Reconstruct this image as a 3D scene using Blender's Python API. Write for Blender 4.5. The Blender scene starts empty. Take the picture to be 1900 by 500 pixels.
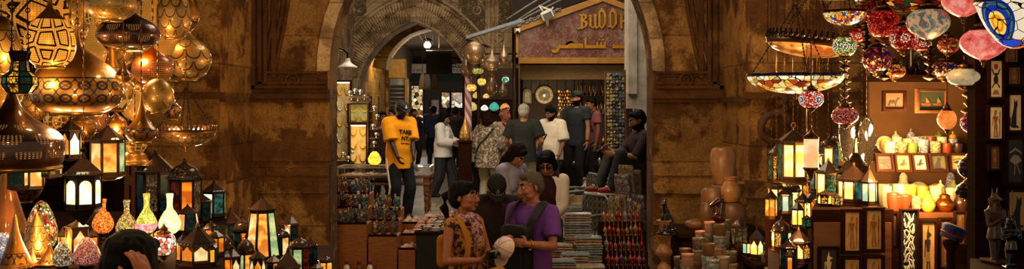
import bpy, bmesh, math, random
from mathutils import Vector, Matrix, noise
from math import pi, sin, cos, sqrt, radians as R
random.seed(7)
sc = bpy.context.scene
COL = sc.collection

# ---------------------------------------------------------------- camera
F = 1900.0; CZ = 1.8; HY = 195.0
cd = bpy.data.cameras.new('camera'); cam = bpy.data.objects.new('camera', cd); COL.objects.link(cam)
cd.sensor_width = 36; cd.lens = 36 * F / 1900; cd.shift_y = -(250 - HY) / 1900
cam.location = (0, 0, CZ); cam.rotation_euler = (pi / 2, 0, 0); cd.clip_start = .05; cd.clip_end = 300
sc.camera = cam
# ---------------------------------------------------------------- world and light
w = bpy.data.worlds.new('sky'); sc.world = w; w.use_nodes = True
w.node_tree.nodes['Background'].inputs[0].default_value = (1.0, .86, .66, 1)
w.node_tree.nodes['Background'].inputs[1].default_value = .3
sc.view_settings.view_transform = 'Standard'; sc.view_settings.look = 'None'
sc.view_settings.exposure = 0.0; sc.view_settings.gamma = 1; sc.view_settings.use_curve_mapping = False
sc.cycles.use_denoising = True
sc.cycles.max_bounces = 6; sc.cycles.diffuse_bounces = 3; sc.cycles.glossy_bounces = 3
sc.cycles.transmission_bounces = 4; sc.cycles.transparent_max_bounces = 6
sc.cycles.sample_clamp_indirect = 3; sc.cycles.caustics_reflective = False; sc.cycles.caustics_refractive = False

def bulb_light(loc, watts, rad=.04, col=(1, .58, .22)):
    l = bpy.data.lights.new('lamp_light', 'POINT'); l.energy = watts; l.shadow_soft_size = rad; l.color = col
    o = bpy.data.objects.new('lamp_light', l); o.location = loc; COL.objects.link(o); return o
def area_light(loc, rot, sx, sy, watts, col):
    l = bpy.data.lights.new('daylight_and_fill', 'AREA'); l.shape = 'RECTANGLE'; l.size = sx; l.size_y = sy; l.energy = watts; l.color = col
    o = bpy.data.objects.new('daylight_and_fill', l); o.location = loc; o.rotation_euler = rot; COL.objects.link(o); return o
def P(px, py, Y): return Vector(((px - 950) * Y / F, Y, CZ - (py - HY) * Y / F))
def S(n, Y): return n * Y / F

# hall lamps hanging over the passage behind the viewer, reflected in the brass
bulb_light((-.4, -.3, 2.42), 60, .12, (1, .60, .24))
LANTERN_LIGHTS = [
    # px, py, Y, watts
    (120, 235, 3.3, 1.4), (30, 130, 3.5, 1.2), (250, 100, 3.9, 1.5), (215, 260, 4.2, 1.6), (60, 360, 3.9, 1.0), (300, 30, 4.6, 1.5),
    (153, 350, 3.9, .8), (260, 380, 4.3, 1.5), (330, 420, 4.4, 1.5), (400, 150, 6.3, 13), (385, 330, 6.6, 7), (480, 440, 7.2, 5),
    (590, 330, 8.6, 8), (560, 60, 8.4, 9), (90, 440, 4.0, 1.1),
    (1475, 215, 5.0, 9), (1420, 120, 6.4, 10), (1540, 300, 4.6, 2.4), (1480, 420, 5.4, 4), (1400, 440, 6.0, 5), (1270, 330, 7.6, 6),
    (1650, 250, 4.9, 10), (1700, 236, 4.9, 12), (1690, 345, 4.85, 13), (1760, 340, 4.8, 8), (1630, 320, 4.9, 8), (1640, 480, 4.4, .8),
    (1600, 140, 4.6, 1.6), (1740, 110, 3.9, 1.2), (1830, 200, 3.7, .6), (1270, 60, 8.2, 10), (1560, 150, 5.0, 1.5)]
for a, b, c, wt in LANTERN_LIGHTS: bulb_light(P(a, b, c), wt * (2.8 if a < 360 else 1.9 if c > 6 else 1.3), .04)
# bazaar lamps past the arches
bulb_light(P(793, 96, 27.2), 80, .15, (1, .93, .8))
bulb_light(P(708, 100, 27), 55, .2, (1, .6, .22))
for a, b, c, wt in [(655, 175, 16.6, 10), (662, 255, 16.7, 9), (892, 175, 16.2, 10), (925, 210, 16.4, 8), (1010, 205, 20.2, 26), (985, 240, 17.4, 8), (1080, 150, 18.4, 10)]:
    bulb_light(P(a, b, c), wt, .06, (1, .72, .4))
for a, b, c, wt in [(800, 165, 34, 60), (780, 175, 38, 60), (835, 180, 38, 60)]: bulb_light(P(a, b, c), wt, .1, (1, .9, .75))
# daylight falling through the open roof of the bazaar street; the passage fill comes last
area_light((-.3, 15.2, 6.4), (R(2), 0, 0), 4.6, 8.0, 250, (1, .86, .68))
area_light((-.3, 12.6, 6.6), (R(52), 0, 0), 4.4, 3.0, 330, (1, .84, .64))
area_light((.2, 6.6, 4.3), (R(12), 0, 0), 1.6, 3.0, 60, (1, .8, .58))  # fill light added over the passage to brighten the people in front

# ---------------------------------------------------------------- node helper
def hexc(h):
    h = h.lstrip('#'); v = [int(h[i:i + 2], 16) / 255 for i in (0, 2, 4)]
    return tuple(c / 12.92 if c < .04045 else ((c + .055) / 1.055) ** 2.4 for c in v) + (1,)
class NT:
    def __init__(s, name):
        s.m = bpy.data.materials.new(name); s.m.use_nodes = True; s.t = s.m.node_tree
        s.b = s.t.nodes['Principled BSDF']
        s._c = {}
    def n(s, typ, ins=(), out=0, **kw):
        nd = s.t.nodes.new('ShaderNode' + typ)
        for k, v in kw.items(): setattr(nd, k, v)
        it = ins.items() if isinstance(ins, dict) else enumerate(ins)
        for k, v in it: s.put(nd.inputs[k], v)
        return nd.outputs[out]
    def put(s, sock, v):
        if v is None: return
        if isinstance(v, bpy.types.NodeSocket): s.t.links.new(v, sock)
        else: sock.default_value = v
    def ma(s, op, a, b=None, c=None, clamp=False): return s.n('Math', [a, b, c] if c is not None else [a, b], operation=op, use_clamp=clamp)
    def coord(s, k='Object'):
        if 'tc' not in s._c: s._c['tc'] = s.t.nodes.new('ShaderNodeTexCoord')
        return s._c['tc'].outputs[k]
    def xyz(s, v):
        nd = s.t.nodes.new('ShaderNodeSeparateXYZ'); s.put(nd.inputs[0], v); return nd.outputs[0], nd.outputs[1], nd.outputs[2]
    def comb(s, x, y, z=0.): return s.n('CombineXYZ', [x, y, z])
    def noise(s, v, scale, detail=3, rough=.55, out=0): return s.n('TexNoise', {'Vector': v, 'Scale': scale, 'Detail': detail, 'Roughness': rough}, out=out)
    def voro(s, v, scale, feature='F1', out='Distance', rnd=1.0): return s.n('TexVoronoi', {'Vector': v, 'Scale': scale, 'Randomness': rnd}, out=out, feature=feature)
    def ramp(s, fac, stops, interp='LINEAR'):
        nd = s.t.nodes.new('ShaderNodeValToRGB'); s.put(nd.inputs[0], fac); e = nd.color_ramp.elements; nd.color_ramp.interpolation = interp
        while len(e) < len(stops): e.new(.5)
        while len(e) > len(stops): e.remove(e[-1])
        for el, (p, c) in zip(e, stops): el.position = p; el.color = c if len(c) == 4 else tuple(c) + (1,)
        return nd.outputs[0]
    def mix(s, f, a, b, mode='MIX'):
        nd = s.t.nodes.new('ShaderNodeMix'); nd.data_type = 'RGBA'; nd.blend_type = mode
        s.put(nd.inputs[0], f); s.put(nd.inputs[6], a); s.put(nd.inputs[7], b); return nd.outputs[2]
    def step(s, v, thr): return s.ma('GREATER_THAN', v, thr)
    def bump(s, h, strength=.3, dist=.01):
        o = s.n('Bump', {'Height': h, 'Strength': strength, 'Distance': dist}); s.put(s.b.inputs['Normal'], o)
    def set(s, **kw):
        names = dict(col='Base Color', rough='Roughness', metal='Metallic', emis='Emission Color', es='Emission Strength', alpha='Alpha', tr='Transmission Weight', spec='Specular IOR Level', sub='Subsurface Weight', coat='Coat Weight')
        for k, v in kw.items(): s.put(s.b.inputs[names[k]], v)
        return s
MATS = {}
def cached(fn):
    def g(*a, **k):
        key = (fn.__name__,) + tuple(map(str, a)) + tuple(sorted((x, str(y)) for x, y in k.items()))
        if key not in MATS: MATS[key] = fn(*a, **k)
        return MATS[key]
    return g
@cached
def plain(name, hx, rough=.6, metal=0., var=.25, scale=12., bump=.1, es=0.):
    n = NT(name); c = hexc(hx); f = n.noise(n.coord(), scale, 4)
    dk = tuple(x * (1 - var) for x in c[:3]) + (1,); lt = tuple(min(1, x * (1 + var)) for x in c[:3]) + (1,)
    col = n.ramp(f, [(.3, dk), (.7, lt)])
    n.set(col=col, rough=rough, metal=metal)
    if bump: n.bump(f, bump, .005)
    if es: n.set(emis=col, es=es)
    return n.m
@cached
def stone(name, dark, mid, light, bw=.9, bh=.42, patch=.5, joint=.02, bumpd=.02):
    """ashlar with worn plaster patches"""
    n = NT(name); v = n.coord(); x, y, z = n.xyz(v)
    u = n.ma('ADD', x, y); uv = n.comb(u, z)
    big = n.noise(v, 1.3, 5, .6); med = n.noise(v, 5, 6, .65); fine = n.noise(v, 40, 4, .7)
    pm = n.ramp(n.ma('ADD', n.ma('MULTIPLY', big, .8), n.ma('MULTIPLY', med, .2)), [(patch - .02, (0, 0, 0)), (patch + .025, (1, 1, 1))])
    base = n.ramp(med, [(.3, hexc(dark)), (.62, hexc(mid))])
    lt = n.ramp(med, [(.3, hexc(mid)), (.6, hexc(light))])
    c = n.mix(pm, base, lt)
    br = n.t.nodes.new('ShaderNodeTexBrick'); n.put(br.inputs['Vector'], uv); br.inputs['Scale'].default_value = 1
    br.inputs['Brick Width'].default_value = bw; br.inputs['Row Height'].default_value = bh; br.inputs['Mortar Size'].default_value = joint * .4; br.inputs['Mortar Smooth'].default_value = .6
    br.inputs['Color1'].default_value = (.72, .72, .72, 1); br.inputs['Color2'].default_value = (1, 1, 1, 1); br.inputs['Mortar'].default_value = (.55, .5, .45, 1)
    c = n.mix(1.0, c, br.outputs[0], 'MULTIPLY')
    c = n.mix(n.ma('MULTIPLY', n.ramp(fine, [(.35, (1, 1, 1)), (.55, (0, 0, 0))]), .35), c, hexc(dark))
    pits = n.ramp(n.voro(v, 9, out='Distance'), [(.0, (1, 1, 1)), (.12, (0, 0, 0))])
    c = n.mix(n.ma('MULTIPLY', pits, .5), c, hexc(dark))
    n.set(col=c, rough=.92, spec=.2)
    h = n.ma('ADD', n.ma('MULTIPLY', med, 1.0), n.ma('MULTIPLY', fine, .4)); h = n.ma('ADD', h, n.ma('MULTIPLY', pm, .5))
    h = n.ma('SUBTRACT', h, n.ma('MULTIPLY', br.outputs[1], .5)); n.bump(h, .8, bumpd)
    return n.m
@cached
def carved(name, dark, light, scale=9):
    n = NT(name); v = n.coord(); wv = n.noise(v, 3, 2, out=1)
    vv = n.n('VectorMath', [v, n.n('VectorMath', [wv, (.25, .25, .25)], operation='MULTIPLY')], operation='ADD')
    d = n.voro(vv, scale, 'DISTANCE_TO_EDGE'); f = n.noise(v, 6, 5); rg = n.ma('SINE', n.ma('MULTIPLY', d, 30))
    c = n.mix(n.ramp(rg, [(.2, (1, 1, 1)), (.6, (0, 0, 0))]), n.ramp(f, [(.3, hexc(dark)), (.65, hexc(light))]), hexc(dark))
    n.set(col=c, rough=.9); n.bump(rg, .9, .03); return n.m
@cached
def wood(name, hx, rough=.5, scale=1., gloss=.4):
    n = NT(name); x, y, z = n.xyz(n.coord()); v = n.comb(n.ma('MULTIPLY', x, 3), n.ma('MULTIPLY', y, 3), n.ma('MULTIPLY', z, 22 * scale))
    f = n.noise(v, 3, 5, .6); c = hexc(hx)
    n.set(col=n.ramp(f, [(.3, tuple(k * .5 for k in c[:3])), (.7, c)]), rough=rough, spec=gloss); n.bump(f, .25, .004); return n.m

def uvn(n): return n.xyz(n.coord('UV'))
@cached
def brass(name, hx='#c58a3c', pat='scales', nu=10, nv=4, v0=.35, v1=.95, rough=.22, glow=0., dark='#1a0d05', gc='#ffb347'):
    """polished pierced metal; holes seen dark, or lit from the bulb inside"""
    n = NT(name); u, v, _ = uvn(n); V = n.ma('MULTIPLY', v, nv * 1.0); U = n.ma('MULTIPLY', u, nu * 1.0)
    if pat == 'scales':
        row = n.ma('FLOOR', V); off = n.ma('MULTIPLY', n.ma('MODULO', row, 2), .5)
        du = n.ma('SUBTRACT', n.ma('FRACT', n.ma('ADD', U, off)), .5); dv = n.ma('FRACT', V)
        d = n.ma('SQRT', n.ma('ADD', n.ma('MULTIPLY', du, du), n.ma('MULTIPLY', n.ma('MULTIPLY', dv, dv), .35)))
        ring = n.ma('LESS_THAN', n.ma('ABSOLUTE', n.ma('SUBTRACT', d, .46)), .035)
        dots = n.ma('MULTIPLY', n.ma('LESS_THAN', n.voro(n.comb(U, V), 9, rnd=0.), .3), n.ma('LESS_THAN', d, .38))
        h = n.ma('MAXIMUM', ring, dots)
    elif pat == 'lattice':
        a = n.ma('ABSOLUTE', n.ma('SINE', n.ma('ADD', n.ma('MULTIPLY', U, pi), n.ma('MULTIPLY', n.ma('SINE', n.ma('MULTIPLY', V, pi)), 1.5))))
        b = n.ma('ABSOLUTE', n.ma('SINE', n.ma('SUBTRACT', n.ma('MULTIPLY', U, pi), n.ma('MULTIPLY', n.ma('SINE', n.ma('MULTIPLY', V, pi)), 1.5))))
        c = n.ma('ABSOLUTE', n.ma('SUBTRACT', n.voro(n.comb(U, V), 1, rnd=0.), .3))
        h = n.ma('LESS_THAN', n.ma('MINIMUM', n.ma('MINIMUM', a, b), n.ma('MULTIPLY', c, 2.)), .15)
    elif pat == 'hex':
        d = n.voro(n.comb(U, n.ma('MULTIPLY', V, 1.)), 1, 'DISTANCE_TO_EDGE', rnd=.55); h = n.ma('LESS_THAN', d, .09)
    elif pat == 'dots':
        h = n.ma('LESS_THAN', n.voro(n.comb(U, V), 3, rnd=0.), .3)
    else:
        w_ = n.voro(n.comb(U, V), 1.2, 'DISTANCE_TO_EDGE'); h = n.ma('LESS_THAN', n.ma('ABSOLUTE', n.ma('SINE', n.ma('MULTIPLY', w_, 14))), .35)
    if pat == 'none': h = 0.
    else:
        band = n.ma('MULTIPLY', n.step(v, v0), n.ma('LESS_THAN', v, v1)); h = n.ma('MULTIPLY', h, band)
        e0 = n.ma('LESS_THAN', n.ma('ABSOLUTE', n.ma('SUBTRACT', v, v0)), .008); h = n.ma('MAXIMUM', h, e0)
    ob = n.coord(); f = n.noise(ob, 14, 5, .6); tar = n.noise(ob, 60, 3)
    c = hexc(hx); mc = n.ramp(f, [(.25, tuple(k * .45 for k in c[:3])), (.65, c)])
    n.set(col=n.mix(h, mc, hexc(dark)), metal=n.ma('SUBTRACT', 1., n.ma('MULTIPLY', h, .9)) if pat != 'none' else 1., rough=n.ma('ADD', rough + .18, n.ma('MULTIPLY', f, .2)), coat=1.)
    n.b.inputs['Coat Roughness'].default_value = .06
    n.bump(n.ma('ADD', n.ma('MULTIPLY', tar, .3), n.ma('MULTIPLY', h, -1.)), .35, .002)
    if glow: n.set(emis=hexc(gc), es=n.ma('MULTIPLY', dots if pat == 'scales' else h, n.ma('MULTIPLY', band, glow)))
    return n.m
def brass_amber(name, pat, nu, nv, glow):
    """engraved amber shell lit from within, the engraving stays dark"""
    n = NT(name); u, v, _ = uvn(n); U = n.ma('MULTIPLY', u, nu * 1.); V = n.ma('MULTIPLY', v, nv * 1.)
    d = n.voro(n.comb(U, V), 1, 'DISTANCE_TO_EDGE', rnd=.35 if pat == 'hex' else 1.)
    ln = n.ma('LESS_THAN', n.ma('ABSOLUTE', n.ma('SUBTRACT', d, .13)), .045)
    dots = n.ma('LESS_THAN', n.voro(n.comb(U, V), 8, rnd=0.), .25)
    band = n.step(v, .40)
    f = n.noise(n.coord(), 12, 3)
    c = n.mix(n.ma('MULTIPLY', ln, band), n.ramp(f, [(.3, hexc('#a8620f')), (.7, hexc('#e6a032'))]), hexc('#2a1204'))
    n.set(col=c, metal=.75, rough=.3, emis=n.mix(dots, hexc('#c9761a'), hexc('#ffc860')), es=n.ma('MULTIPLY', n.ma('MULTIPLY', n.ma('SUBTRACT', 1., ln), band), glow)); return n.m
@cached
def glass(hx, es=1.5, hx2=None, scale=18., seeds=0, pattern=False):
    n = NT('lit_glass'); v = n.coord(); c = hexc(hx); c2 = hexc(hx2) if hx2 else tuple(k * .55 for k in c[:3]) + (1,)
    d = n.noise(v, scale, 3, .5)
    x, y, z = n.xyz(v); wv = n.ma('SINE', n.ma('ADD', n.ma('MULTIPLY', z, 60), n.ma('MULTIPLY', d, 18)))
    col = n.ramp(n.ma('ADD', n.ma('MULTIPLY', d, .7), n.ma('MULTIPLY', wv, .15)), [(.22, c2), (.55, c)])
    if pattern:
        dk = n.ma('LESS_THAN', n.voro(v, 90, 'DISTANCE_TO_EDGE'), .1); col = n.mix(dk, col, (.02, .01, .005, 1))
    n.set(col=n.mix(.65, col, (0, 0, 0, 1)), rough=.2, emis=col, es=es, spec=.3); return n.m
@cached
def mosaic(name, cols, scale=70., es=1.2, grout=.06, band=None, gc='#140806'):
    n = NT(name); v = n.coord()
    cell = n.xyz(n.voro(v, scale, out='Color'))[0]; edge = n.voro(v, scale, 'DISTANCE_TO_EDGE')
    k = len(cols); col = n.ramp(cell, [(i / k, hexc(c)) for i, c in enumerate(cols)], 'CONSTANT')
    if band:
        u_, v_, _ = uvn(n); cell2 = n.xyz(n.voro(v, scale, out='Color'))[1]
        b2 = n.ramp(cell2, [(i / len(band[2]), hexc(c)) for i, c in enumerate(band[2])], 'CONSTANT')
        m = n.ma('MULTIPLY', n.step(v_, band[0]), n.ma('LESS_THAN', v_, band[1])); col = n.mix(m, col, b2)
    g = n.ma('LESS_THAN', edge, grout); f = n.ma('ADD', .55, n.ma('MULTIPLY', n.xyz(n.voro(v, scale, out='Color'))[2], .9))
    n.set(col=n.mix(.6, n.mix(g, col, hexc(gc)), (0, 0, 0, 1)), rough=.2, spec=.3, emis=col, es=n.ma('MULTIPLY', n.ma('MULTIPLY', n.ma('SUBTRACT', 1., g), f), es))
    n.bump(n.ma('MULTIPLY', g, -1.), .5, .002); return n.m
@cached
def rosette(name, cols, bg, nu=5, es=1.0, vc=.5, asp=2.2):
    """mosaic glass with round flowers of rings and petals"""
    n = NT(name); u, v, _ = uvn(n)
    du = n.ma('SUBTRACT', n.ma('FRACT', n.ma('ADD', n.ma('MULTIPLY', u, nu * 1.), .25)), .5); dv = n.ma('MULTIPLY', n.ma('SUBTRACT', v, vc), asp)
    d = n.ma('SQRT', n.ma('ADD', n.ma('MULTIPLY', du, du), n.ma('MULTIPLY', dv, dv))); a = n.ma('ARCTAN2', dv, du)
    dd = n.ma('MULTIPLY', d, n.ma('ADD', 1., n.ma('MULTIPLY', n.ma('COSINE', n.ma('MULTIPLY', a, 8.)), .16)))
    ob = n.coord(); cell = n.xyz(n.voro(ob, 110, out='Color'))[0]; edge = n.voro(ob, 110, 'DISTANCE_TO_EDGE')
    k = len(cols); ring = n.ramp(n.ma('DIVIDE', dd, .5), [(i / (k + .6), hexc(c)) for i, c in enumerate(cols)], 'CONSTANT')
    bgc = n.ramp(cell, [(i / len(bg), hexc(c)) for i, c in enumerate(bg)], 'CONSTANT')
    col = n.mix(n.ma('LESS_THAN', dd, .42), bgc, ring)
    g = n.ma('LESS_THAN', edge, .07)
    n.set(col=n.mix(.6, n.mix(g, col, hexc('#180604')), (0, 0, 0, 1)), rough=.2, spec=.3, emis=col, es=n.ma('MULTIPLY', n.ma('SUBTRACT', 1., g), es)); return n.m
@cached
def marbled(name, cols, es=1., scale=22.):
    n = NT(name); v = n.coord(); f = n.noise(v, scale, 4, .6); k = len(cols)
    col = n.ramp(f, [(.3 + .4 * i / (k - 1), hexc(c)) for i, c in enumerate(cols)])
    cr = n.ma('MULTIPLY', n.ma('LESS_THAN', n.voro(v, scale * 5, 'DISTANCE_TO_EDGE'), .05), .4)
    n.set(col=n.mix(.65, col, (0, 0, 0, 1)), rough=.25, spec=.3, emis=col, es=n.ma('MULTIPLY', n.ma('SUBTRACT', 1., n.ma('MULTIPLY', cr, .6)), es)); return n.m
@cached
def fabric(name, cols, scale=30., mode='plain', rough=.85):
    n = NT(name); v = n.coord(); f = n.noise(v, 4, 3); fine = n.noise(v, 250, 2)
    if mode == 'floral':
        a = n.noise(v, scale, 4, .6); col = n.ramp(a, [(.4, hexc(cols[0])), (.48, hexc(cols[1])), (.56, hexc(cols[2])), (.62, hexc(cols[0]))])
    elif mode == 'stripe':
        x, y, z = n.xyz(v); col = n.mix(n.ma('LESS_THAN', n.ma('FRACT', n.ma('MULTIPLY', x, scale)), .25), hexc(cols[0]), hexc(cols[1]))
    else:
        c = hexc(cols[0]); col = n.ramp(f, [(.3, tuple(k * .8 for k in c[:3])), (.7, c)])
    n.set(col=col, rough=rough, spec=.25); n.bump(n.ma('ADD', fine, n.ma('MULTIPLY', n.noise(v, 25, 3), 2.)), .25, .004); return n.m
@cached
def skin(hx):
    n = NT('skin'); v = n.coord(); c = hexc(hx); f = n.noise(v, 14, 3)
    n.set(col=n.ramp(f, [(.3, tuple(a * b for a, b in zip(c[:3], (.82, .74, .7)))), (.7, c)]), rough=.5, spec=.35); n.bump(n.noise(v, 120, 2), .08, .002); return n.m
@cached
def hairmat(name, hx):
    n = NT(name); x, y, z = n.xyz(n.coord()); f = n.noise(n.comb(n.ma('MULTIPLY', x, 260), n.ma('MULTIPLY', y, 260), n.ma('MULTIPLY', z, 22)), 1, 3, .6); c = hexc(hx)
    n.set(col=n.ramp(f, [(.35, tuple(k * .4 for k in c[:3])), (.65, tuple(k * 1.5 for k in c[:3]))]), rough=.6, spec=.08); n.bump(f, .7, .003); return n.m
# common materials
IRON = plain('dark_iron', '#2b1c12', .4, .8); BRONZE = plain('aged_bronze', '#6d4a26', .35, .9); GOLDM = plain('gold_metal', '#b5822f', .3, .9)
BLACK = plain('black_cloth', '#0c0b0b', .8); DWOOD = wood('dark_wood', '#28130a', .9, 1., .03); MWOOD = wood('brown_wood', '#6a3d1b'); OWOOD = wood('orange_plywood', '#9b5c28')
HAIRB = hairmat('black_hair', '#0a0706'); HAIRD = hairmat('dark_brown_hair', '#1c0e08'); HAIRG = hairmat('grey_hair', '#8f8a82'); HAIRM = hairmat('greying_hair', '#4a423b')
WHITE = plain('white_paint', '#d8d2c6', .5); BULB = glass('#fff3d0', 14, '#ffe9b0')

# ---------------------------------------------------------------- mesh builder
class MB:
    def __init__(s):
        s.bm = bmesh.new(); s.uv = s.bm.loops.layers.uv.new('UVMap'); s.mi = 0
    def face(s, vs, smooth=False, uvs=None):
        try: f = s.bm.faces.new(vs)
        except ValueError: return None
        f.material_index = s.mi; f.smooth = smooth
        if uvs:
            for l, q in zip(f.loops, uvs): l[s.uv].uv = q
        return f
    def box(s, c, d, rot=None):
        c = Vector(c); hx, hy, hz = d[0] / 2, d[1] / 2, d[2] / 2; m = rot or Matrix.Identity(3)
        v = [s.bm.verts.new(c + m @ Vector((x * hx, y * hy, z * hz))) for x in (-1, 1) for y in (-1, 1) for z in (-1, 1)]
        for q in ((0, 1, 3, 2), (4, 6, 7, 5), (0, 4, 5, 1), (2, 3, 7, 6), (0, 2, 6, 4), (1, 5, 7, 3)): s.face([v[i] for i in q])
        return s
    def bx(s, x0, x1, y0, y1, z0, z1): return s.box(((x0 + x1) / 2, (y0 + y1) / 2, (z0 + z1) / 2), (abs(x1 - x0), abs(y1 - y0), abs(z1 - z0)))
    def rings(s, rr, smooth=True, cap=True, close=False):
        vv = [[s.bm.verts.new(p) for p in r] for r in rr]; n = len(vv[0]); m = len(vv)
        L = [0.]
        for a, b in zip(rr, rr[1:]): L.append(L[-1] + (Vector(a[0]) - Vector(b[0])).length)
        L = [x / max(L[-1], 1e-9) for x in L] + [1.]
        for j in range(m - 1 + (1 if close else 0)):
            a, b = vv[j], vv[(j + 1) % m]
            for i in range(n):
                k = (i + 1) % n
                s.face([a[i], b[i], b[k], a[k]], smooth, [(i / n, L[j]), (i / n, L[j + 1]), ((i + 1) / n, L[j + 1]), ((i + 1) / n, L[j])])
        if cap and not close: s.face(vv[0]); s.face(list(reversed(vv[-1])))
        return s
    def lathe(s, prof, n=28, c=(0, 0, 0), smooth=True, cap=True, rot=None, ph=0., sy=1.):
        c = Vector(c); m = rot or Matrix.Identity(3)
        return s.rings([[c + m @ Vector((max(r, .0004) * cos(ph + 2 * pi * i / n), sy * max(r, .0004) * sin(ph + 2 * pi * i / n), z)) for i in range(n)] for r, z in prof], smooth, cap)
    def cyl(s, a, b, r0, r1=None, n=10, smooth=True, cap=True):
        a, b = Vector(a), Vector(b); r1 = r0 if r1 is None else r1; d = b - a
        if d.length < 1e-6: return s
        q = d.to_track_quat('Z', 'Y').to_matrix()
        return s.rings([[p + q @ Vector((r * cos(2 * pi * i / n), r * sin(2 * pi * i / n), 0)) for i in range(n)] for p, r in ((a, r0), (b, r1))], smooth, cap)
    def ell(s, c, r, rot=None, n=12, m=7):
        r = (r, r, r) if not hasattr(r, '__len__') else r; c = Vector(c); mt = rot or Matrix.Identity(3)
        pr = []
        for j in range(m + 1):
            t = pi * j / m; rr = max(sin(t), .02); pr.append([c + mt @ Vector((r[0] * rr * cos(2 * pi * i / n), r[1] * rr * sin(2 * pi * i / n), r[2] * cos(t))) for i in range(n)])
        return s.rings(pr)
    def tube(s, pts, r, n=6, cap=True, close=False):
        pts = [Vector(p) for p in pts]; rr = []
        for i, p in enumerate(pts):
            a = pts[i - 1] if (i or close) else p; b = pts[(i + 1) % len(pts)] if (i < len(pts) - 1 or close) else p
            q = (b - a).to_track_quat('Z', 'Y').to_matrix(); k = r[i] if hasattr(r, '__len__') else r
            rr.append([p + q @ Vector((k * cos(2 * pi * t / n), k * sin(2 * pi * t / n), 0)) for t in range(n)])
        return s.rings(rr, True, cap, close)
    def torus(s, c, R_, r, n=24, k=6, rot=None):
        m = rot or Matrix.Identity(3); c = Vector(c); rr = []
        for i in range(n):
            a = 2 * pi * i / n; rr.append([c + m @ Vector(((R_ + r * cos(2 * pi * t / k)) * cos(a), (R_ + r * cos(2 * pi * t / k)) * sin(a), r * sin(2 * pi * t / k))) for t in range(k)])
        return s.rings(rr, True, False, True)
    def prism(s, pts, y0, y1, m=None, c=(0, 0, 0)):
        """polygon in XZ, extruded y0..y1"""
        m = m or Matrix.Identity(3); c = Vector(c)
        a = [s.bm.verts.new(c + m @ Vector((x, y0, z))) for x, z in pts]; b = [s.bm.verts.new(c + m @ Vector((x, y1, z))) for x, z in pts]; n = len(pts)
        s.face(a); s.face(list(reversed(b)))
        for i in range(n): s.face([a[i], b[i], b[(i + 1) % n], a[(i + 1) % n]])
        return s
    def ribbon(s, pts, w, t, nrm):
        """flat strap along pts; nrm(p) gives outward direction"""
        pts = [Vector(p) for p in pts]; rr = []
        for i, p in enumerate(pts):
            a = pts[max(i - 1, 0)]; b = pts[min(i + 1, len(pts) - 1)]; d = (b - a).normalized(); o = Vector(nrm(p)).normalized(); sd = d.cross(o).normalized(); o = sd.cross(d)
            rr.append([p + sd * w / 2 + o * t / 2, p - sd * w / 2 + o * t / 2, p - sd * w / 2 - o * t / 2, p + sd * w / 2 - o * t / 2])
        return s.rings(rr, False)
    def mesh(s, name, mats=()):
        bmesh.ops.recalc_face_normals(s.bm, faces=s.bm.faces)
        me = bpy.data.meshes.new(name); s.bm.to_mesh(me); s.bm.free()
        for m in (mats if isinstance(mats, (list, tuple)) else [mats]): me.materials.append(m)
        return me
    def build(s, name, mats, parent=None, loc=None, rotz=None):
        o = bpy.data.objects.new(name, s.mesh(name, mats)); COL.objects.link(o)
        if parent: o.parent = parent
        if loc is not None: o.location = loc
        if rotz: o.rotation_euler = (0, 0, rotz)
        return o
def smoothp(p, k=4):
    out = []
    for i in range(len(p) - 1):
        p0, p1, p2, p3 = p[max(i - 1, 0)], p[i], p[i + 1], p[min(i + 2, len(p) - 1)]
        for j in range(k):
            t = j / k; out.append(tuple(.5 * (2 * p1[q] + (p2[q] - p0[q]) * t + (2 * p0[q] - 5 * p1[q] + 4 * p2[q] - p3[q]) * t * t + (3 * p1[q] - p0[q] - 3 * p2[q] + p3[q]) * t ** 3) for q in range(len(p1))))
    out.append(tuple(p[-1])); return out
def tag(o, label, cat, group=None, kind=None):
    o['label'] = label; o['category'] = cat
    if group: o['group'] = group
    if kind: o['kind'] = kind
    return o
def thing(name, label, cat, loc=(0, 0, 0), rotz=0, group=None):
    o = bpy.data.objects.new(name, None); COL.objects.link(o); o.location = loc; o.rotation_euler = (0, 0, rotz); o.empty_display_size = .1
    return tag(o, label, cat, group)
def struct(name, mb, mat, parent=None):
    o = mb.build(name, mat, parent)
    if not parent: o['kind'] = 'structure'
    return o
def dup(o, loc=None, rotz=None, label=None, group=None, scale=None, parent=None, rot=None):
    c = o.copy(); COL.objects.link(c)
    if parent: c.parent = parent
    for ch in list(o.children): dup(ch, parent=c)
    if loc is not None: c.location = loc
    if rotz is not None: c.rotation_euler = (0, 0, rotz)
    if rot is not None: c.rotation_euler = rot
    if scale is not None: c.scale = (scale, scale, scale) if not hasattr(scale, '__len__') else scale
    if label: c['label'] = label
    if group: c['group'] = group
    return c
def bevel(o, wd, seg=2):
    m = o.modifiers.new('bevel', 'BEVEL'); m.width = wd; m.segments = seg; m.limit_method = 'ANGLE'; return o
def Rx(a): return Matrix.Rotation(a, 3, 'X')
def Ry(a): return Matrix.Rotation(a, 3, 'Y')
def Rz(a): return Matrix.Rotation(a, 3, 'Z')

SURF = [1.18, .73]
def snap(p):
    z = min(SURF, key=lambda q: abs(q - p.z))
    if abs(p.z - z) < .08: p.z = z + .001
    return p

# keep hanging things clear of one another: nudge the distance from the viewer until nothing touches
REG = []
def clear_Y(px, Y, shape, snapz=False):
    """shape(Y) -> [(zlo, zhi, r)]"""
    for k in range(60):
        y = Y + .03 * ((k + 1) // 2) * (1 if k % 2 else -1); x = (px - 950) * y / F; sg = shape(y)
        if all(math.hypot(x - a, y - b) > r + r2 + .004 or zl >= h2 or l2 >= zh for a, b, segs in REG for l2, h2, r2 in segs for zl, zh, r in sg if True): break
    else: y = Y
    REG.append(((px - 950) * y / F, y, shape(y))); return y
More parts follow.
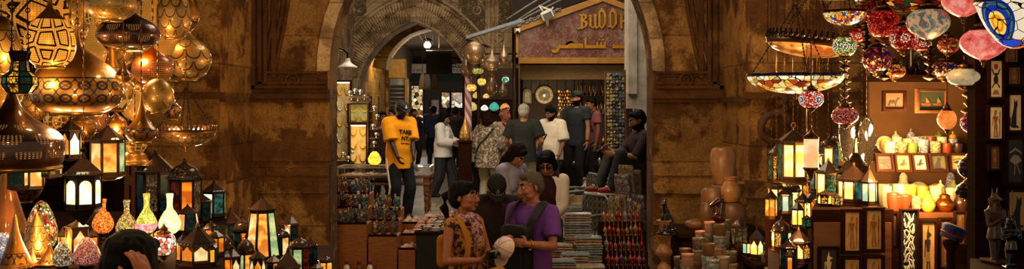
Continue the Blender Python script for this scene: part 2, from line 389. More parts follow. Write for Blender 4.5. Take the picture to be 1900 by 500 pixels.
# ================================================================ the setting
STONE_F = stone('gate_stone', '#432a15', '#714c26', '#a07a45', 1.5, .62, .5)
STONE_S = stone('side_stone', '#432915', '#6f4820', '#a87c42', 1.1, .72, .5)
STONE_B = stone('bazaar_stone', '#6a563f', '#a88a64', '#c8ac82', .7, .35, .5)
MOULD = stone('moulding_stone', '#3d2616', '#634022', '#7d572f', 3, 3, .6, .0, .012)
CARVE = carved('carved_stone', '#6a563c', '#bfa274', 7)
PAVE = stone('paving', '#4e4436', '#7d7060', '#998b76', .55, .4, .5, .03, .006)
# floor: lower passage in front, three shallow steps up to the bazaar street
m = MB(); m.bx(-5, 5, -4, 9.6, -.6, -.45); m.bx(-5, 5, 9.6, 11.2, -.6, -.30); m.bx(-5, 5, 11.2, 12.8, -.6, -.15)
struct('floor_passage', m, PAVE)
# street slabs are laid flat: mapping by x+y would streak, so a world xy brick
n = NT('street_paving'); v = n.coord(); x, y, z = n.xyz(v)
br = n.t.nodes.new('ShaderNodeTexBrick'); n.put(br.inputs['Vector'], n.comb(x, y)); br.inputs['Scale'].default_value = 1; br.inputs['Brick Width'].default_value = .9; br.inputs['Row Height'].default_value = .6; br.inputs['Mortar Size'].default_value = .012
br.inputs['Color1'].default_value = hexc('#7b7060'); br.inputs['Color2'].default_value = hexc('#8f8471'); br.inputs['Mortar'].default_value = hexc('#4b4338')
f = n.noise(v, 2.2, 5, .6); n.set(col=n.mix(n.ma('MULTIPLY', n.ramp(f, [(.35, (1, 1, 1)), (.6, (0, 0, 0))]), .6), br.outputs[0], hexc('#4c443a')), rough=.5); n.bump(n.ma('ADD', f, br.outputs[1]), .4, .006)
m = MB(); m.bx(-8, 8, 12.8, 52, -.6, 0); struct('floor_street', m, n.m)
# unseen ceiling added to keep the passage dark, with a gap for the fill
m = MB(); m.bx(-5, 5, -3, 5.0, 4.6, 4.8); m.bx(-5, 5, 8.2, 10.0, 4.6, 4.8); m.bx(-5, -1.2, 5, 8.2, 4.6, 4.8); m.bx(1.4, 5, 5, 8.2, 4.6, 4.8); struct('ceiling_light_block', m, plain('ceiling_plaster', '#4a2f1a', .9))
# shop canopies the lamps hang from
CAN = 2.8
m = MB(); m.bx(-4.8, -1.05, 2.6, 8.7, CAN, CAN + .08); struct('ceiling_left_shop', m, DWOOD)
m = MB(); m.bx(.95, 4.8, 2.4, 7.6, CAN, CAN + .08); struct('ceiling_right_shop', m, DWOOD)

def arch_wall(m, spr, x0, x1, z0, z1, ya, yb):
    """wall with an opening; spr = (x,z) from the left spring over the crown to the right spring"""
    m.bx(x0, spr[0][0], ya, yb, z0, z1); m.bx(spr[-1][0], x1, ya, yb, z0, z1)
    for (xa, za), (xb, zb) in zip(spr, spr[1:]):
        v = [m.bm.verts.new((x, y, z)) for y in (ya, yb) for x, z in ((xa, za), (xb, zb), (xb, z1), (xa, z1))]
        for q in ((0, 1, 2, 3), (7, 6, 5, 4), (0, 4, 5, 1), (3, 2, 6, 7)): m.face([v[i] for i in q])
# ---- the gate with the big arch (Y 10 .. 10.45)
GY = 10.0; XL, XR, ZS = -1.78, 1.37, 2.14
def pointed(xl, xr, zs, rho_k, n=14):
    xm = (xl + xr) / 2; hs = (xr - xl) / 2; rho = hs * rho_k; cx = xl + rho; zt = sqrt(rho ** 2 - (xm - cx) ** 2); out = []
    a1 = math.atan2(zt, xm - cx)
    for i in range(n + 1):
        a = pi + (a1 - pi) * i / n; out.append((cx + rho * cos(a), zs + rho * sin(a)))
    return out + [(2 * xm - x, z) for x, z in reversed(out[:-1])]
g = pointed(XL, XR, ZS, 1.10)
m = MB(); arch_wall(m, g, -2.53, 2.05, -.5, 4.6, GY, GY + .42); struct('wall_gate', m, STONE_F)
g2 = pointed(XL + .09, XR - .09, ZS, 1.10)
# voussoir ring: narrow jamb strip slightly proud on the intrados
m = MB()
for a, b in zip(g, g[1:]):
    cx = (XL + XR) / 2
    def off(p, d): q = Vector((cx - p[0], .6 - (p[1] - ZS))).normalized(); return (p[0] - q.x * d, p[1] - q.y * d)
    a2, b2 = off(a, .13), off(b, .13); v = [m.bm.verts.new((p[0], y, p[1])) for y in (GY - .03, GY + .02) for p in (a, b, b2, a2)]
    for q in ((0, 1, 2, 3), (7, 6, 5, 4), (0, 4, 5, 1), (2, 6, 7, 3)): m.face([v[i] for i in q])
struct('trim_gate_arch', m, STONE_B)
# side walls stepping towards the viewer
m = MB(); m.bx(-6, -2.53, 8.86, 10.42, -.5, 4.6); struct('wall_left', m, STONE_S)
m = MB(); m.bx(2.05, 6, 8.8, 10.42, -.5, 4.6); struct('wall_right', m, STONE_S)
# mouldings
def mould_side(sx, xo, xi, x_arch, wall_x, wall_y):
    """alfiz band, knot, cornice and base of one pier; xo outer edge, xi inner edge of the vertical band"""
    s = 1 if xo < xi else -1
    m = MB()
    zc = lambda py: CZ - (py - HY) * GY / F
    for k, (a, b, d) in enumerate([(0, .035, .07), (.055, .095, .045), (.12, .15, .07), (.19, .235, .05)]):
        m.bx(xo + s * a, xo + s * b, GY - d, GY + .01, zc(165) + a * .55, 4.5)
    for a, b, d in [(0, .03, .07), (.045, .07, .045), (.145, .17, .06)]:
        m.bx(xo + s * a, x_arch - s * .03, GY - d, GY + .01, zc(165) + a, zc(165) + b)
    m.bx(xo + s * .02, x_arch - s * .02, GY - .02, GY + .01, zc(165), zc(135))
    # knot relief
    kx = xo + (x_arch - xo) * .52; kz = zc(149)
    m.torus((kx, GY - .035, kz), .062, .017, 22, 6, Rx(pi / 2)); m.torus((kx, GY - .035, kz), .03, .012, 14, 6, Rx(pi / 2))
    for q in (-1, 1):
        x1 = kx + q * .07; x2 = kx + q * .24
        m.tube([(x1, GY - .03, kz + .035), (x1 + q * .05, GY - .03, kz + .05), (x2, GY - .03, kz + .045), (x2 + q * .03, GY - .03, kz), (x2, GY - .03, kz - .045), (x1 + q * .05, GY - .03, kz - .05), (x1, GY - .03, kz - .035)], .014)
    # cornice
    for z0, z1, d in [(176, 166, .04), (183, 175, .09), (190, 182, .05)]:
        m.bx(xo, x_arch, GY - d, GY + .42, zc(z0), zc(z1)) if False else m.bx(xo, x_arch, GY - d, GY + .01, zc(z0), zc(z1))
    # same cornice carried on round the corner
    m.bx(wall_x, wall_x + s * .05, wall_y, GY, zc(190), zc(181)); m.bx(wall_x - s * 3.4, wall_x + s * .05, wall_y - .06, wall_y + .01, CZ + .05, CZ + .11)
    # outer arch roll moulding, leaning out of the spandrel
    pts = [(xo + s * (.34 - .30 * (1 - t) ** 2 * .8), GY - .02, zc(135) + 2.0 * t) for t in [i / 14 for i in range(15)]]
    for o_, r_ in ((0, .026), (.06, .018), (.11, .022)):
        m.tube([(p[0] - s * .0 + s * o_, p[1], p[2]) for p in pts], r_, 6)
    o = struct('trim_gate_left' if s > 0 else 'trim_gate_right', m, MOULD)
    # pier base
    m = MB()
    for z0, z1, d in [(311, 305, .05), (325, 311, .12), (345, 325, .09), (358, 345, .12)]:
        m.bx(xo - s * .02, x_arch + s * .03 * 0, GY - d, GY + .02, zc(z0), zc(z1))
    m.bx(xo, x_arch, GY - .07, GY + .02, -.5, zc(357))
    m.bx(wall_x - s * 3.4, wall_x + s * .02, wall_y - .1, wall_y + .01, -.5, zc(345)); m.bx(wall_x - s * 3.4, wall_x + s * .05, wall_y - .15, wall_y + .01, zc(345), zc(318))
    m.bx(wall_x - s * .01, wall_x + s * .08, wall_y, GY, -.5, zc(325))
    struct('baseboard_gate_left' if s > 0 else 'baseboard_gate_right', m, STONE_F)
mould_side(1, -2.53, -2.3, XL, -2.53, 8.86)
mould_side(-1, 2.05, 1.8, XR, 2.05, 8.8)

# ---- inner bazaar arch at Y 24
AY = 24.0
def PA(px, py): p = P(px, py, AY); return (p.x, p.z)
lp = [(662, 200), (663, 168), (670, 135), (686, 103), (708, 77), (735, 55), (768, 40)]
lp = smoothp([tuple(map(float, q)) for q in lp], 3)
ar = [PA(x, y) for x, y in lp] + [PA(2 * 768 - x, y) for x, y in reversed(lp[:-1])]
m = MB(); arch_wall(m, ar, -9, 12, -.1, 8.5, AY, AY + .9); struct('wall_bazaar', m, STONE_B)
cx0, cz0 = PA(768, 165)
def offp(p, d): q = Vector((p[0] - cx0, p[1] - cz0)).normalized(); return (p[0] + q.x * d, p[1] + q.y * d)
m = MB()
for i, p in enumerate(smoothp(ar, 3)):      # carved cushion voussoirs
    q = Vector((p[0] - cx0, p[1] - cz0)).normalized(); ang = math.atan2(q.x, q.y)
    for d, r in ((.17, (.036, .05, .17)), (.47, (.04, .05, .13))):
        e = offp(p, d); m.ell((e[0], AY - .02, e[1]), r, Ry(ang), 8, 5)
struct('trim_voussoirs', m, STONE_B)
m = MB()
for d, r in ((.03, .035), (.62, .03), (.72, .045), (.86, .02), (1.0, .03)):
    m.tube([(offp(p, d)[0], AY - .02, offp(p, d)[1]) for p in ar], r, 6)
for k in range(9):
    a = pi * (k + .5) / 9; m.torus((cx0 + 2.3 * cos(a), AY - .03, cz0 + 2.4 * sin(a)), .09, .03, 14, 5, Rx(pi / 2))
for px in (905, 913, 921): m.bx(P(px, 0, AY).x, P(px + 4, 0, AY).x, AY - .08, AY, 0, 8)
struct('trim_bazaar_arch', m, STONE_B)
m = MB()      # carved panels above the arch
for x0, x1, y0, y1 in [(625, 680, -60, 28), (850, 900, -20, 40), (790, 845, -60, -5), (700, 745, -60, -5), (855, 900, 42, 66), (926, 962, -30, 45)]:
    a = P(x0, y0, AY); b = P(x1, y1, AY); m.bx(a.x, b.x, AY - .05, AY, b.z, a.z)
struct('trim_carved_panels', m, CARVE)
# vaulted room behind the inner arch
WARMP = stone('vault_plaster', '#3a2812', '#8a6428', '#b98d3f', .5, .3, .45)
m = MB()
rib = [(P(px, py, 26).x, P(px, py, 26).z) for px, py in [(707, 128), (712, 105), (724, 84), (742, 66), (765, 52), (800, 42)]]
for a, b in zip(smoothp(rib, 3), smoothp(rib, 3)[1:]):
    d = Vector((b[0] - a[0], b[1] - a[1])).normalized(); nx, nz = d.y * .16, -d.x * .16
    v = [m.bm.verts.new((p[0] + k * nx, y, p[1] + k * nz)) for y in (25.6, 26.6) for p, k in ((a, -1), (b, -1), (b, 1), (a, 1))]
    for q in ((0, 1, 2, 3), (7, 6, 5, 4), (0, 4, 5, 1), (2, 6, 7, 3), (1, 5, 6, 2), (0, 3, 7, 4)): m.face([v[i] for i in q])
struct('beam_vault_rib', m, WARMP)
m = MB(); m.bx(-4.2, P(668, 0, 24.9).x, 24.9, 30, 0, 5); m.bx(P(722, 0, 30).x - 1.9, P(722, 0, 30).x, 30, 30.3, 0, 5); struct('wall_vault_left', m, WARMP)
m = MB(); m.bx(P(880, 0, 24.9).x, 2, 24.9, 40, 0, 5); struct('wall_vault_right', m, STONE_B)
m = MB(); m.bx(-4.2, 2, 24.9, 30.3, 4.5, 4.7); m.bx(-4.2, 2, 30.2, 44, 4.1, 4.3); struct('ceiling_vault', m, plain('smoky_plaster', '#4a3a22', .9))
m = MB(); m.bx(-6, 4, 43, 43.3, 0, 5); m.bx(-6.1, -4.1, 30, 43, 0, 5); struct('wall_far', m, plain('far_plaster', '#4a3826', .9))
# ---- shop front on the right of the street
SY = 20.0
m = MB(); m.bx(P(950, 0, SY).x - .0, 6, SY + 2.4, SY + 2.5, 0, 6); m.bx(P(1190, 0, SY).x, 6, SY, SY + 2.4, 0, 6); m.bx(P(948, 0, SY).x, P(962, 0, SY).x, SY - .1, AY, 0, 2.7); struct('wall_shop', m, plain('shop_wall', '#2c2218', .8))
m = MB(); m.bx(0, 6, SY, AY, 2.62, 2.7); struct('ceiling_shop', m, DWOOD)
m = MB(); m.bx(P(950, 0, SY).x, 6, SY, AY, 3.0, 3.05) ; struct('roof_shop', m, DWOOD)
m = MB(); m.bx(P(948, 0, SY).x, P(965, 0, SY).x, SY - .25, SY - .05, 0, 2.62); m.bx(P(966, 0, SY).x, P(1180, 0, SY).x, SY + .02, SY + .12, 2.3, 2.62); struct('column_shop', m, wood('ochre_wood', '#7a5a24'))
# white pilaster right behind the gate
m = MB(); a = P(1166, 0, 14); b = P(1182, 0, 14); m.bx(a.x, b.x, 14, 14.5, 1.95, 7); m.bx(b.x, b.x + .8, 14.03, 14.5, 0, 7); m.bx(a.x - .02, b.x, 14.04, 14.4, 1.75, 1.97); struct('wall_pilaster', m, plain('limewash', '#a39a8a', .9, 0, .3, 5))
m = MB(); m.bx(1.86, 2.05, 10.42, 14, -.3, 7); struct('wall_street_right', m, plain('dark_wall', '#3b2d20', .9))
m = MB(); m.bx(-3.9, -3.7, 10.42, 24, -.3, 7); struct('wall_street_left', m, STONE_B)
# ================================================================ lamp builders
SHAPES = {
 'onion': [(.03, 1), (.05, .86), (.1, .73), (.2, .63), (.43, .52), (.67, .41), (.86, .28), (.97, .14), (1, 0), (.97, -.3), (.86, -.64), (.66, -.88), (.5, -1)],
 'flat':  [(.04, 1), (.08, .85), (.2, .7), (.42, .56), (.68, .42), (.9, .24), (1, 0), (.97, -.35), (.8, -.72), (.55, -.94), (.4, -1)],
 'ball':  [(.1, 1), (.34, .95), (.68, .74), (.93, .36), (1, 0), (.93, -.38), (.7, -.75), (.42, -.97), (.34, -1)],
 'cone':  [(.02, 1), (.07, .8), (.16, .58), (.34, .34), (.62, .14), (.92, .02), (1, -.08), (1, -.22), (.93, -.5), (.7, -.85), (.5, -1)],
 'drop':  [(.02, 1), (.08, .8), (.25, .52), (.58, .22), (.88, -.02), (1, -.28), (.93, -.58), (.66, -.87), (.3, -1)],
 'dome':  [(.05, 1), (.07, .84), (.13, .66), (.27, .45), (.52, .28), (.8, .14), (.97, 0), (1, -.15), (.99, -.5), (.96, -.8), (.9, -1)],
 'tall':  [(.02, 1), (.1, .86), (.28, .68), (.48, .45), (.66, .2), (.85, -.05), (1, -.4), (.98, -.7), (.8, -1)],
 'spindle': [(.1, 1), (.55, .9), (.9, .7), (.95, .5), (.6, .3), (.45, .1), (.6, -.15), (.95, -.45), (1, -.7), (.7, -.95), (.5, -1)],
 'oval':  [(.15, 1), (.5, .93), (.85, .6), (1, .1), (.95, -.4), (.7, -.85), (.45, -1)],
}
def chain(root, z0, z1, r=.0017, parent=None, links=False, x=0, y=0):
    if z1 - z0 < .01: return
    m = MB()
    if links:
        k = int((z1 - z0) / .022)
        for i in range(k): m.torus((x, y, z0 + .022 * (i + .5)), .011, .0028, 8, 4, (Rx(pi / 2) if i % 2 else Rx(pi / 2) @ Ry(0)) if i % 2 else Ry(pi / 2))
    m.cyl((x, y, z0), (x, y, z1), r * .8, n=5)
    for i in range(min(14, int((z1 - z0) / .03))): m.ell((x, y, z0 + .03 * (i + .5)), (r * 1.9, r * 1.9, .011), n=6, m=4)
    return m.build('chain', BRONZE, root)
def brass_lamp(px, py, Y, rx, top, bot, shape, mat, label, can=None, group=None, knob=True, tilt=0, stand=False, name='pierced_metal_lamp', cat='lamp', capmat=None):
    def shp(Y):
        z = P(px, py, Y).z; r = S(rx, Y); t_, b_ = S(py - top, Y), S(bot - py, Y)
        return [(z - b_ - .01, z + t_ * .35, r * 1.02), (z + t_ * .35, z + t_ * .65, r * .7), (z + t_ * .65, z + t_, r * .3)] + ([] if stand else [(z + t_, 9, .008)])
    if not stand: Y = clear_Y(px, Y, shp)
    p = P(px, py, Y); r = S(rx, Y); up = S(py - top, Y); dn = S(bot - py, Y)
    if stand: p.z = snap(Vector((0, 0, p.z - dn))).z + dn + .006 + r * .1
    t = thing(name, label, cat, p, random.uniform(0, 6.28) if not tilt else 0, group)
    prof = smoothp([(a * r, b * (up if b > 0 else dn)) for a, b in SHAPES[shape]], 3)
    m = MB(); m.lathe(prof, 44, cap=False); m.build('lamp_body', mat, t)
    rr = max(prof[-1][0], .01)
    m = MB(); m.torus((0, 0, -dn), rr, .0045 + r * .03, 28, 6); m.lathe([(rr, -dn + .002), (rr * .96, -dn - r * .06), (rr * .8, -dn - r * .06), (rr * .8, -dn)], 28, cap=False); m.build('bottom_rim', capmat or GOLDM, t)
    m = MB(); q = max(r * .05, .006); m.lathe([(q * .4, up + q * 3), (q, up + q * 2), (q * .5, up + q), (q * 1.3, up), (q, up - q)], 12); m.build('finial', capmat or GOLDM, t)
    m = MB(); m.ell((0, 0, -dn + r * .25), min(.03, r * .3)); m.build('bulb', BULB, t)
    if not stand: chain(t, up + q * 3, (can or CAN) - p.z)
    return t
def lantern(px, py0, py1, Y, rx, panes, label, n=6, hang=True, rot=None, style='hex', frame=None, group=None, can=None, taper=1., domef=.3, footf=None, es=None, name='metal_lantern'):
    """polygonal metal lantern, glass in arched or straight lights; py0 top, py1 bottom in the photo"""
    frame = frame or IRON
    def shp(Y):
        z = P(px, py1, Y).z; H = S(py1 - py0, Y); r = S(rx, Y) * 1.15
        return [(z, z + H * (1 - domef * .6), r), (z + H * (1 - domef * .6), z + H, r * .4)] + ([(z + H, 9, .008)] if hang else [])
    if hang: Y = clear_Y(px, Y, shp)
    H = S(py1 - py0, Y); p = P(px, py1, Y); r = S(rx, Y)
    if not hang: snap(p)
    t = thing(name, label, 'lantern', p, 0, group)
    rot = (random.uniform(0, .6) if rot is None else rot) + pi / n
    footf = footf if footf is not None else (.24 if style == 'drop' else .08)
    zb, zt = H * footf, H * (1 - domef)
    bt = r * taper      # radius at the top of the body
    # body core + corner posts
    m = MB()
    def ngon(rr, z): return [Vector((rr * cos(rot + 2 * pi * i / n), rr * sin(rot + 2 * pi * i / n), z)) for i in range(n)]
    m.rings([ngon(r * .93, zb), ngon(bt * .93, zt)], False)
    for i in range(n):
        a, b = ngon(r, zb)[i], ngon(bt, zt)[i]; m.cyl(a, b, r * .055, n=6)
    for z, rr in ((zb, r), (zb + (zt - zb) * .1, r), (zt - (zt - zb) * .06, bt), (zt, bt)): m.rings([ngon(rr * 1.04, z - r * .05), ngon(rr * 1.04, z + r * .05)], False)
    m.build('frame', frame, t)
    # dome
    m = MB(); dz = H - zt
    if style == 'house': prof = [(bt * 1.12, zt), (bt * 1.05, zt + dz * .12), (bt * .2, zt + dz * .7), (bt * .1, zt + dz * .8)]
    elif style == 'bulb': prof = [(bt * 1.08, zt), (bt * .98, zt + dz * .15), (bt * .92, zt + dz * .35), (bt * .6, zt + dz * .55), (bt * .2, zt + dz * .7), (bt * .1, zt + dz * .78)]
    else: prof = [(bt * 1.12, zt), (bt * .95, zt + dz * .14), (bt * .62, zt + dz * .38), (bt * .3, zt + dz * .62), (bt * .12, zt + dz * .76)]
    m.rings([ngon(a, z) for a, z in prof], style == 'bulb')
    m.rings([ngon(bt * 1.18, zt - bt * .03), ngon(bt * 1.18, zt + bt * .05)], False)
    for i in range(n):   # crown of little arches round the eaves
        a, b = ngon(bt * 1.12, zt)[i], ngon(bt * 1.12, zt)[(i + 1) % n]
        for k in (.25, .5, .75): c = a.lerp(b, k); m.cyl(c, c + Vector((0, 0, bt * .16)), bt * .06, .001, 5)
    m.build('dome', PIERCED, t)
    m = MB(); q = bt * .11; z = zt + dz * .76; m.lathe([(q, z), (q * 1.5, z + dz * .04), (q * .5, z + dz * .08), (q * 1.3, z + dz * .12), (q * .4, z + dz * .17), (.001, H)], 8)
    if hang: m.torus((0, 0, H + q), q * 1.4, q * .35, 12, 5, Rx(pi / 2))
    m.build('finial', frame, t)
    m = MB()
    if style == 'drop': m.rings([ngon(r * 1.05, zb), ngon(r * .8, zb * .7), ngon(r * .3, zb * .25), ngon(r * .06, 0)], False)
    elif hang: m.rings([ngon(r * 1.05, zb), ngon(r * .7, zb * .4), ngon(r * .25, 0)], False)
    else:
        m.rings([ngon(r * 1.1, zb), ngon(r * 1.02, zb * .5), ngon(r * 1.15, zb * .3), ngon(r * 1.15, zb * .12)], False)
        for i in range(n): c = ngon(r * 1.0, 0)[i]; m.cyl(c, c + Vector((0, 0, zb * .2)), r * .08, n=6)
    m.build('base', PIERCED if style == 'drop' else frame, t)
    k = 0
    for i in range(n):
        a0, b0 = ngon(r * .985, zb)[i], ngon(r * .985, zb)[(i + 1) % n]; a1, b1 = ngon(bt * .985, zt)[i], ngon(bt * .985, zt)[(i + 1) % n]
        mid = (a0 + b0) / 2
        if mid.y > r * .55: continue          # glass at the back is never lit through
        pc = lambda s_, h: (a0.lerp(b0, s_)).lerp(a1.lerp(b1, s_), h)
        out = Vector((mid.x, mid.y, 0)).normalized() * (r * .03)
        if style == 'drop': pts = [(.16, .14), (.84, .14)] + [(.5 + .34 * cos(q_ * pi / 8), .66 + .17 * sin(q_ * pi / 8)) for q_ in range(0, 9)]
        elif style == 'house': pts = [(.1, .14), (.9, .14), (.9, .62), (.72, .72), (.5, .9), (.28, .72), (.1, .62)]
        else: pts = [(.12, .13), (.88, .13), (.88, .93), (.12, .93)]
        m = MB(); A = [m.bm.verts.new(pc(*q_) + out) for q_ in pts]; B = [m.bm.verts.new(pc(*q_) - out * .5) for q_ in pts]
        m.face(A); m.face(list(reversed(B)))
        for j in range(len(pts)): m.face([A[j], B[j], B[(j + 1) % len(pts)], A[(j + 1) % len(pts)]])
        m.build('glass_pane', panes[k % len(panes)], t); k += 1
    if hang: chain(t, H + bt * .3, (can or CAN) - p.z)
    return t
PIERCED = brass('pierced_iron', '#4a2f1a', 'dots', 12, 5, 0., 1., .4)
def globe(px, py, Y, rx, ry, mat, label, capm=None, tulip=0, hang=True, can=None, top=.35, bottom=True, name='mosaic_glass_lamp', group=None):
    def shp(Y):
        z = P(px, py, Y).z; r, h = S(rx, Y), S(ry, Y)
        return [(z - h * 1.3, z + h, r), (z - h * 1.9, z - h * 1.2, r * .3), (z + h, z + h * 1.8, r * .5), (z + h * 1.8, 9, .008)]
    if hang: Y = clear_Y(px, Y, shp)
    p = P(px, py, Y); r, h = S(rx, Y), S(ry, Y); capm = capm or BRONZE
    if not hang: p.z = CT + h * 1.5
    t = thing(name, label, 'lamp', p, 0, group)
    k = 20; prof = []
    for i in range(k + 1):
        a = pi * i / k; rr = r * max(sin(a), .01) ** .8; z = h * cos(a)
        if tulip and z < 0: rr = r * (sin(a) ** (1 + tulip)) ; z *= 1.0 + tulip * .35
        if .12 < i / k < .94: prof.append((rr, z))
    m = MB(); m.lathe(prof, 36); m.build('globe', mat, t)
    m = MB(); z = prof[0][1]; q = prof[0][0]
    m.lathe([(q * 1.15, z - h * .04), (q * 1.1, z + h * .06), (q * .75, z + h * .18), (q * .6, z + h * .3), (q * .75, z + h * .36), (q * .3, z + h * .55), (q * .1, z + h * .8)], 16); m.build('cap', capm, t)
    if bottom:
        m = MB(); z1 = prof[-1][1]; q = prof[-1][0]; m.lathe([(q * 1.2, z1 + h * .05), (q * 1.2, z1 - h * .06), (q * .5, z1 - h * .2), (q * .8, z1 - h * .28), (.001, z1 - h * .5)], 14); m.build('bottom_finial', capm, t)
    if hang: chain(t, z + h * .8, (can or CAN) - p.z)
    return t
def dish(px, py, Y, rx, depth, mat, rimm, label, can=None, n=48, name='stained_glass_lamp', rimh=.18, tilt=(0, 0), chains=3, flip=False, cat='lamp'):
    def shp(Y):
        z = P(px, py, Y).z; r = S(rx, Y)
        return [(z - S(depth, Y) - .03, z - S(depth, Y) * .5, r * .85), (z - S(depth, Y) * .5, z + .02, r * 1.03), (z + .02, 9, .02)] + ([(z + .02 + r * .15 * i, z + .02 + r * .15 * (i + 1), r * (1 - i * .1)) for i in range(9)] if chains else [])
    Y = clear_Y(px, Y, shp)
    p = P(px, py, Y); r, d = S(rx, Y), S(depth, Y)
    t = thing(name, label, cat, p); t.rotation_euler = (tilt[0], tilt[1], 0)
    prof = [(r * sin(pi / 2 * i / 10), -d * cos(pi / 2 * i / 10) if not flip else d * cos(pi / 2 * i / 10)) for i in range(11)]
    m = MB(); m.lathe(list(reversed(prof)), n, cap=False); m.lathe([(a * .985, b * .985 + .003) for a, b in reversed(prof)], n, cap=False); m.build('bowl', mat, t)
    m = MB(); m.lathe([(r * 1.01, -rimh * d * .5), (r * 1.02, rimh * d * .5), (r * .985, rimh * d * .5), (r * .98, -rimh * d * .5)], n, cap=False, ); m.build('rim', rimm, t)
    if not flip: m = MB(); m.lathe([(.001, -d - .03), (.008, -d - .018), (.004, -d - .01), (.014, -d), (.01, -d + .006)], 10); m.build('finial', BRONZE, t)
    c = (can or CAN) - p.z
    for k in range(chains):
        a = 2 * pi * k / chains + .5; m = MB(); A = Vector((r * .97 * cos(a), r * .97 * sin(a), 0)); B = Vector((0, 0, min(c, r * 1.5)))
        L = (B - A).length; q = int(L / .018)
        for i in range(q): m.ell(A.lerp(B, (i + .5) / q), (.0045, .0045, .0045), n=6, m=4)
        m.cyl(A, B, .0018, n=4); m.build('chain', IRON, t)
    if c > r * 1.5: chain(t, min(c, r * 1.5), c)
    return t
def vase_lamp(px, base, Y, rx, ball_y, top, mat, label, neckm=None, foot=None):
    """glass bottle lamp on a dark foot standing on the counter"""
    p = snap(P(px, base, Y)); r = S(rx, Y); hb = S(base - ball_y, Y); ht = S(base - top, Y)
    t = thing('bottle_lamp', label, 'lamp', p)
    m = MB(); m.lathe(smoothp([(r * .3, ht), (r * .34, ht * .98), (r * .27, ht * .86), (r * .3, hb + (ht - hb) * .5), (r * .6, hb + r * .95), (r, hb + r * .1), (r * .93, hb - r * .5), (r * .5, hb - r * .95), (r * .4, hb - r)], 4), 30); m.build('glass_bottle', mat, t)
    m = MB(); zz = hb - r; m.lathe([(r * .5, zz + r * .08), (r * .55, zz), (r * .25, zz - (zz) * .25), (r * .22, zz * .5), (r * .5, zz * .3), (r * .85, zz * .1), (r * .85, 0)], 20); m.build('foot', foot or IRON, t)
    return t
# ================================================================ left lamp shop
CT = 1.18   # counter top height above the street level datum
def slab(m, pts, z0, z1):
    A = [m.bm.verts.new((x, y, z0)) for x, y in pts]; B = [m.bm.verts.new((x, y, z1)) for x, y in pts]; n = len(pts); m.face(A); m.face(list(reversed(B)))
    for i in range(n): m.face([A[i], B[i], B[(i + 1) % n], A[(i + 1) % n]])
def poly_counter(label, pts, z, inset=.03):
    t = thing('shop_counter', label, 'counter', (pts[0][0], pts[0][1], 0)); q = [(x - pts[0][0], y - pts[0][1]) for x, y in pts]
    cx = sum(x for x, y in q) / len(q); cy = sum(y for x, y in q) / len(q)
    m = MB(); slab(m, q, z - .045, z); m.build('counter_top', DWOOD, t)
    q2 = [(x + (cx - x) * .04, y + (cy - y) * .04) for x, y in q]
    m = MB(); slab(m, q2, -.44, z - .045); m.build('body', DWOOD, t); return t
poly_counter('dark wooden counter crowded with mosaic and bottle lamps, in the left stall', [(-3.7, 3.8), (-1.07, 3.8), (-1.4, 5.0), (-1.66, 5.95), (-3.7, 5.95)], CT)
poly_counter('lower dark wooden counter with small lanterns, against the left gate pier', [(-2.3, 6.1), (-1.06, 6.1), (-1.36, 7.8), (-2.3, 7.8)], .73)
# back boards of the stall
t = thing('display_rack', 'dark slatted wooden rack filling the back of the left stall', 'rack', (-3.0, 6.1, 0))
m = MB(); m.bx(-1.6, .62, .3, .36, -.45, 2.2)
for i in range(9): m.bx(-1.6, .62, .24, .3, .1 + i * .24, .16 + i * .24)
m.build('back_board', DWOOD, t)
for x in (-1.5, -.6, .56):
    m = MB(); m.bx(x, x + .07, .16, .24, -.45, CAN); m.build('post', DWOOD, t)
m = MB(); m.bx(-1.6, .62, -.1, .24, 1.9, 1.93); m.build('shelf', DWOOD, t)

B1 = brass_amber('amber_hex', 'hex', 9, 5, 1.1); B1b = brass_amber('amber_curl', 'x', 8, 5, .45)
BR_L = brass('brass_lattice', '#d2933c', 'lattice', 16, 9, .60, .84, .2)
BR_S = brass('brass_scales', '#dc9c3c', 'scales', 12, 9, .42, .96, .2, .25)
BR_D = brass('dark_scales', '#6a3c18', 'scales', 9, 6, .45, .9, .2, .3, gc='#ffb060')
BR_C = brass('copper_dots', '#c4611c', 'dots', 22, 9, .5, .92, .22, .3)
BR_P = brass('pale_brass', '#d9a248', 'scales', 9, 6, .3, .97, .2, .3)
BR_Q = brass('pale_curl', '#e0a848', 'curl', 8, 5, .2, .97, .22, .2)
BR_G = brass('gold_dots', '#dc8c22', 'dots', 30, 18, .1, .97, .3, 1.0)
BR_K = brass('copper_curl', '#b96a3a', 'curl', 14, 12, .05, .97, .28, .15)
BR_H = brass('hex_brass', '#cc8a30', 'hex', 12, 8, .45, .95, .22, .5)
BR_N = brass('plain_brass', '#c07c2c', 'lattice', 8, 3, .7, .9, .18)
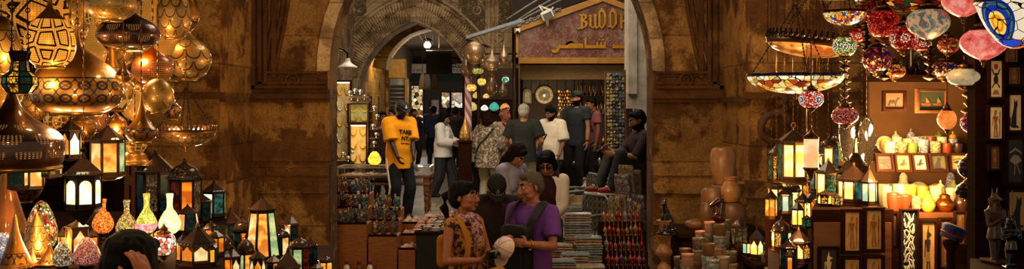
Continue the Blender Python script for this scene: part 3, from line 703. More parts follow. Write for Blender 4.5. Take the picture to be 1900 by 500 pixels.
spec = [
 # px py Y rx top bot shape mat label
 (93, 84, 3.3, 45, -22, 124, 'onion', B1, 'small onion lamp with glowing amber hexagon engraving, in front of the widest brass lamp'),
 (143, 172, 3.75, 82, 45, 211, 'onion', BR_L, 'widest onion lamp of brown brass with an interlaced band and scrolled rosettes'),
 (22, 256, 3.25, 92, 150, 312, 'dome', BR_D, 'broad bronze dome lamp with overlapping scales, at the left edge of the stall'),
 (64, 30, 3.9, 60, -50, 88, 'ball', B1b, 'big round golden lamp with curling engraving, behind the amber hexagon lamp'),
 (2, 95, 3.62, 34, 30, 138, 'ball', BR_P, 'brass ball lamp cut by the left edge, above the green spindle lantern'),
 (206, 6, 3.4, 46, -60, 37, 'flat', BR_Q, 'pale engraved brass lamp with a flat lower rim, at the top between two darker lamps'),
 (238, 62, 3.7, 57, 8, 91, 'flat', BR_D, 'dark brown squat lamp with pierced scales and a pale lower rim'),
 (283, 124, 4.0, 37, 78, 156, 'flat', BR_C, 'polished copper squat lamp with fine pierced dots'),
 (294, 48, 4.5, 37, -30, 105, 'oval', BR_G, 'tall golden oval lamp of densely pierced brass above the copper lamp'),
 (322, 40, 4.15, 31, -30, 71, 'oval', BR_P, 'pale silver-gold lamp with scale pattern, top of the outer column of lamps'),
 (345, 108, 4.78, 46, 42, 147, 'flat', BR_P, 'large pale brass onion lamp with fan scales, outermost lamp beside the stone wall'),
 (293, 181, 3.85, 29, 146, 209, 'ball', BR_Q, 'round brass ball lamp with cut-out medallion, under the copper lamp'),
 (262, 240, 3.6, 30, 168, 264, 'cone', BR_N, 'cone-topped brass lamp with a bright spot, below the round ball lamp'),
 (172, 96, 4.2, 30, 15, 132, 'cone', BR_G, 'narrow cone lamp of glowing perforated gold behind the amber lamp'),
 (207, 158, 4.05, 40, 52, 206, 'cone', BR_H, 'long-necked cone lamp with star piercings right behind the widest lamp'),
 (229, 138, 3.5, 15, 95, 152, 'cone', BR_N, 'tiny bell-shaped brass lamp hanging in front of the long-necked cone lamp'),
 (250, 140, 4.35, 26, 104, 166, 'flat', BR_N, 'small plain brass lamp half hidden left of the copper lamp'),
 (186, 30, 4.4, 26, -10, 66, 'ball', BR_H, 'small engraved ball lamp hidden behind the dark squat lamp'),
 (128, 18, 4.5, 42, -30, 62, 'ball', BR_Q, 'round golden ball lamp with lit scrollwork near the top of the stall'),
 (12, 22, 4.4, 40, -40, 60, 'ball', BR_S, 'big brass ball lamp in the upper corner of the stall'),
 (248, 198, 4.5, 24, 160, 222, 'ball', BR_G, 'small glowing perforated ball lamp behind the cone-topped lamp'),
 (215, 232, 4.3, 20, 200, 252, 'onion', BR_N, 'little dark brass lamp under the star-pierced cone lamp'),
 (60, 190, 4.55, 32, 150, 226, 'ball', BR_S, 'perforated brass ball lamp behind the broad bronze dome'),
 (268, 14, 4.9, 30, -20, 46, 'ball', BR_S, 'round brass lamp in the back row at the top of the stall'),
 (105, 215, 4.7, 24, 180, 244, 'onion', BR_H, 'small pierced brass lamp in shade beneath the widest lamp'),
 (232, 100, 4.9, 30, 60, 130, 'onion', BR_S, 'brass onion lamp deep in the back row behind the dark squat lamp'),
 (318, 128, 4.95, 26, 96, 150, 'ball', BR_H, 'small brass lamp tucked between copper lamp and outermost lamp'),
]
spec += [
 (2, 160, 4.2, 40, 100, 205, 'onion', BR_H, 'brass onion lamp at the left edge behind the green spindle lantern'),
 (95, 150, 4.35, 30, 110, 178, 'ball', BR_G, 'glowing perforated ball lamp glimpsed behind the amber lamp'),
 (160, 55, 4.9, 34, 10, 92, 'ball', BR_H, 'engraved ball lamp in shadow left of the dark squat lamp'),
 (210, 70, 5.2, 34, 30, 105, 'flat', BR_N, 'dim brass lamp far back, behind the dark squat lamp'),
 (262, 92, 5.2, 28, 50, 120, 'ball', BR_S, 'dim scale-pierced lamp far back, above the copper lamp'),
 (345, 30, 5.3, 24, -20, 58, 'ball', BR_N, 'small dark brass lamp at the very top beside the stone wall'),
 (150, 232, 4.6, 28, 205, 262, 'flat', BR_N, 'shaded brass lamp just under the widest lamp'),
 (182, 222, 5.0, 22, 190, 246, 'onion', BR_C, 'small copper lamp in shade above the green-panelled lantern'),
 (40, 330, 5.3, 40, 300, 375, 'flat', BR_N, 'dark brass lamp low behind the dim glass lanterns'),
 (235, 170, 5.3, 30, 130, 196, 'ball', BR_H, 'dim engraved lamp far back beside the star-pierced cone lamp'),
 (320, 200, 5.3, 16, 165, 222, 'cone', BR_N, 'tiny dark lamp hanging behind the chandelier chains'),
 (80, 70, 5.1, 40, 20, 112, 'flat', BR_S, 'gold lamp far back between amber lamp and corner ball'),
]
for a in spec: brass_lamp(*a[:8], a[8])
# chandelier dish hanging low on chains
CH = brass('chandelier_brass', '#9a6a30', 'scales', 22, 4, .1, .98, .25, .3)
t = dish(345, 243, 4.7, 54, 30, CH, BRONZE, 'round brass hanging bowl with crenellated rim, on beaded chains from a small plate', chains=4, name='hanging_bowl')
m = MB(); r = S(54, 4.7)
for i in range(40):
    a = 2 * pi * i / 40; m.box((r * cos(a), r * sin(a), .014), (.012, .006, .018), Rz(a + pi / 2))
m.build('crenellation', BRONZE, t)
for i in range(4):
    a = .9 + i * pi / 2; m = MB(); m.ell((r * .55 * cos(a), r * .55 * sin(a), .0), .014); m.build('bulb', BULB, t)
# base-shaped brass lamp
t = thing('pierced_metal_lamp', 'waisted brass lamp with flared round foot, beside the hexagonal green-panelled lantern', 'lamp', P(250, 306, 4.18))
m = MB(); k = S(1, 4.18); m.lathe(smoothp([(27 * k, 0), (27 * k, 6 * k), (24 * k, 9 * k), (19 * k, 20 * k), (15 * k, 24 * k), (22 * k, 34 * k), (21 * k, 44 * k), (10 * k, 50 * k), (9 * k, 54 * k)], 3), 32); m.build('lamp_body', BR_H, t)
m = MB(); m.torus((0, 0, 2 * k), 27 * k, .006); m.build('bottom_rim', GOLDM, t); chain(t, 54 * k, CAN - t.location.z)
# green and amber spindle lantern
t = thing('spindle_lantern', 'small waisted lantern with green and amber glass ribs, hung on two chains', 'lantern', P(37, 135, 3.1)); k = S(1, 3.1)
GA = glass('#e0a02a', 1.6, '#a86a10', pattern=True); GG = glass('#1f5a34', .5, '#0a2a18', pattern=True)
prof = [(24, 22), (16, 38), (19, 39)]
rings = [(18, 39), (14, 22), (17, 2), (30, -8), (31, -22), (20, -38)]
m = MB(); m.rings([[Vector((q * .93 * k * cos(2 * pi * i / 8 + .39), q * .93 * k * sin(2 * pi * i / 8 + .39), z * k)) for i in range(8)] for q, z in rings], False)
for i in range(8):
    a = 2 * pi * i / 8 + .39; m.tube([(q * k * cos(a), q * k * sin(a), z * k) for q, z in rings], .0025, 5)
for q, z in rings: m.torus((0, 0, z * k), q * k * .96, .0025, 24, 5)
m.build('frame', IRON, t)
for i in range(8):
    a0, a1 = 2 * pi * i / 8 + .39 + .06, 2 * pi * (i + 1) / 8 + .39 - .06
    if sin((a0 + a1) / 2) > .5: continue
    m = MB()
    for (q0, z0), (q1, z1) in zip(rings[1:-1], rings[2:]):
        v = [m.bm.verts.new((q * k * cos(a), q * k * sin(a), z * k)) for q, z, a in ((q0 * .97, z0, a0), (q0 * .97, z0, a1), (q1 * .97, z1, a1), (q1 * .97, z1, a0))]; m.face(v)
    m.build('glass_pane', GG if i % 2 == 0 else GA, t)
for x in (-16, 16):
    m = MB()
    for i in range(22):
        f = i / 21; m.torus((x * k * (1 - f * .75), 0, 39 * k + .007 + f * (CAN - t.location.z - 39 * k - .01)), .007, .0018, 8, 4, Rx(pi / 2) if i % 2 else Ry(pi / 2))
    m.tube([(x * k, 0, 39 * k), (x * k * .25, 0, CAN - t.location.z)], .0018, 5); m.build('chain', IRON, t)
# glass lanterns
GW = glass('#fff4cf', 2.2, '#ffe08a', 8); GAM = glass('#f5b04a', 1.5, '#b8641a', 10); GGR = glass('#c9cf86', 1.1, '#7a9a6a', 10); GTE = glass('#3f7f78', .5, '#15382f'); GOR = glass('#ef8a1c', 1.4, '#a84a0a', 8)
GCR = glass('#e8d89a', 1.2, '#c98a3a', 8); GPT = glass('#a8925a', .35, '#4a3a1c', 20, pattern=True); GRD = glass('#7a2412', .35, '#2a0a06'); GTD = glass('#1f4a4a', .15, '#0a1a1a'); GYE = glass('#f0d060', 1.5, '#c98a20', 9)
lantern(155, 283, 419, 3.55, 31, [GW], 'black hexagonal lantern with bright white arched lights and a pierced pointed base', 6, True, .0, 'drop')
lantern(200, 228, 336, 3.95, 30, [GGR, GCR, GAM], 'hexagonal bronze lantern with green and amber glass, hanging above the bottle lamps', 6, True, .0, frame=BRONZE)
lantern(131, 218, 300, 4.2, 20, [GW, GAM], 'small hanging lantern glowing amber and white behind the black hexagonal one', 6, True, .3, 'house')
lantern(33, 290, 355, 4.2, 20, [GTE, GTD, GCR], 'dim green-glass lantern in the shade beneath the bronze dome', 4, True, .2)
lantern(66, 292, 355, 4.35, 18, [GTE, GCR, GTD], 'dim lantern with teal and cream glass next to the tall copper cone', 4, True, .5)
lantern(96, 275, 332, 4.1, 18, [GPT], 'small lantern with patterned glass beside the bronze dome', 6, True, .2)
lantern(143, 400, 479, 4.05, 21, [GYE, GYE, GCR], 'squat lantern with yellow curved glass standing under the black lantern', 4, False, .78, 'house', frame=BRONZE, domef=.2)
lantern(116, 415, 473, 4.15, 9, [GAM], 'narrow amber lantern standing left of the yellow curved-glass lantern', 4, False, .7)
lantern(172, 418, 470, 4.2, 10, [GOR], 'narrow orange lantern standing right of the yellow curved-glass lantern', 4, False, .7)
lantern(289, 278, 412, 5.45, 34, [GPT, GTD], 'tall unlit black lantern with mashrabiya screens on the back of the counter', 8, False, .1)
lantern(343, 283, 412, 5.2, 30, [GOR, GPT, GPT, GRD], 'tall black lantern with an orange light and patterned glass, at the counter back', 8, False, -.35, 'bulb')
lantern(348, 383, 440, 4.9, 24, [GCR, GCR, GTD], 'low dark lantern with cream trapezoid glass, in front of the tall orange-lit lantern', 6, False, .1, taper=.7)
lantern(375, 370, 428, 5.35, 18, [GTD, GGR], 'small dark pointed lantern with pale green glass, beside the low cream one', 6, False, .2)
lantern(397, 345, 418, 5.55, 22, [GGR, GW, GTE], 'lantern with pale green and white lit glass next to the stone wall', 6, False, .2)
lantern(367, 420, 500, 3.95, 30, [GCR, GAM], 'hexagonal lantern with cream pointed lights, front edge of the counter', 6, False, .0, 'house', frame=BRONZE, domef=.5)
lantern(340, 440, 500, 3.97, 13, [GAM], 'small amber lantern at the front edge, left of the cream-lit hexagonal one', 4, False, .7)
# lower counter
lantern(411, 402, 500, 6.28, 24, [GAM, GYE], 'gold-lit lantern with caged dome and small crest, front of the lower counter', 6, False, .3, 'bulb', domef=.45)
lantern(486, 352, 486, 6.75, 36, [GOR, GTE, GCR, GAM, GGR], 'tallest tapering lantern with striped green, blue and amber glass on the lower counter', 8, False, .3, frame=IRON, taper=.62, domef=.2)
lantern(456, 418, 500, 6.32, 18, [GAM, GGR], 'caged-dome lantern with amber and pale green lights before the tallest lantern', 6, False, .1, 'bulb', domef=.42)
lantern(432, 440, 503, 6.22, 15, [GCR, GAM], 'low crested lantern glowing cream, between the two caged-dome lanterns', 6, False, .2, 'house')
lantern(534, 440, 503, 6.22, 24, [GTD, GAM], 'dark lantern with a crest of metal leaves before the red-glass lantern', 6, False, .2, domef=.6)
lantern(556, 420, 497, 6.4, 19, [GRD, GTD, GGR], 'dark lantern with red and green glass and a pointed crown', 6, False, .5, 'bulb')
lantern(508, 455, 500, 6.3, 15, [GAM, GTD], 'low lantern with small amber lights between the tallest and the dark leafy one', 6, False, .1)
lantern(604, 458, 500, 6.35, 13, [GAM, GYE], 'small gold lantern nearest to the gate opening', 6, False, .3, 'bulb')
lantern(588, 470, 502, 6.25, 12, [GAM, GTD], 'tiny dark lantern beside the small gold one near the gate opening', 6, False, .1)
for i, (x, y0, Y, rx, g, st, lb) in enumerate([
 (330, 395, 5.7, 16, [GTD, GPT], 'hex', 'unlit small dark lantern at the back beside the tall orange-lit one'), (312, 392, 4.95, 12, [GTD], 'bulb', 'little unlit lantern tucked behind the cream bottle lamp'),
 (392, 410, 4.45, 14, [GAM, GTD], 'bulb', 'small lantern with caged dome at the corner of the counter'), (400, 425, 4.2, 15, [GAM, GOR], 'hex', 'orange-lit lantern at the right corner of the counter'),
 (292, 420, 4.75, 13, [GYE], 'house', 'small yellow lantern between two bottle lamps and the cream-lit lantern'), (390, 448, 3.95, 14, [GYE, GTD], 'hex', 'low yellow lantern at the front right corner of the counter')]):
    lantern(x, y0, HY + (CZ - CT) * F / Y, Y, rx, g, lb, 6, False, .2 * i, st)
for i, (x, y0, Y, rx, g, st, lb) in enumerate([
 (428, 385, 7.2, 20, [GTD, GPT], 'hex', 'unlit dark lantern at the back left of the lower counter'), (448, 400, 6.8, 16, [GOR, GTD], 'bulb', 'dark lantern with one orange light left of the tallest lantern'),
 (520, 420, 7.1, 17, [GTD, GCR], 'bulb', 'dark caged lantern behind the red-glass lantern'), (576, 440, 6.8, 12, [GTD], 'hex', 'unlit small lantern behind the tiny dark one near the gate opening'),
 (478, 462, 6.2, 14, [GAM, GCR], 'house', 'tiny cream-lit lantern in front of the tallest one'), (420, 460, 6.18, 12, [GOR], 'hex', 'tiny orange lantern at the front left of the lower counter'),
 (540, 395, 7.4, 14, [GTD], 'drop', 'thin dark lantern standing against the gate pier')]):
    lantern(x, y0, HY + (CZ - .73) * F / Y, Y, rx, g, lb, 6, False, .2 * i, st)
# bottle lamps
MZO = mosaic('orange_chips', ['#d8561a', '#f08a2a', '#b83a0e', '#ffb050'], 220, 1.2, .04)
MZG = mosaic('green_pink_chips', ['#6a8a2a', '#c95a6a', '#e0b040', '#3a6a2a', '#e8c890'], 170, .9, .045)
MZY = mosaic('yellow_chips', ['#f0d050', '#f6e690', '#7aa03a', '#e8a030'], 180, 1.4, .045, band=(.70, .9, ['#e88aa0', '#f4b8b0', '#d86a7a']))
MZW = mosaic('cream_chips', ['#f6ecb8', '#ffe58a', '#f2d070', '#fff6d8'], 230, 1.6, .04, gc='#7a4a12')
vase_lamp(191, 451, 4.6, 19, 415, 370, MZO, 'orange mosaic glass bottle lamp, first of four on the counter')
vase_lamp(235, 451, 4.6, 19, 422, 372, MZG, 'green and pink mosaic bottle lamp behind the dark-haired woman')
vase_lamp(272, 451, 4.6, 19, 415, 360, MZY, 'bottle lamp with yellow mosaic and a pink band')
vase_lamp(315, 451, 4.6, 20, 415, 360, MZW, 'bright cream mosaic bottle lamp, last of the four on the counter')
# cones, eggs and balls standing on the counter
def egg(px, base, Y, rx, top, mat, label, name='mosaic_egg_lamp'):
    p = snap(P(px, base, Y)); r = S(rx, Y); h = S(base - top, Y); t = thing(name, label, 'lamp', p)
    m = MB(); m.lathe([(r * .55, .0), (r * .6, .012), (r * .4, .02), (r * .5, .03)], 20); m.build('base_ring', BRONZE, t)
    m = MB(); m.lathe(smoothp([(.002, h), (r * .3, h * .95), (r * .7, h * .75), (r * .97, h * .48), (r, h * .33), (r * .82, h * .13), (r * .5, .025)], 4), 30); m.build('shade', mat, t)
MZM = mosaic('many_chips', ['#b8402a', '#e8d8a0', '#4a7a4a', '#d88a3a', '#7a2a1a'], 100, .9); MZR = mosaic('rose_chips', ['#b04038', '#d87a68', '#8a2a28', '#e8a890'], 260, .6, .06, gc='#e8c8b8'); MZI = mosaic('ivory_chips', ['#d8c8a0', '#f0e2c0', '#a88a5a', '#6a3a2a'], 180, .5, .05)
MZRW = mosaic('red_white_chips', ['#c8442a', '#f6e6c8', '#e88a6a', '#fff0d8'], 60, 1.1, gc='#8a4a2a'); MZS = mosaic('silver_chips', ['#d8d8e8', '#a8a8c8', '#fff8f0', '#8a8aa8'], 160, .5, .04)
egg(77, 470, 4.3, 28, 374, MZM, 'egg-shaped lamp of multicoloured mosaic between copper cone and black lantern')
egg(116, 502, 3.87, 18, 452, MZI, 'ivory speckled egg lamp at the front edge of the counter')
egg(161, 500, 3.9, 24, 444, MZR, 'rose red mosaic egg lamp at the front edge of the counter')
egg(153, 516, 3.86 - .0, 13, 488, MZS, 'small silvery egg lamp poking up before the rose red one') if False else None
globe(304, 478, 4.05, 22, 22, MZRW, 'red and white mosaic ball lamp beside the hand of the dark-haired woman', hang=False, top=0)
egg(1, 512, 3.9 - .02, 34, 432, MZS, 'silvery glitter ball lamp cut by the left edge') if False else egg(1, 500, 3.9, 34, 436, MZS, 'silvery glitter ball lamp cut by the left edge')
brass_lamp(10, 425, 4.32, 44, 312, 470, 'tall', BR_K, 'tall engraved copper cone lamp glowing at the left edge', stand=True)
def metal_cone(px, base, Y, rx, top, mat, label, shape='tall'):
    p = snap(P(px, base, Y)); r = S(rx, Y); h = S(base - top, Y); t = thing('metal_cone_lamp', label, 'lamp', p)
    m = MB()
    if shape == 'funnel': pr = [(.003, h), (r * .1, h * .93), (r * .18, h * .75), (r * .38, h * .5), (r * .75, h * .22), (r, h * .06), (r, 0)]
    else: pr = [(.003, h), (r * .12, h * .93), (r * .35, h * .78), (r * .68, h * .55), (r * .93, h * .3), (r, h * .12), (r * .85, 0)]
    m.lathe(smoothp(pr, 4), 36); m.build('shade', mat, t)
    m = MB(); m.torus((0, 0, .005), r * .97 if shape == 'funnel' else r * .86, .005); m.build('bottom_rim', GOLDM, t)
metal_cone(68, 480, 4.13, 27, 395, BR_P, 'brass cone lamp with glowing scale piercings, under the mosaic egg')
metal_cone(28, 502, 3.88, 34, 403, BR_N, 'plain brass funnel lamp with tall spout, in front of the copper cone', 'funnel')
metal_cone(92, 497, 3.95, 26, 457, BR_N, 'short brass funnel lamp between the rose egg and the tall spout funnel', 'funnel')
metal_cone(60, 490, 4.0, 13, 462, BR_N, 'small brass funnel lamp squeezed between two bigger funnels', 'funnel')
# ================================================================ right lamp and souvenir shop
PANG = 0
def cylpoly(cx, cz, rx, rz, n=14, a0=0, a1=2 * pi): return [(cx + rx * cos(a0 + (a1 - a0) * i / n), cz + rz * sin(a0 + (a1 - a0) * i / n)) for i in range(n + (0 if abs(a1 - a0 - 2 * pi) < 1e-6 else 1))]
# figures in a box x -.5...5, z 0..1 : (polygon, colour index)
FIG = {
 'standing': [(cylpoly(0, .88, .09, .07), 0), ([(-.1, .92), (.12, .96), (.06, .78), (-.14, .74)], 1), ([(-.2, .74), (.2, .74), (.09, .5), (-.09, .5)], 0), ([(-.1, .52), (.1, .52), (.16, .3), (-.14, .3)], 1), ([(-.1, .3), (-.02, .3), (-.06, .04), (-.14, .04)], 0), ([(.04, .3), (.12, .3), (.2, .04), (.1, .04)], 0), ([(-.16, 0), (.28, 0), (.28, .04), (-.16, .04)], 1), ([(.18, .74), (.22, .7), (.36, .5), (.32, .48)], 0), ([(-.24, .72), (-.18, .74), (-.22, .42), (-.27, .42)], 0), ([(.34, .9), (.37, .9), (.35, .04), (.32, .04)], 2)],
 'jackal': [([(-.12, .8), (.02, 1.), (.05, .86), (.28, .8), (.1, .76), (.04, .7), (-.1, .7)], 2), ([(-.22, .7), (.2, .7), (.1, .46), (-.1, .46)], 2), ([(-.12, .46), (.12, .46), (.18, .26), (-.16, .26)], 1), ([(-.12, .26), (-.03, .26), (-.06, .03), (-.15, .03)], 2), ([(.04, .26), (.12, .26), (.2, .03), (.1, .03)], 2), ([(-.28, .7), (-.2, .7), (-.24, .36), (-.3, .36)], 2), ([(-.2, 0), (.3, 0), (.3, .04), (-.2, .04)], 0)],
 'cat': [([(-.22, .02), (.3, .02), (.3, .08), (.12, .1), (.12, .45), (.14, .62), (.22, .74), (.18, .9), (.1, .84), (.02, .84), (-.04, .93), (-.06, .74), (-.1, .6), (-.26, .36), (-.3, .16)], 2), ([(-.28, .04), (-.42, .1), (-.4, .36), (-.36, .34), (-.36, .14), (-.26, .08)], 2)],
 'scarab': [(cylpoly(0, .48, .2, .13), 2), (cylpoly(0, .64, .13, .05), 2), (cylpoly(0, .88, .17, .085), 3), ([(-.2, .62), (-.38, .8), (-.33, .82), (-.14, .66)], 2), ([(.2, .62), (.38, .8), (.33, .82), (.14, .66)], 2), ([(-.16, .38), (-.36, .24), (-.3, .22), (-.1, .36)], 2), ([(.16, .38), (.36, .24), (.3, .22), (.1, .36)], 2), ([(-.3, .02), (.3, .02), (.16, .16), (-.16, .16)], 1)],
 'bird': [([(-.4, .3), (-.1, .5), (.1, .8), (.2, .74), (.16, .5), (.42, .4), (.1, .34), (-.1, .16), (-.14, .3)], 2)],
 'boats': [([(-.42, .35), (.0, .35), (-.06, .2), (-.36, .2)], 0), ([(.06, .35), (.44, .35), (.38, .2), (.1, .2)], 0), ([(-.24, .36), (-.21, .7), (-.06, .4)], 1), ([(.24, .36), (.27, .72), (.4, .4)], 1)],
 'camels': [([(-.4, .2), (-.34, .2), (-.3, .4), (-.2, .56), (-.1, .46), (0, .56), (.1, .44), (.2, .7), (.32, .7), (.3, .62), (.22, .6), (.14, .3), (.1, .1), (.06, .1), (.04, .3), (-.24, .3), (-.26, .1), (-.3, .1), (-.32, .28)], 2)],
 'eye': [([(-.4, .5), (-.1, .66), (.2, .64), (.42, .5), (.1, .42), (-.1, .42)], 2), (cylpoly(.02, .53, .09, .1), 1), ([(-.05, .42), (.0, .42), (-.05, .12), (-.1, .14)], 2), ([(.05, .42), (.1, .42), (.3, .2), (.36, .28), (.3, .14)], 2), ([(-.42, .72), (0, .84), (.42, .72), (.4, .68), (0, .78), (-.4, .68)], 2)],
}
PAPY = plain('papyrus', '#b58a4e', .8, 0, .25, 30); INKS = [plain('ochre_ink', '#8a4a22', .8), plain('buff_ink', '#8a6a3a', .8), plain('black_ink', '#150c08', .8), plain('red_ink', '#a02418', .8)]
PWHITE = plain('cream_card', '#d8c49a', .8); WHITEINK = plain('white_ink', '#cfc8b8', .7)
def picture(x0, y0, x1, y1, Y, fig, label, bg=PAPY, fw=.12, lean=0., yaw=0., frame=None, inks=None, name='framed_picture'):
    p = P((x0 + x1) / 2, y1, Y); w, h = S(x1 - x0, Y), S(y1 - y0, Y); f = min(w, h) * fw; frame = frame or DWOOD
    t = thing(name, label, 'picture', p, 0); t.rotation_euler = (lean, 0, yaw)
    m = MB(); m.bx(-w / 2, -w / 2 + f, -.012, .012, 0, h); m.bx(w / 2 - f, w / 2, -.012, .012, 0, h); m.bx(-w / 2 + f, w / 2 - f, -.012, .012, 0, f); m.bx(-w / 2 + f, w / 2 - f, -.012, .012, h - f, h)
    m.bx(-w / 2 + f * .3, w / 2 - f * .3, .004, .010, f * .3, h - f * .3)
    bevel(m.build('frame', frame, t), .002)
    m = MB(); iw, ih = w - 2 * f, h - 2 * f; m.bx(-iw / 2, iw / 2, -.001, .004, f, h - f); m.mi = 1
    if fig == 'script':     # interlaced calligraphy strokes
        rnd = random.Random(5); m.mi = 3
        for k in range(14):
            zc = f + ih * (.07 + k * .066); s_ = 1 if k % 2 else -1; r_ = iw * .06
            pts = [(s_ * iw * .33 * cos(a * .6 + k), -.002, zc + ih * .055 * sin(a * 1.25 + k * 1.7)) for a in [j * .45 for j in range(13)]]
            m.tube(pts, [r_ * (.35 + .65 * sin(pi * j / 12)) for j in range(13)], 5)
            pts = [(s_ * iw * (.36 - .5 * j / 8), -.002, zc + ih * .05 * cos(j * .9)) for j in range(9)]; m.tube(pts, [r_ * (.3 + .6 * sin(pi * j / 8)) for j in range(9)], 5)
        m.build('calligraphy', [bg, INKS[0], INKS[1], WHITEINK], t)
    elif fig == 'roundel':
        m.mi = 3; m.torus((0, -.002, f + ih * .5), iw * .36, iw * .03, 24, 4, Rx(pi / 2))
        for k in range(5): m.tube([(iw * .28 * cos(a + k), -.002, f + ih * .5 + iw * .16 * sin(a * 1.6 + k * 2)) for a in [j * .4 for j in range(7)]], iw * .022, 4)
        m.build('calligraphy', [bg, INKS[0], INKS[1], INKS[2]], t)
    else:
        for poly, ci in FIG[fig]:
            m.mi = 1 + ci; m.prism([(a * iw * .95, f + ih * (.05 + .9 * b)) for a, b in poly], -.0025 - .0003 * ci, -.0009)
        m.build('painting', [bg] + (inks or INKS), t)
    return t
# --- furniture
SURF += [1.3, 1.27, 1.54, 1.95, .5, .8, .95]
def table(name, label, x0, x1, Y0, Y1, z, mat=DWOOD, zb=-.45, cat='table'):
    t = thing(name, label, cat, ((x0 + x1) / 2, (Y0 + Y1) / 2, 0)); w = (x1 - x0) / 2; d = (Y1 - Y0) / 2
    m = MB(); m.bx(-w, w, -d, d, z - .04, z); bevel(m.build('top', mat, t), .005)
    m = MB(); m.bx(-w + .03, w - .03, -d + .03, d - .03, zb, z - .04); m.build('body', mat, t); return t
table('pottery_table', 'low dark table of pottery cups against the right gate pier', 1.0, 1.96, 6.76, 7.92, .5)
table('pottery_step', 'raised dark step carrying alabaster vases, against the wall', 1.3, 2.0, 7.97, 8.62, .8)
def pxY(px, Y): return ((px - 950) * Y / F, Y)
def named(o, nm, cat): o.name = nm; o['category'] = cat; return o
named(poly_counter('lower dark step with small lit lanterns left of the picture cabinet', [pxY(1425, 4.95), (1.41, 4.95), (1.41, 5.2), pxY(1500, 5.5), pxY(1500, 6.1), pxY(1425, 6.1)], .95), 'lantern_step', 'step')
named(poly_counter('higher dark step at the back of the lit lantern cluster', [pxY(1418, 6.15), pxY(1500, 6.15), (1.75, 6.2), (1.9, 6.7), pxY(1418, 6.7)], 1.12), 'lantern_step', 'step')
t = thing('picture_cabinet', 'dark wooden cabinet hung with papyrus pictures, glass lanterns on top', 'cabinet', (1.62, 5.6, 0))
q_ = [(x - 1.62, y - 5.6) for x, y in [(1.428, 4.88), (1.82, 4.88), (1.82, 5.95), pxY(1525, 5.95)]]
m = MB(); slab(m, q_, 1.26, 1.3); m.build('top', DWOOD, t); m = MB(); slab(m, q_, -.44, 1.26); m.build('body', DWOOD, t)
m = MB(); m.bx(-.185, .185, -.73, -.72, .3, 1.24); m.build('front_panel', MWOOD, t)
LX0, LX1 = 1.84, 2.62
t = thing('shelf_unit', 'lit wooden shelves of cups and pots at the back of the right stall', 'shelf unit', (LX0, 5.0, 0)); W_ = LX1 - LX0
YB = plain('yellow_plaster', '#6e4a24', .9, 0, .2, 6)
m = MB(); m.bx(.1, W_, .55, .58, -.45, 2.3); m.build('back_panel', YB, t)
for z in (1.27, 1.54, 1.95):
    m = MB(); m.bx(0, W_, .0 if z < 1.3 else .1, .55, z - .025, z); m.build('shelf', MWOOD if z < 1.3 else DWOOD, t)
for x in (W_,):
    m = MB(); m.bx(x - .015, x + .015, .1, .55, -.45, 2.3); m.build('side_panel', DWOOD, t)
m = MB(); m.bx(0, W_, .02, .54, -.45, 1.24); m.build('body', DWOOD, t)
t = thing('display_board', 'tall dark board hung with framed papyri at the right edge', 'board', P(1868, 470, 3.9))
m = MB(); m.bx(-.09, .55, .03, .06, -1.3, 1.05); m.build('panel', DWOOD, t)
m = MB(); m.bx(-.12, -.07, -.0, .07, -1.3, 1.2); m.build('post', DWOOD, t)
poly_counter('dark front counter with statuettes at the lower right corner', [pxY(1800, 3.4), (2.3, 3.4), (2.3, 3.86), pxY(1800, 3.86)], 1.22); SURF.append(1.22)
# --- framed papyri
picture(1561, 388, 1600, 472, 4.855, 'standing', 'framed papyrus of a standing figure, left of the two side by side on the cabinet', fw=.16)
picture(1601, 385, 1641, 469, 4.855, 'standing', 'framed papyrus of a figure with staff, right of the pair on the cabinet', fw=.16)
picture(1561, 476, 1600, 560, 4.855, 'standing', 'lower framed papyrus under the left cabinet picture', fw=.16)
picture(1601, 474, 1641, 558, 4.855, 'standing', 'lower framed papyrus under the right cabinet picture', fw=.16)
picture(1518, 458, 1557, 540, 4.86, 'jackal', 'dark framed picture of a seated white figure, below the small boxes', bg=plain('dark_print', '#2a1c10', .7), inks=[PWHITE] * 4, fw=.14)
picture(1643, 392, 1668, 462, 4.96, 'standing', 'narrow dark picture left of the black calligraphy panel', bg=plain('dim_print', '#4a3218', .7), fw=.2)
picture(1669, 388, 1704, 560, 4.90, 'script', 'tall black panel of white flowing calligraphy', bg=BLACK, fw=.1)
picture(1706, 408, 1738, 520, 4.94, 'jackal', 'papyrus of a black jackal-headed figure right of the calligraphy panel', fw=.14)
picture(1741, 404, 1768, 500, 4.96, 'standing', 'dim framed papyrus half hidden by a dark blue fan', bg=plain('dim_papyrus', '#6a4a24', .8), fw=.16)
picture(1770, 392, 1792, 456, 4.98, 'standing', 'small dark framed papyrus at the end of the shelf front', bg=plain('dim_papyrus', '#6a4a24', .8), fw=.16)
picture(1637, 168, 1681, 207, 5.0, 'camels', 'dark framed picture of a camel hung from the top shelf', bg=plain('dusk_print', '#5a3a1c', .7), fw=.14)
picture(1697, 165, 1759, 210, 4.95, 'boats', 'wide wooden framed picture of two boats', bg=plain('green_print', '#39402a', .6), fw=.12, frame=MWOOD, yaw=.15)
picture(1690, 92, 1722, 126, 5.25, 'roundel', 'white square framed roundel of black calligraphy above the cups', bg=PWHITE, fw=.12, frame=MWOOD)
rowl = ['dark framed eye picture, first in the tilted row below the cups', 'framed picture of a bird, second in the tilted row', 'pale framed picture of a bird, middle of the tilted row', 'dark green framed picture, fourth in the tilted row', 'framed papyrus at the end of the tilted row']
for i, (x0, x1, f, bgc) in enumerate([(1626, 1660, 'eye', '#2a1c12'), (1662, 1692, 'bird', '#8a6a34'), (1694, 1724, 'bird', '#c9a868'), (1726, 1760, 'cat', '#3a3a22'), (1763, 1796, 'eye', '#8a6a3a')]):
    picture(x0, 284, x1, 320, 4.98, f, rowl[i], bg=plain('print_' + str(i), bgc, .7), fw=.13, lean=-.3, yaw=(.05, -.06, .08, 0, -.2)[i])
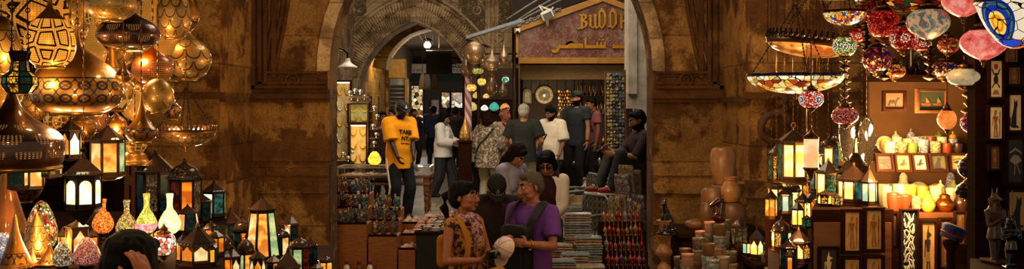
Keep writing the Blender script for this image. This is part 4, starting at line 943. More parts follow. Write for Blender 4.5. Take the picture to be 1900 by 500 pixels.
picture(1833, 110, 1862, 184, 3.86, 'scarab', 'tall framed papyrus of a scarab under a red disc', bg=PWHITE, fw=.12)
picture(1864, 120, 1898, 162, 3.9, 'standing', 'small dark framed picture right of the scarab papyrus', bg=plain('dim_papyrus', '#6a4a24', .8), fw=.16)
picture(1831, 195, 1863, 262, 3.86, 'standing', 'framed papyrus of a walking figure under the scarab papyrus', bg=PWHITE, fw=.14)
picture(1866, 172, 1899, 247, 3.88, 'cat', 'framed picture of a black seated cat on cream', bg=PWHITE, fw=.15)
picture(1866, 84, 1886, 116, 3.9, 'standing', 'small wooden frame hung behind the scarab papyrus', fw=.2, frame=MWOOD)
picture(1862, 252, 1905, 346, 3.88, 'eye', 'large dark framed picture with a faint pale eye', bg=plain('night_print', '#1c1410', .6), inks=[plain('grey_ink', '#8a8270', .8)] * 4, fw=.16)
picture(1866, 352, 1910, 432, 3.88, 'cat', 'cream picture with a big black animal shape, at the lower right edge', bg=plain('buff_card', '#a8844a', .8), fw=.1)
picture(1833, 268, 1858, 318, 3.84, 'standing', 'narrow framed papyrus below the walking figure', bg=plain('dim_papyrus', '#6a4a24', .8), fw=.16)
# --- pendant lamps of the right stall
TB = ['#f6e8b0', '#f0d68a', '#e8c060', '#fff2cc']
TIFF = mosaic('tiffany_leaf', TB, 30, .8, .045, band=(.1, .6, ['#f0a030', '#e8c860', '#a8401c', '#f6e0a0', '#7a1c14', '#e8b040']))
NAVY = mosaic('navy_rim', ['#1a1636', '#2a1c4a', '#0e1230', '#3a1a30'], 26, .25, .05)
dish(1476, 140, 4.6, 88, 34, TIFF, NAVY, 'wide shallow stained glass bowl lamp with navy rim and orange leaf glass', chains=3)
t = dish(1500, 82, 5.3, 76, 24, glass('#e8a850', .55, '#8a4a1a', 9), BRONZE, 'crown-rimmed metal ring chandelier above the wide stained glass bowl', chains=4, tilt=(0, .13), name='ring_chandelier', rimh=.5)
m = MB(); r = S(76, 5.3)
for i in range(44):
    a = 2 * pi * i / 44; m.lathe([(.009, .012), (.011, .03), (.004, .04), (.007, .046), (.001, .056)], 6, (r * 1.0 * cos(a), r * 1.0 * sin(a), 0))
m.build('crown_beads', IRON, t)
for i in range(6):
    a = i * pi / 3; m = MB(); m.ell((r * .6 * cos(a), r * .6 * sin(a), .01), .02); m.build('bulb', BULB, t)
MZ1 = mosaic('red_yellow_bowl', ['#c83a1a', '#f0c040', '#e8e0b0', '#8a1a14', '#3a4aa0', '#e87a2a'], 85, 1.0)
dish(1567, 22, 4.2, 39, 26, MZ1, BRONZE, 'half-round red and yellow mosaic bowl lamp under a dark metal disc', chains=3, n=36)
t = thing('metal_disc', 'dark metal disc hung over the half-round mosaic bowl', 'lamp canopy', P(1560, -8, 4.2)); m = MB(); m.lathe([(.001, .02), (.05, .012), (S(60, 4.2), .0), (S(60, 4.2), -.006), (.001, -.004)], 36); m.build('disc', IRON, t); chain(t, .02, CAN - t.location.z)
MG = mosaic('green_white_dots', ['#e8e0a0', '#3a7a3a', '#f0d060', '#b8502a', '#f6f0d0'], 110, .9)
globe(1567, 86, 4.3, 22, 19, rosette('green_flower', ['#b8402a', '#f6f0d0', '#2f7a4a', '#f6f0d0'], ['#d8c040', '#3f6a2a', '#f0e8b0', '#b85a2a'], 6, .9), 'green and white flower mosaic globe under the half-round bowl')
globe(1505, 184, 4.0, 23, 17, rosette('rwb_flower', ['#f6e8d8', '#1c2a8a', '#f6e8d8', '#c8201a', '#f0a080', '#a81a14'], ['#a81a14', '#f0d0c0', '#d8401a'], 4, 1.0, .5, 1.3), 'red, white and blue rosette globe lamp below the wide stained glass bowl')
globe(1568, 215, 4.4, 24, 17, rosette('pink_grain', ['#6a1a14', '#e88a78', '#6a1a14', '#d86a58'], ['#c85040', '#e08070', '#a83a2c'], 5, .55, .5, 2.2), 'rosy red grained globe with one dark flower, on the left')
MRD = rosette('deep_red_flowers', ['#f0d0b0', '#c8201a', '#f6e0c0', '#a8140e'], ['#8a0e0a', '#c82a1a', '#6a0a08', '#e05a3a'], 6, .7)
globe(1640, 45, 4.5, 29, 27, mosaic('ruby_chips', ['#8a0e0a', '#b81c12', '#d83a24', '#5a0806'], 130, .8), 'ruby red mosaic globe in the upper row')
globe(1677, 70, 4.35, 26, 24, MRD, 'deep red globe with pale flowers next to the ruby globe')
globe(1722, 42, 3.9, 39, 27, marbled('tulip_marble', ['#c0602a', '#2a8070', '#e8a878', '#1f6464', '#d0582a', '#f0c090'], .65, 14), 'tulip-shaped globe of marbled teal, orange and cream glass', tulip=.75)
PINK = marbled('pink_marble', ['#b82828', '#e8685c', '#f8a090', '#cc4038'], .85, 20)
globe(1787, 2, 3.6, 38, 26, PINK, 'pink crackle glass lamp cut by the top edge', tulip=.6)
globe(1825, 80, 3.7, 42, 27, PINK, 'big pink crackle glass lamp left of the peacock shade', tulip=.7)
globe(1789, 143, 3.95, 31, 17, marbled('ivory_glass', ['#a89468', '#cdbb90', '#8a7448'], .5, 14), 'flat ivory glass lamp with brass cap below the pink one')
globe(1812, 228, 4.1, 29, 21, rosette('dark_red_rose', ['#e8c0a0', '#a8140e', '#2a1c5a', '#c83a24'], ['#8a0e0a', '#2a1c6a', '#c82a1a', '#e06a4a'], 6, .7), 'dark red and blue mosaic globe low on the right')
globe(1757, 222, 4.3, 17, 19, marbled('orange_glass', ['#d8481a', '#f08a3a', '#ff9a50'], 1.0, 22), 'small plain orange glass globe between shelves and ivory lamp', tulip=.1)
globe(1752, 130, 4.8, 26, 16, mosaic('dark_multi', ['#5a1a12', '#2a2a6a', '#b86a2a', '#7a1a14', '#e8c080'], 100, .45), 'dim multicoloured mosaic globe behind the boats picture')
globe(1627, 110, 4.7, 26, 24, mosaic('night_blue_red', ['#7a1410', '#141a5a', '#a8281a', '#3a0a0a', '#d89a4a'], 90, .5), 'blue and red mosaic globe hanging beneath the ruby one')
globe(1710, 82, 4.6, 18, 14, MRD, 'small red flower globe behind the marbled tulip lamp')
globe(1620, 20, 5.0, 26, 20, mosaic('wine_chips', ['#5a0a08', '#8a1a12', '#a83a24'], 110, .4), 'dim wine-red globe in the back row at the top')
globe(1760, 84, 4.7, 20, 15, mosaic('wine_chips2', ['#5a1a08', '#b83a22', '#d88a44'], 110, .45), 'small dim red and amber globe behind the pink lamps')
globe(1800, 312, 4.2, 22, 19, mosaic('dark_blue_chips', ['#1a1a4a', '#3a1414', '#14243a', '#6a1a14'], 110, .12), 'unlit dark blue mosaic globe in shadow at the end of the shelves')
globe(1796, 355, 4.15, 22, 15, mosaic('dark_wine_chips', ['#2a0c0c', '#1a1424', '#3a1a10'], 110, .06), 'unlit dark globe right under the dark blue one')
globe(1660, 132, 4.9, 20, 14, mosaic('amber_red', ['#a83a14', '#e8a040', '#6a140c'], 110, .5), 'amber and red mosaic globe half hidden above the camel picture')
globe(1592, 66, 4.9, 16, 14, MRD, 'tiny red flower globe behind the green and white one')
# stained glass dome at the top and peacock cone
TIF2 = mosaic('dark_tiffany', ['#6a1410', '#a85a20', '#3a1410', '#c89a4a', '#1c3a2a'], 24, .3, .06)
dish(1700, -6, 4.4, 112, 30, TIF2, IRON, 'wide dark stained glass dome lamp across the top of the right stall', chains=0)
n = NT('peacock_glass'); u, v, _ = uvn(n)
du = n.ma('MULTIPLY', n.ma('SUBTRACT', n.ma('FRACT', n.ma('ADD', n.ma('MULTIPLY', u, 3.), .75)), .5), 1.55); dv = n.ma('MULTIPLY', n.ma('SUBTRACT', v, .42), 1.)
d1 = n.ma('SQRT', n.ma('ADD', n.ma('MULTIPLY', du, du), n.ma('MULTIPLY', dv, dv))); ob = n.coord(); edge = n.voro(ob, 26, 'DISTANCE_TO_EDGE'); cc = n.xyz(n.voro(ob, 26, out='Color'))[0]
body = n.ramp(d1, [(0, hexc('#f6c23a')), (.1, hexc('#e88a1a')), (.16, hexc('#f6d860')), (.22, hexc('#1a2f9a')), (.33, hexc('#3a7a3a')), (.37, hexc('#142a8a')), (.43, hexc('#e8dcc0'))], 'CONSTANT')
low = n.ramp(cc, [(0, hexc('#f08a1a')), (.3, hexc('#2a48c0')), (.55, hexc('#f6d040')), (.8, hexc('#c8401a'))], 'CONSTANT')
col = n.mix(n.step(v, .74), body, low); gl = n.ma('LESS_THAN', edge, .028)
n.set(col=n.mix(gl, col, (.01, .008, .006, 1)), rough=.15, emis=col, es=n.ma('MULTIPLY', n.ma('SUBTRACT', 1., gl), .8))
t = thing('stained_glass_lamp', 'cone-shaped stained glass shade with blue and yellow peacock eyes, at the upper right corner', 'lamp', P(1884, 10, 3.3)); k = S(1, 3.3)
m = MB(); m.lathe(smoothp([(70 * k, 8 * k), (66 * k, -6 * k), (54 * k, -34 * k), (38 * k, -58 * k), (22 * k, -74 * k), (8 * k, -80 * k)], 4), 40, cap=False); m.build('shade', n.m, t)
m = MB(); m.torus((0, 0, 8 * k), 70 * k, .006); m.build('rim', IRON, t)
m = MB(); m.ell((0, 0, -35 * k), .035); m.build('bulb', BULB, t)
for a in (0, 2.1, 4.2):
    m = MB(); m.cyl((70 * k * cos(a), 70 * k * sin(a), 8 * k), (0, 0, .35), .002, n=5); m.build('chain', IRON, t)
chain(t, .35, CAN - t.location.z)
# parchment cylinder lamp, its chain
t = thing('cylinder_lamp', 'pale parchment cylinder lamp hanging in front of the glass lanterns', 'lamp', P(1505, 313, 4.3)); k = S(1, 4.3)
m = MB(); m.lathe([(13 * k, 56 * k), (13.5 * k, 54 * k), (13.5 * k, 2 * k), (13 * k, 0)], 28); m.build('shade', glass('#ffdfae', 1.0, '#f0b878', 7), t)
m = MB(); m.lathe([(14.5 * k, 2 * k), (14.5 * k, -2 * k), (9 * k, -6 * k), (3 * k, -18 * k), (.001, -24 * k)], 20); m.build('bottom_cap', BRONZE, t)
m = MB(); m.lathe([(14.5 * k, 55 * k), (14.5 * k, 58 * k), (6 * k, 66 * k), (2 * k, 72 * k)], 20); m.build('top_cap', BRONZE, t); chain(t, 72 * k, CAN - t.location.z)
# dark carved discs / plates hanging behind
for px, py, rx, ry, lb in [(1572, 245, 16, 55, 'dark oval brass tray hanging behind the rosy grained globe'), (1608, 262, 18, 48, 'dark curved metal tray hanging beside the lit shelves')]:
    t = thing('metal_tray', lb, 'tray', P(px, py, 5.0 + (px - 1572) * .003)); k = S(1, 5.0)
    m = MB(); m.rings([[Vector((rx * k * q * cos(a), -.012 * (1 - q), ry * k * q * sin(a))) for a in [2 * pi * i / 32 for i in range(32)]] for q in (.02, .5, .85, 1, .98)]); m.build('tray', brass('tray_metal', '#2c2418', 'curl', 6, 6, 0, 1, .5), t); chain(t, ry * k, CAN - t.location.z)
# --- standing lit lanterns on cabinet and step
GLT = glass('#f6e8a8', 1.8, '#e8b860', 9); GL2 = glass('#c9d8a0', 1.2, '#8ab0a0', 9); GL3 = glass('#ffe49a', 2.2, '#f0b040', 8); GMO = glass('#c9b060', 1.0, '#7a8a3a', 30, pattern=True); GPG = glass('#4a8a5a', .7, '#1a4a2a', 30, pattern=True); GPA = glass('#e8b050', 1.4, '#c88020', 30, pattern=True)
lantern(1470, 230, 345, 5.9, 33, [GPA, GPG, GL3, GLT], 'large tapered glass lantern with amber and green panels at the back left of the cluster', 8, False, .25, frame=BRONZE, domef=.2) if False else None
lantern(1472, 236, 345, 5.7, 29, [GPA, GPG, GLT, GL3], 'large hanging lantern with speckled amber and green glass at the left of the cluster', 8, True, .2, frame=BRONZE, domef=.25)
lantern(1503, 262, 345, 5.95, 22, [GL3, GPA, GL3], 'bright yellow hanging lantern behind the parchment cylinder lamp', 6, True, .5, frame=BRONZE)
lantern(1519, 300, 360, 5.75, 16, [GTE, GL3, GTE], 'teal-glass lantern right of the parchment cylinder lamp', 6, False, .3)
lantern(1584, 298, 378, 5.13, 27, [GLT, GLT, GTE, GLT], 'octagonal lantern with cream lights and one teal light on the cabinet', 8, False, .1, frame=BRONZE, domef=.42)
lantern(1537, 290, 366, 5.45, 21, [GMO, GLT, GPG], 'lantern with patterned cream and green glass beside the octagonal one', 6, False, .5, frame=BRONZE, domef=.35)
lantern(1574, 285, 366, 5.42, 17, [GPA, GL3], 'small domed lantern behind the octagonal one', 6, False, .2, domef=.4)
lantern(1613, 300, 378, 5.0, 14, [GLT, GL2], 'small pale lantern at the back corner beside the octagonal one', 6, False, .6, domef=.4)
lantern(1531, 345, 376, 5.05, 13, [GL3, GPA], 'tiny yellow lantern on the cabinet before the patterned one', 6, False, .1, 'house')
lantern(1553, 352, 378, 5.02, 10, [GPA, GMO], 'tiny dark-topped lantern beside the octagonal one', 6, False, .3)
ls = [(1440, 330, 392, 6.5, 15, [GAM, GLT], 'hex', 'small amber lantern at the far left of the cluster'), (1457, 345, 400, 6.2, 13, [GPG, GL2], 'hex', 'small pale green lantern left in the cluster'), (1471, 335, 398, 6.35, 15, [GLT, GL3], 'bulb', 'small bright cream lantern with onion dome in the cluster'),
 (1490, 355, 418, 5.95, 15, [GOR, GAM, GL3], 'hex', 'orange-lit lantern in the middle of the cluster'), (1508, 352, 410, 5.98, 14, [GAM, GOR], 'house', 'amber lantern with sloped roof, right middle of the cluster'),
 (1431, 350, 410, 6.15, 11, [GAM], 'hex', 'narrow amber lantern at the cluster edge, next to the bare wall'), (1480, 372, 425, 5.7, 12, [GL3], 'hex', 'small yellow lantern half hidden in the cluster middle')]
for i, (x, y0, y1, Y, rx, g_, st, lb) in enumerate(ls): 
    zt_ = 1.12
    lantern(x, y0, y1, Y, rx, g_, lb, 6, True, .3 * i, st, frame=BRONZE)
lantern(1450, 400, 466, 5.95, 17, [GL3, GPA, GTD], 'round caged lantern with glaring bulb light on the step', 8, False, .1, 'bulb', frame=BRONZE, domef=.45)
lantern(1482, 418, 487, 5.5, 20, [GL3, GLT, GPA], 'house-shaped lantern of pierced metal blazing at the top, on the step', 6, False, .2, 'house', frame=BRONZE, domef=.45)
lantern(1463, 440, 500, 5.25, 16, [GAM, GTD], 'dark lantern with arched amber lights at the front of the step', 6, False, .5, frame=IRON)
lantern(1466, 455, 508, 5.08, 10, [GTD, GAM], 'small dark lantern beneath the house-shaped one', 6, False, .2)
table('small_step', 'small dark step for two pale lanterns, left of the lit cluster', .98, 1.5, 6.66, 6.74, .6) if False else None
table('small_crate', 'small dark crate lifting two cream-lit lanterns beside the pottery', P(1380, 0, 7.2).x, P(1445, 0, 7.2).x, 6.84, 7.36, .73, DWOOD, .5, 'crate')
lantern(1404, 418, 478, 7.1, 12, [GLT, GL3], 'square cream-lit lantern beside the pottery', 4, False, .7, 'house', frame=BRONZE, domef=.38)
lantern(1386, 440, 474, 7.25, 8, [GL2, GLT], 'slim pale lantern just left of the square cream-lit one', 4, False, .5)
lantern(1497, 398, 425, 5.05, 9, [GPG], 'miniature green lantern on the back of the step', 4, True, .3)
for x, y0, y1, Y, rx, g_, st, lb in [(1442, 262, 345, 6.3, 16, [GPG, GPA], 'hex', 'slim hanging lantern with green and amber speckled glass, leftmost above the cluster'), (1537, 252, 322, 6.0, 17, [GTE, GLT], 'bulb', 'hanging lantern with teal and cream lights right of the parchment lamp'),
 (1560, 240, 312, 6.3, 18, [GPT, GMO], 'bulb', 'dim hanging lantern with a tall dome over the octagonal one'), (1600, 236, 296, 5.9, 14, [GLT, GPA], 'hex', 'small hanging lantern above the cabinet beside the curved metal tray'), (1516, 318, 372, 6.3, 13, [GL3, GAM], 'hex', 'small amber hanging lantern behind the parchment lamp foot'),
 (1455, 318, 372, 6.6, 14, [GL3], 'house', 'small glaring yellow lantern high at the back of the cluster'), (1495, 326, 378, 6.7, 13, [GLT, GAM], 'bulb', 'cream hanging lantern at the very back of the cluster'), (1520, 372, 424, 6.3, 12, [GAM, GTD], 'hex', 'dark lantern with amber light in the gap left of the cabinet')]:
    lantern(x, y0, y1, Y, rx, g_, lb, 6, True, .25, st, frame=BRONZE)
for px, y0, y1, Y, lb in [(1568, 106, 196, 4.45, 'long dark turned pendant column below the green and white flower globe'), (1640, 78, 150, 4.75, 'dark turned pendant below the ruby globe'), (1725, 84, 150, 4.55, 'dark beaded pendant under the marbled tulip lamp'), (1797, 168, 214, 4.3, 'short dark turned pendant under the ivory glass lamp'), (1608, 40, 120, 5.05, 'slim dark beaded pendant in the back row')]:
    def shp(Y): return [(P(px, y1, Y).z, 9, .035)]
    Y = clear_Y(px, Y, shp); p = P(px, y1, Y); h = S(y1 - y0, Y); t = thing('turned_pendant', lb, 'pendant', p); q_ = int(h / .028); pr = [(.002, 0)]
    for i in range(q_): pr += [(.008, h * (i + .1) / q_), ((.03, .02, .026)[i % 3], h * (i + .5) / q_), (.008, h * (i + .9) / q_)]
    m = MB(); m.lathe(smoothp(pr, 3), 14); m.build('turned_body', BRONZE if px % 2 else IRON, t); chain(t, h, CAN - p.z)
# carved boxes
def small_box(px, base, w, h, d, Y, mat, label):
    p = snap(P(px, base, Y)); t = thing('inlaid_box', label, 'box', p, random.uniform(-.2, .2)); a, b = S(w, Y), S(h, Y)
    m = MB(); m.bx(-a / 2, a / 2, -d / 2, d / 2, 0, b * .7); bevel(m.build('box_body', mat, t), .002); m = MB(); m.bx(-a / 2 - .002, a / 2 + .002, -d / 2 - .002, d / 2 + .002, b * .72, b); bevel(m.build('lid', mat, t), .003)
INL = mosaic('bone_inlay', ['#d8cca8', '#b8a888', '#e8dcc0', '#4a3a2a'], 200, 0, .1)
small_box(1546, 402, 24, 24, .05, 4.96, INL, 'lilac-white patterned box on the cabinet edge') if False else None
for i, (x, y, w_, h_, Y, lb) in enumerate([(1430, 483, 30, 16, 6.95, 'white inlaid box beside the square cream-lit lantern'), (1392, 530, 32, 18, 6.95, 'larger bone-inlaid box in front of the pottery table edge'), (1436, 500, 26, 18, 5.9, 'pale box low between pottery cups and lanterns')]):
    small_box(x, y, w_, h_, .09, Y, INL, lb)
# --- pottery, alabaster, cat
ALB = plain('alabaster', '#5f3d20', .45, 0, .4, 7, .1); ALB2 = plain('banded_alabaster', '#8a5f38', .4, 0, .45, 5, .1)
def vase(px, base, Y, prof, mat, label, name='alabaster_vase', cat='vase', z=None, lip=True):
    p = snap(P(px, base, Y)) if z is None else Vector((P(px, base, Y).x, Y, z)); k = S(1, Y); t = thing(name, label, cat, p)
    pr = smoothp([(r * k, h * k) for r, h in prof], 4); m = MB(); m.lathe(pr, 30, cap=False); m.lathe([(.001, .002), (pr[0][0], .0)], 30, cap=False)
    m.lathe([(pr[-1][0] * .86, pr[-1][1]), (pr[-1][0] * .8, pr[-1][1] - 6 * k)], 30); m.build('body', mat, t)
    if lip: m = MB(); m.torus((0, 0, pr[-1][1]), pr[-1][0] * .93, pr[-1][0] * .07, 26, 6); m.build('lip', mat, t)
    return t, pr[-1][1]
_, h1 = vase(1325, 424, 8.25, [(17, 0), (20, 20), (25, 50), (23, 70), (17, 76)], ALB, 'squat brown alabaster jar at the bottom of the left vase stack')
vase(1343, 0, 8.3, [(0, 0)] * 2, ALB, '') if False else None
_, h = vase(1343, 424, 8.42, [(20, 0), (23, 30), (24, 70), (22, 76)], ALB, 'brown alabaster cylinder jar under the tallest pale jar'); z1 = .8 + h
vase(1342, 0, 8.42, [(16, 0), (21, 18), (24, 48), (21, 64), (17, 67)], ALB2, 'tallest pale alabaster jar, topmost of the vase stack', z=z1 + .012)
_, h = vase(1362, 424, 8.1, [(13, 0), (19, 12), (22, 30), (20, 46), (14, 52)], ALB, 'round alabaster jar at the foot of the right stack'); z1 = .8 + h
vase(1356, 0, 8.1, [(12, 0), (17, 10), (18, 24), (11, 38), (9, 42), (13, 45)], ALB2, 'flared alabaster vase balanced on the round jar', z=z1 + .012)
vase(1312, 424, 8.15, [(10, 0), (13, 14), (14, 34), (11, 48), (8, 52)], ALB, 'small alabaster jar left of the vase stacks')
_, h = vase(1290, 424, 8.2, [(14, 0), (19, 6), (19, 14), (10, 18)], ALB, 'low round alabaster bowl with lid beside the pier')
CUPS = [plain('cream_glaze', '#94826a', .35), fabric('blue_floral_glaze', ['#b8a890', '#2f5a7a', '#8aa0a0'], 45, 'floral', .3), fabric('teal_brown_glaze', ['#8a8468', '#2f5a5a', '#7a3a20'], 55, 'floral', .3), plain('brown_glaze', '#6a4a30', .4), plain('rose_glaze', '#a87a68', .4)]
def make_cup(mat, label, k=.045, h=.085, flare=1.0, handle=False, name='pottery_cup'):
    t = thing(name, label, 'cup'); m = MB(); m.lathe([(k * .8, 0), (k * .86, h * .04), (k * flare, h * .95), (k * flare, h), (k * flare * .9, h), (k * .75, h * .1), (.001, h * .08)], 24); m.build('cup_body', mat, t)
    m = MB(); m.torus((0, 0, h * .82), k * flare * .98, .0025, 24, 5); m.build('glaze_band', CUPS[3], t)
    if handle: m = MB(); m.tube([(k * .9, 0, h * .8), (k * 1.4, 0, h * .72), (k * 1.45, 0, h * .4), (k * .88, 0, h * .22)], .005, 6); m.build('handle', mat, t)
    return t
protos = [make_cup(c, 'x') for c in CUPS]; used = set()
cup_lb = ['cream', 'blue-patterned', 'teal and brown patterned', 'brown', 'rose']
stacks = [(1275, 7.15, 3, 0), (1296, 7.35, 4, 1), (1314, 7.05, 4, 2), (1335, 7.45, 5, 0), (1285, 6.9, 2, 4), (1322, 6.88, 3, 2), (1342, 7.02, 3, 1), (1300, 7.75, 4, 3), (1262, 7.6, 2, 0), (1318, 7.6, 5, 1), (1355, 6.9, 2, 3), (1272, 7.42, 3, 4), (1345, 7.75, 5, 4), (1357, 7.28, 3, 3)]
where = ['second stack from the pier, front', 'tall stack behind the front row', 'middle stack near the front', 'tall stack right of the middle', 'short front stack', 'front middle stack', 'front right stack', 'back stack', 'stack nearest the pier', 'tallest back stack', 'front stack at the right end', 'stack in the second row by the pier', 'back right stack', 'stack beside the slim pale lantern']
lv = ['bottom', 'second', 'third', 'fourth', 'fifth']
for si, (px, Y, nn, mi) in enumerate(stacks):
    for j in range(nn):
        mt = (mi + j * 2) % 5 if j else mi; x = P(px, 0, Y).x + random.uniform(-.004, .004); lb = cup_lb[mt] + ' pottery cup, ' + (lv[j] if j < nn - 1 else 'top') + ' in the ' + where[si]
        o = protos[mt]
        if mt in used: o = dup(o)
        used.add(mt); o.location = (x, Y, .501 + j * .0865); o['label'] = lb; o['group'] = 'stacked pottery cups'; o.rotation_euler = (0, 0, random.random() * 6)
# black cat statue on a stacked pedestal
k = S(1, 7.4)
vase(1232, 502, 7.4, [(13, 0), (12, 6), (6, 14), (6, 18), (14, 28), (15, 36), (8, 46), (5, 50), (12, 60), (14, 66), (9, 76), (12, 88), (14, 92)], ALB2, 'turned alabaster pedestal carrying the black cat', name='alabaster_pedestal', cat='pedestal')
zt = .501 + 92 * k
TMP = bpy.data.scenes.new('workbench')
def tmp_dg():
    with bpy.context.temp_override(scene=TMP, view_layer=TMP.view_layers[0]): return bpy.context.evaluated_depsgraph_get()
def remesh(mb, vox, smooth=3, mats=(), name='m'):
    me = mb.mesh('tmp'); ob = bpy.data.objects.new('tmp', me); TMP.collection.objects.link(ob)
    a = ob.modifiers.new('r', 'REMESH'); a.mode = 'VOXEL'; a.voxel_size = vox
    if smooth: b_ = ob.modifiers.new('s', 'SMOOTH'); b_.iterations = smooth; b_.factor = .5
    dg = tmp_dg(); new = bpy.data.meshes.new_from_object(ob.evaluated_get(dg)); new.name = name
    bpy.data.objects.remove(ob); bpy.data.meshes.remove(me)
    new.materials.clear()
    for m_ in (mats if isinstance(mats, (list, tuple)) else [mats]): new.materials.append(m_)
    new.polygons.foreach_set('use_smooth', [True] * len(new.polygons)); return new
def solid(name, mb, vox, mats, parent=None, smooth=3, loc=None):
    o = bpy.data.objects.new(name, remesh(mb, vox, smooth, mats, name)); COL.objects.link(o)
    if parent: o.parent = parent
    if loc is not None: o.location = loc
    return o
def cat_statue(loc, s, rz, label, mat):
    m = MB(); E = m.ell
    E((0, .03, .09), (.05, .07, .09)); E((0, -.0, .16), (.042, .045, .09)); m.cyl((0, -.01, .2), (0, -.03, .28), .035, .024); E((0, -.045, .30), (.034, .036, .032)); E((0, -.08, .29), (.016, .02, .014))
    for q in (-1, 1):
        m.cyl((q * .02, -.03, .32), (q * .027, -.03, .375), .014, .003, 8); m.cyl((q * .022, -.05, .18), (q * .024, -.06, .01), .018, .013); E((q * .024, -.075, .01), (.014, .024, .011)); E((q * .045, .02, .05), (.022, .06, .05)); E((q * .048, -.03, .012), (.014, .03, .012))
    m.tube([(.03, .09, .02), (.08, .06, .015), (.085, 0, .015), (.07, -.04, .015)], [.012, .011, .01, .008], 8)
    o = solid('cat_statue', m, .006, mat, None, 2, loc); o.scale = (s,) * 3; o.rotation_euler = (0, 0, rz); tag(o, label, 'statue'); return o
EBONY = plain('ebony', '#0c0908', .25, 0, .3, 20, .05)
t = thing('statue_plinth', 'flat black plinth between the cat and its alabaster pedestal', 'plinth', (P(1236, 0, 7.4).x, 7.4, zt + .004)); m = MB(); m.lathe([(18 * k, 0), (18 * k, 3 * k), (15 * k, 4 * k), (15 * k, 6 * k)], 20); m.build('slab', EBONY, t)
cat_statue((P(1237, 0, 7.4).x, 7.4, zt + .006 + 6 * k), 64 * k / .375, -.9, 'black seated cat statue on the alabaster pedestal beside the gate pier', EBONY)
# horse-like dark glazed head
m = MB(); m.ell((0, 0, .04), (.05, .04, .045)); m.cyl((0, 0, .05), (.02, 0, .15), .035, .026); m.ell((.0, 0, .165), (.03, .025, .028)); m.cyl((-.01, 0, .16), (-.07, 0, .12), .024, .014); m.cyl((.02, .012, .18), (.025, .012, .21), .008, .002, 6); m.cyl((.02, -.012, .18), (.025, -.012, .21), .008, .002, 6)
zb_ = .501 + 5 * .0865
o = solid('horse_head_figure', m, .006, plain('oxblood_glaze', '#3a140c', .2, 0, .4, 9), None, 2, (P(1335, 0, 7.45).x, 7.45, zb_ + .006)); tag(o, 'dark red glazed horse head figure topping the pottery stacks', 'figurine')
lantern(1372, 405, 466, 7.55, 14, [GPT], 'unlit brass-framed lantern behind the pottery', 6, False, .2, 'bulb', frame=BRONZE)
for i, (px, Y, h_, c_) in enumerate([(1386, 7.55, .22, '#3a2412'), (1399, 7.7, .26, '#4a6a6a'), (1411, 7.85, .24, '#2a4a4a'), (1424, 7.62, .2, '#5a3a20'), (1436, 7.82, .22, '#7a2a14')]):
    t = thing('standing_book', ['dark brown', 'pale blue', 'dark teal', 'tan', 'red'][i] + ' bound album standing upright behind the lanterns', 'book', (P(px, 0, Y).x, Y, .501), .5)
    m = MB(); m.bx(-.02, .02, -.07, .07, 0, h_); bevel(m.build('cover', plain('cover' + c_, c_, .5), t), .002); m = MB(); m.bx(-.016, .016, -.072, .066, .004, h_ + .001); m.build('pages', PWHITE, t)
# shelf contents
SH = [plain('white_porcelain', '#d8c8a0', .25), fabric('delft_porcelain', ['#d8ccb0', '#3a4a8a', '#a8a8b0'], 60, 'floral', .2), fabric('black_pattern_porcelain', ['#d8c8a0', '#2a2018', '#c8a050'], 70, 'floral', .25), plain('yellow_glaze', '#d8a83a', .3), plain('green_glaze', '#7a8a3a', .3), plain('copper_pot', '#b0602a', .25, .9), plain('dark_glaze', '#3a2214', .3), plain('terracotta_glaze', '#8a3a1c', .35)]
def teacup(mat, label, r=.045, h=.07, kind='cup'):
    t = thing({'cup': 'teacup', 'pot': 'lidded_pot', 'bowl': 'glazed_bowl', 'plate': 'display_plate'}[kind], label, {'cup': 'cup', 'pot': 'pot', 'bowl': 'bowl', 'plate': 'plate'}[kind])
    if kind == 'cup':
        m = MB(); m.lathe(smoothp([(r * .5, 0), (r * .8, h * .2), (r * .98, h * .6), (r, h), (r * .92, h), (r * .7, h * .25), (.001, h * .15)], 3), 22); m.build('cup_body', mat, t)
        m = MB(); m.tube([(r * .95, 0, h * .85), (r * 1.45, 0, h * .75), (r * 1.4, 0, h * .35), (r * .8, 0, h * .25)], r * .1, 6); m.build('handle', mat, t)
    elif kind == 'bowl':
        m = MB(); m.lathe(smoothp([(r * .5, 0), (r * .5, h * .12), (r * 1.0, h * .5), (r * 1.3, h), (r * 1.22, h), (r * .8, h * .4), (.001, h * .2)], 3), 24); m.build('bowl_body', mat, t)
    elif kind == 'pot':
        m = MB(); m.lathe(smoothp([(r * .7, 0), (r * 1.15, h * .3), (r * 1.2, h * .55), (r * .7, h * .9), (r * .65, h)], 3), 24); m.build('pot_body', mat, t)
        m = MB(); m.lathe([(r * .75, h * 1.0), (r * .6, h * 1.12), (r * .15, h * 1.22), (r * .2, h * 1.32), (.001, h * 1.38)], 20); m.build('lid', mat, t)
    else:
        m = MB(); m.lathe([(.001, .004), (r * .9, .006), (r * 1.5, .018), (r * 1.5, .022), (r * .9, .012), (.001, .01)], 30, rot=Rx(pi / 2 - .25), c=(0, 0, r * 1.45)); m.build('plate_body', mat, t)
        m = MB(); m.bx(-r * .5, r * .5, -.01, .03, 0, .012); m.build('stand', DWOOD, t)
    return t
LBM = ['white', 'blue-and-white', 'black-patterned', 'yellow', 'olive green', 'copper', 'dark brown', 'terracotta']
shelf_items = []
def row(z, Y, items, where_):
    x = items[0]
    for i, (px, kind, mi, r, h) in enumerate(items): shelf_items.append((z, Y + random.uniform(-.01, .01), px, kind, mi, r, h, where_, i, len(items)))
row(1.54, 5.19, [(1634, 'cup', 0, .04, .07), (1652, 'cup', 1, .042, .08), (1672, 'bowl', 2, .04, .075), (1692, 'cup', 4, .045, .07), (1713, 'cup', 1, .045, .09), (1736, 'cup', 2, .045, .08), (1757, 'cup', 7, .04, .07), (1778, 'cup', 6, .04, .07)], 'front row of the middle shelf')
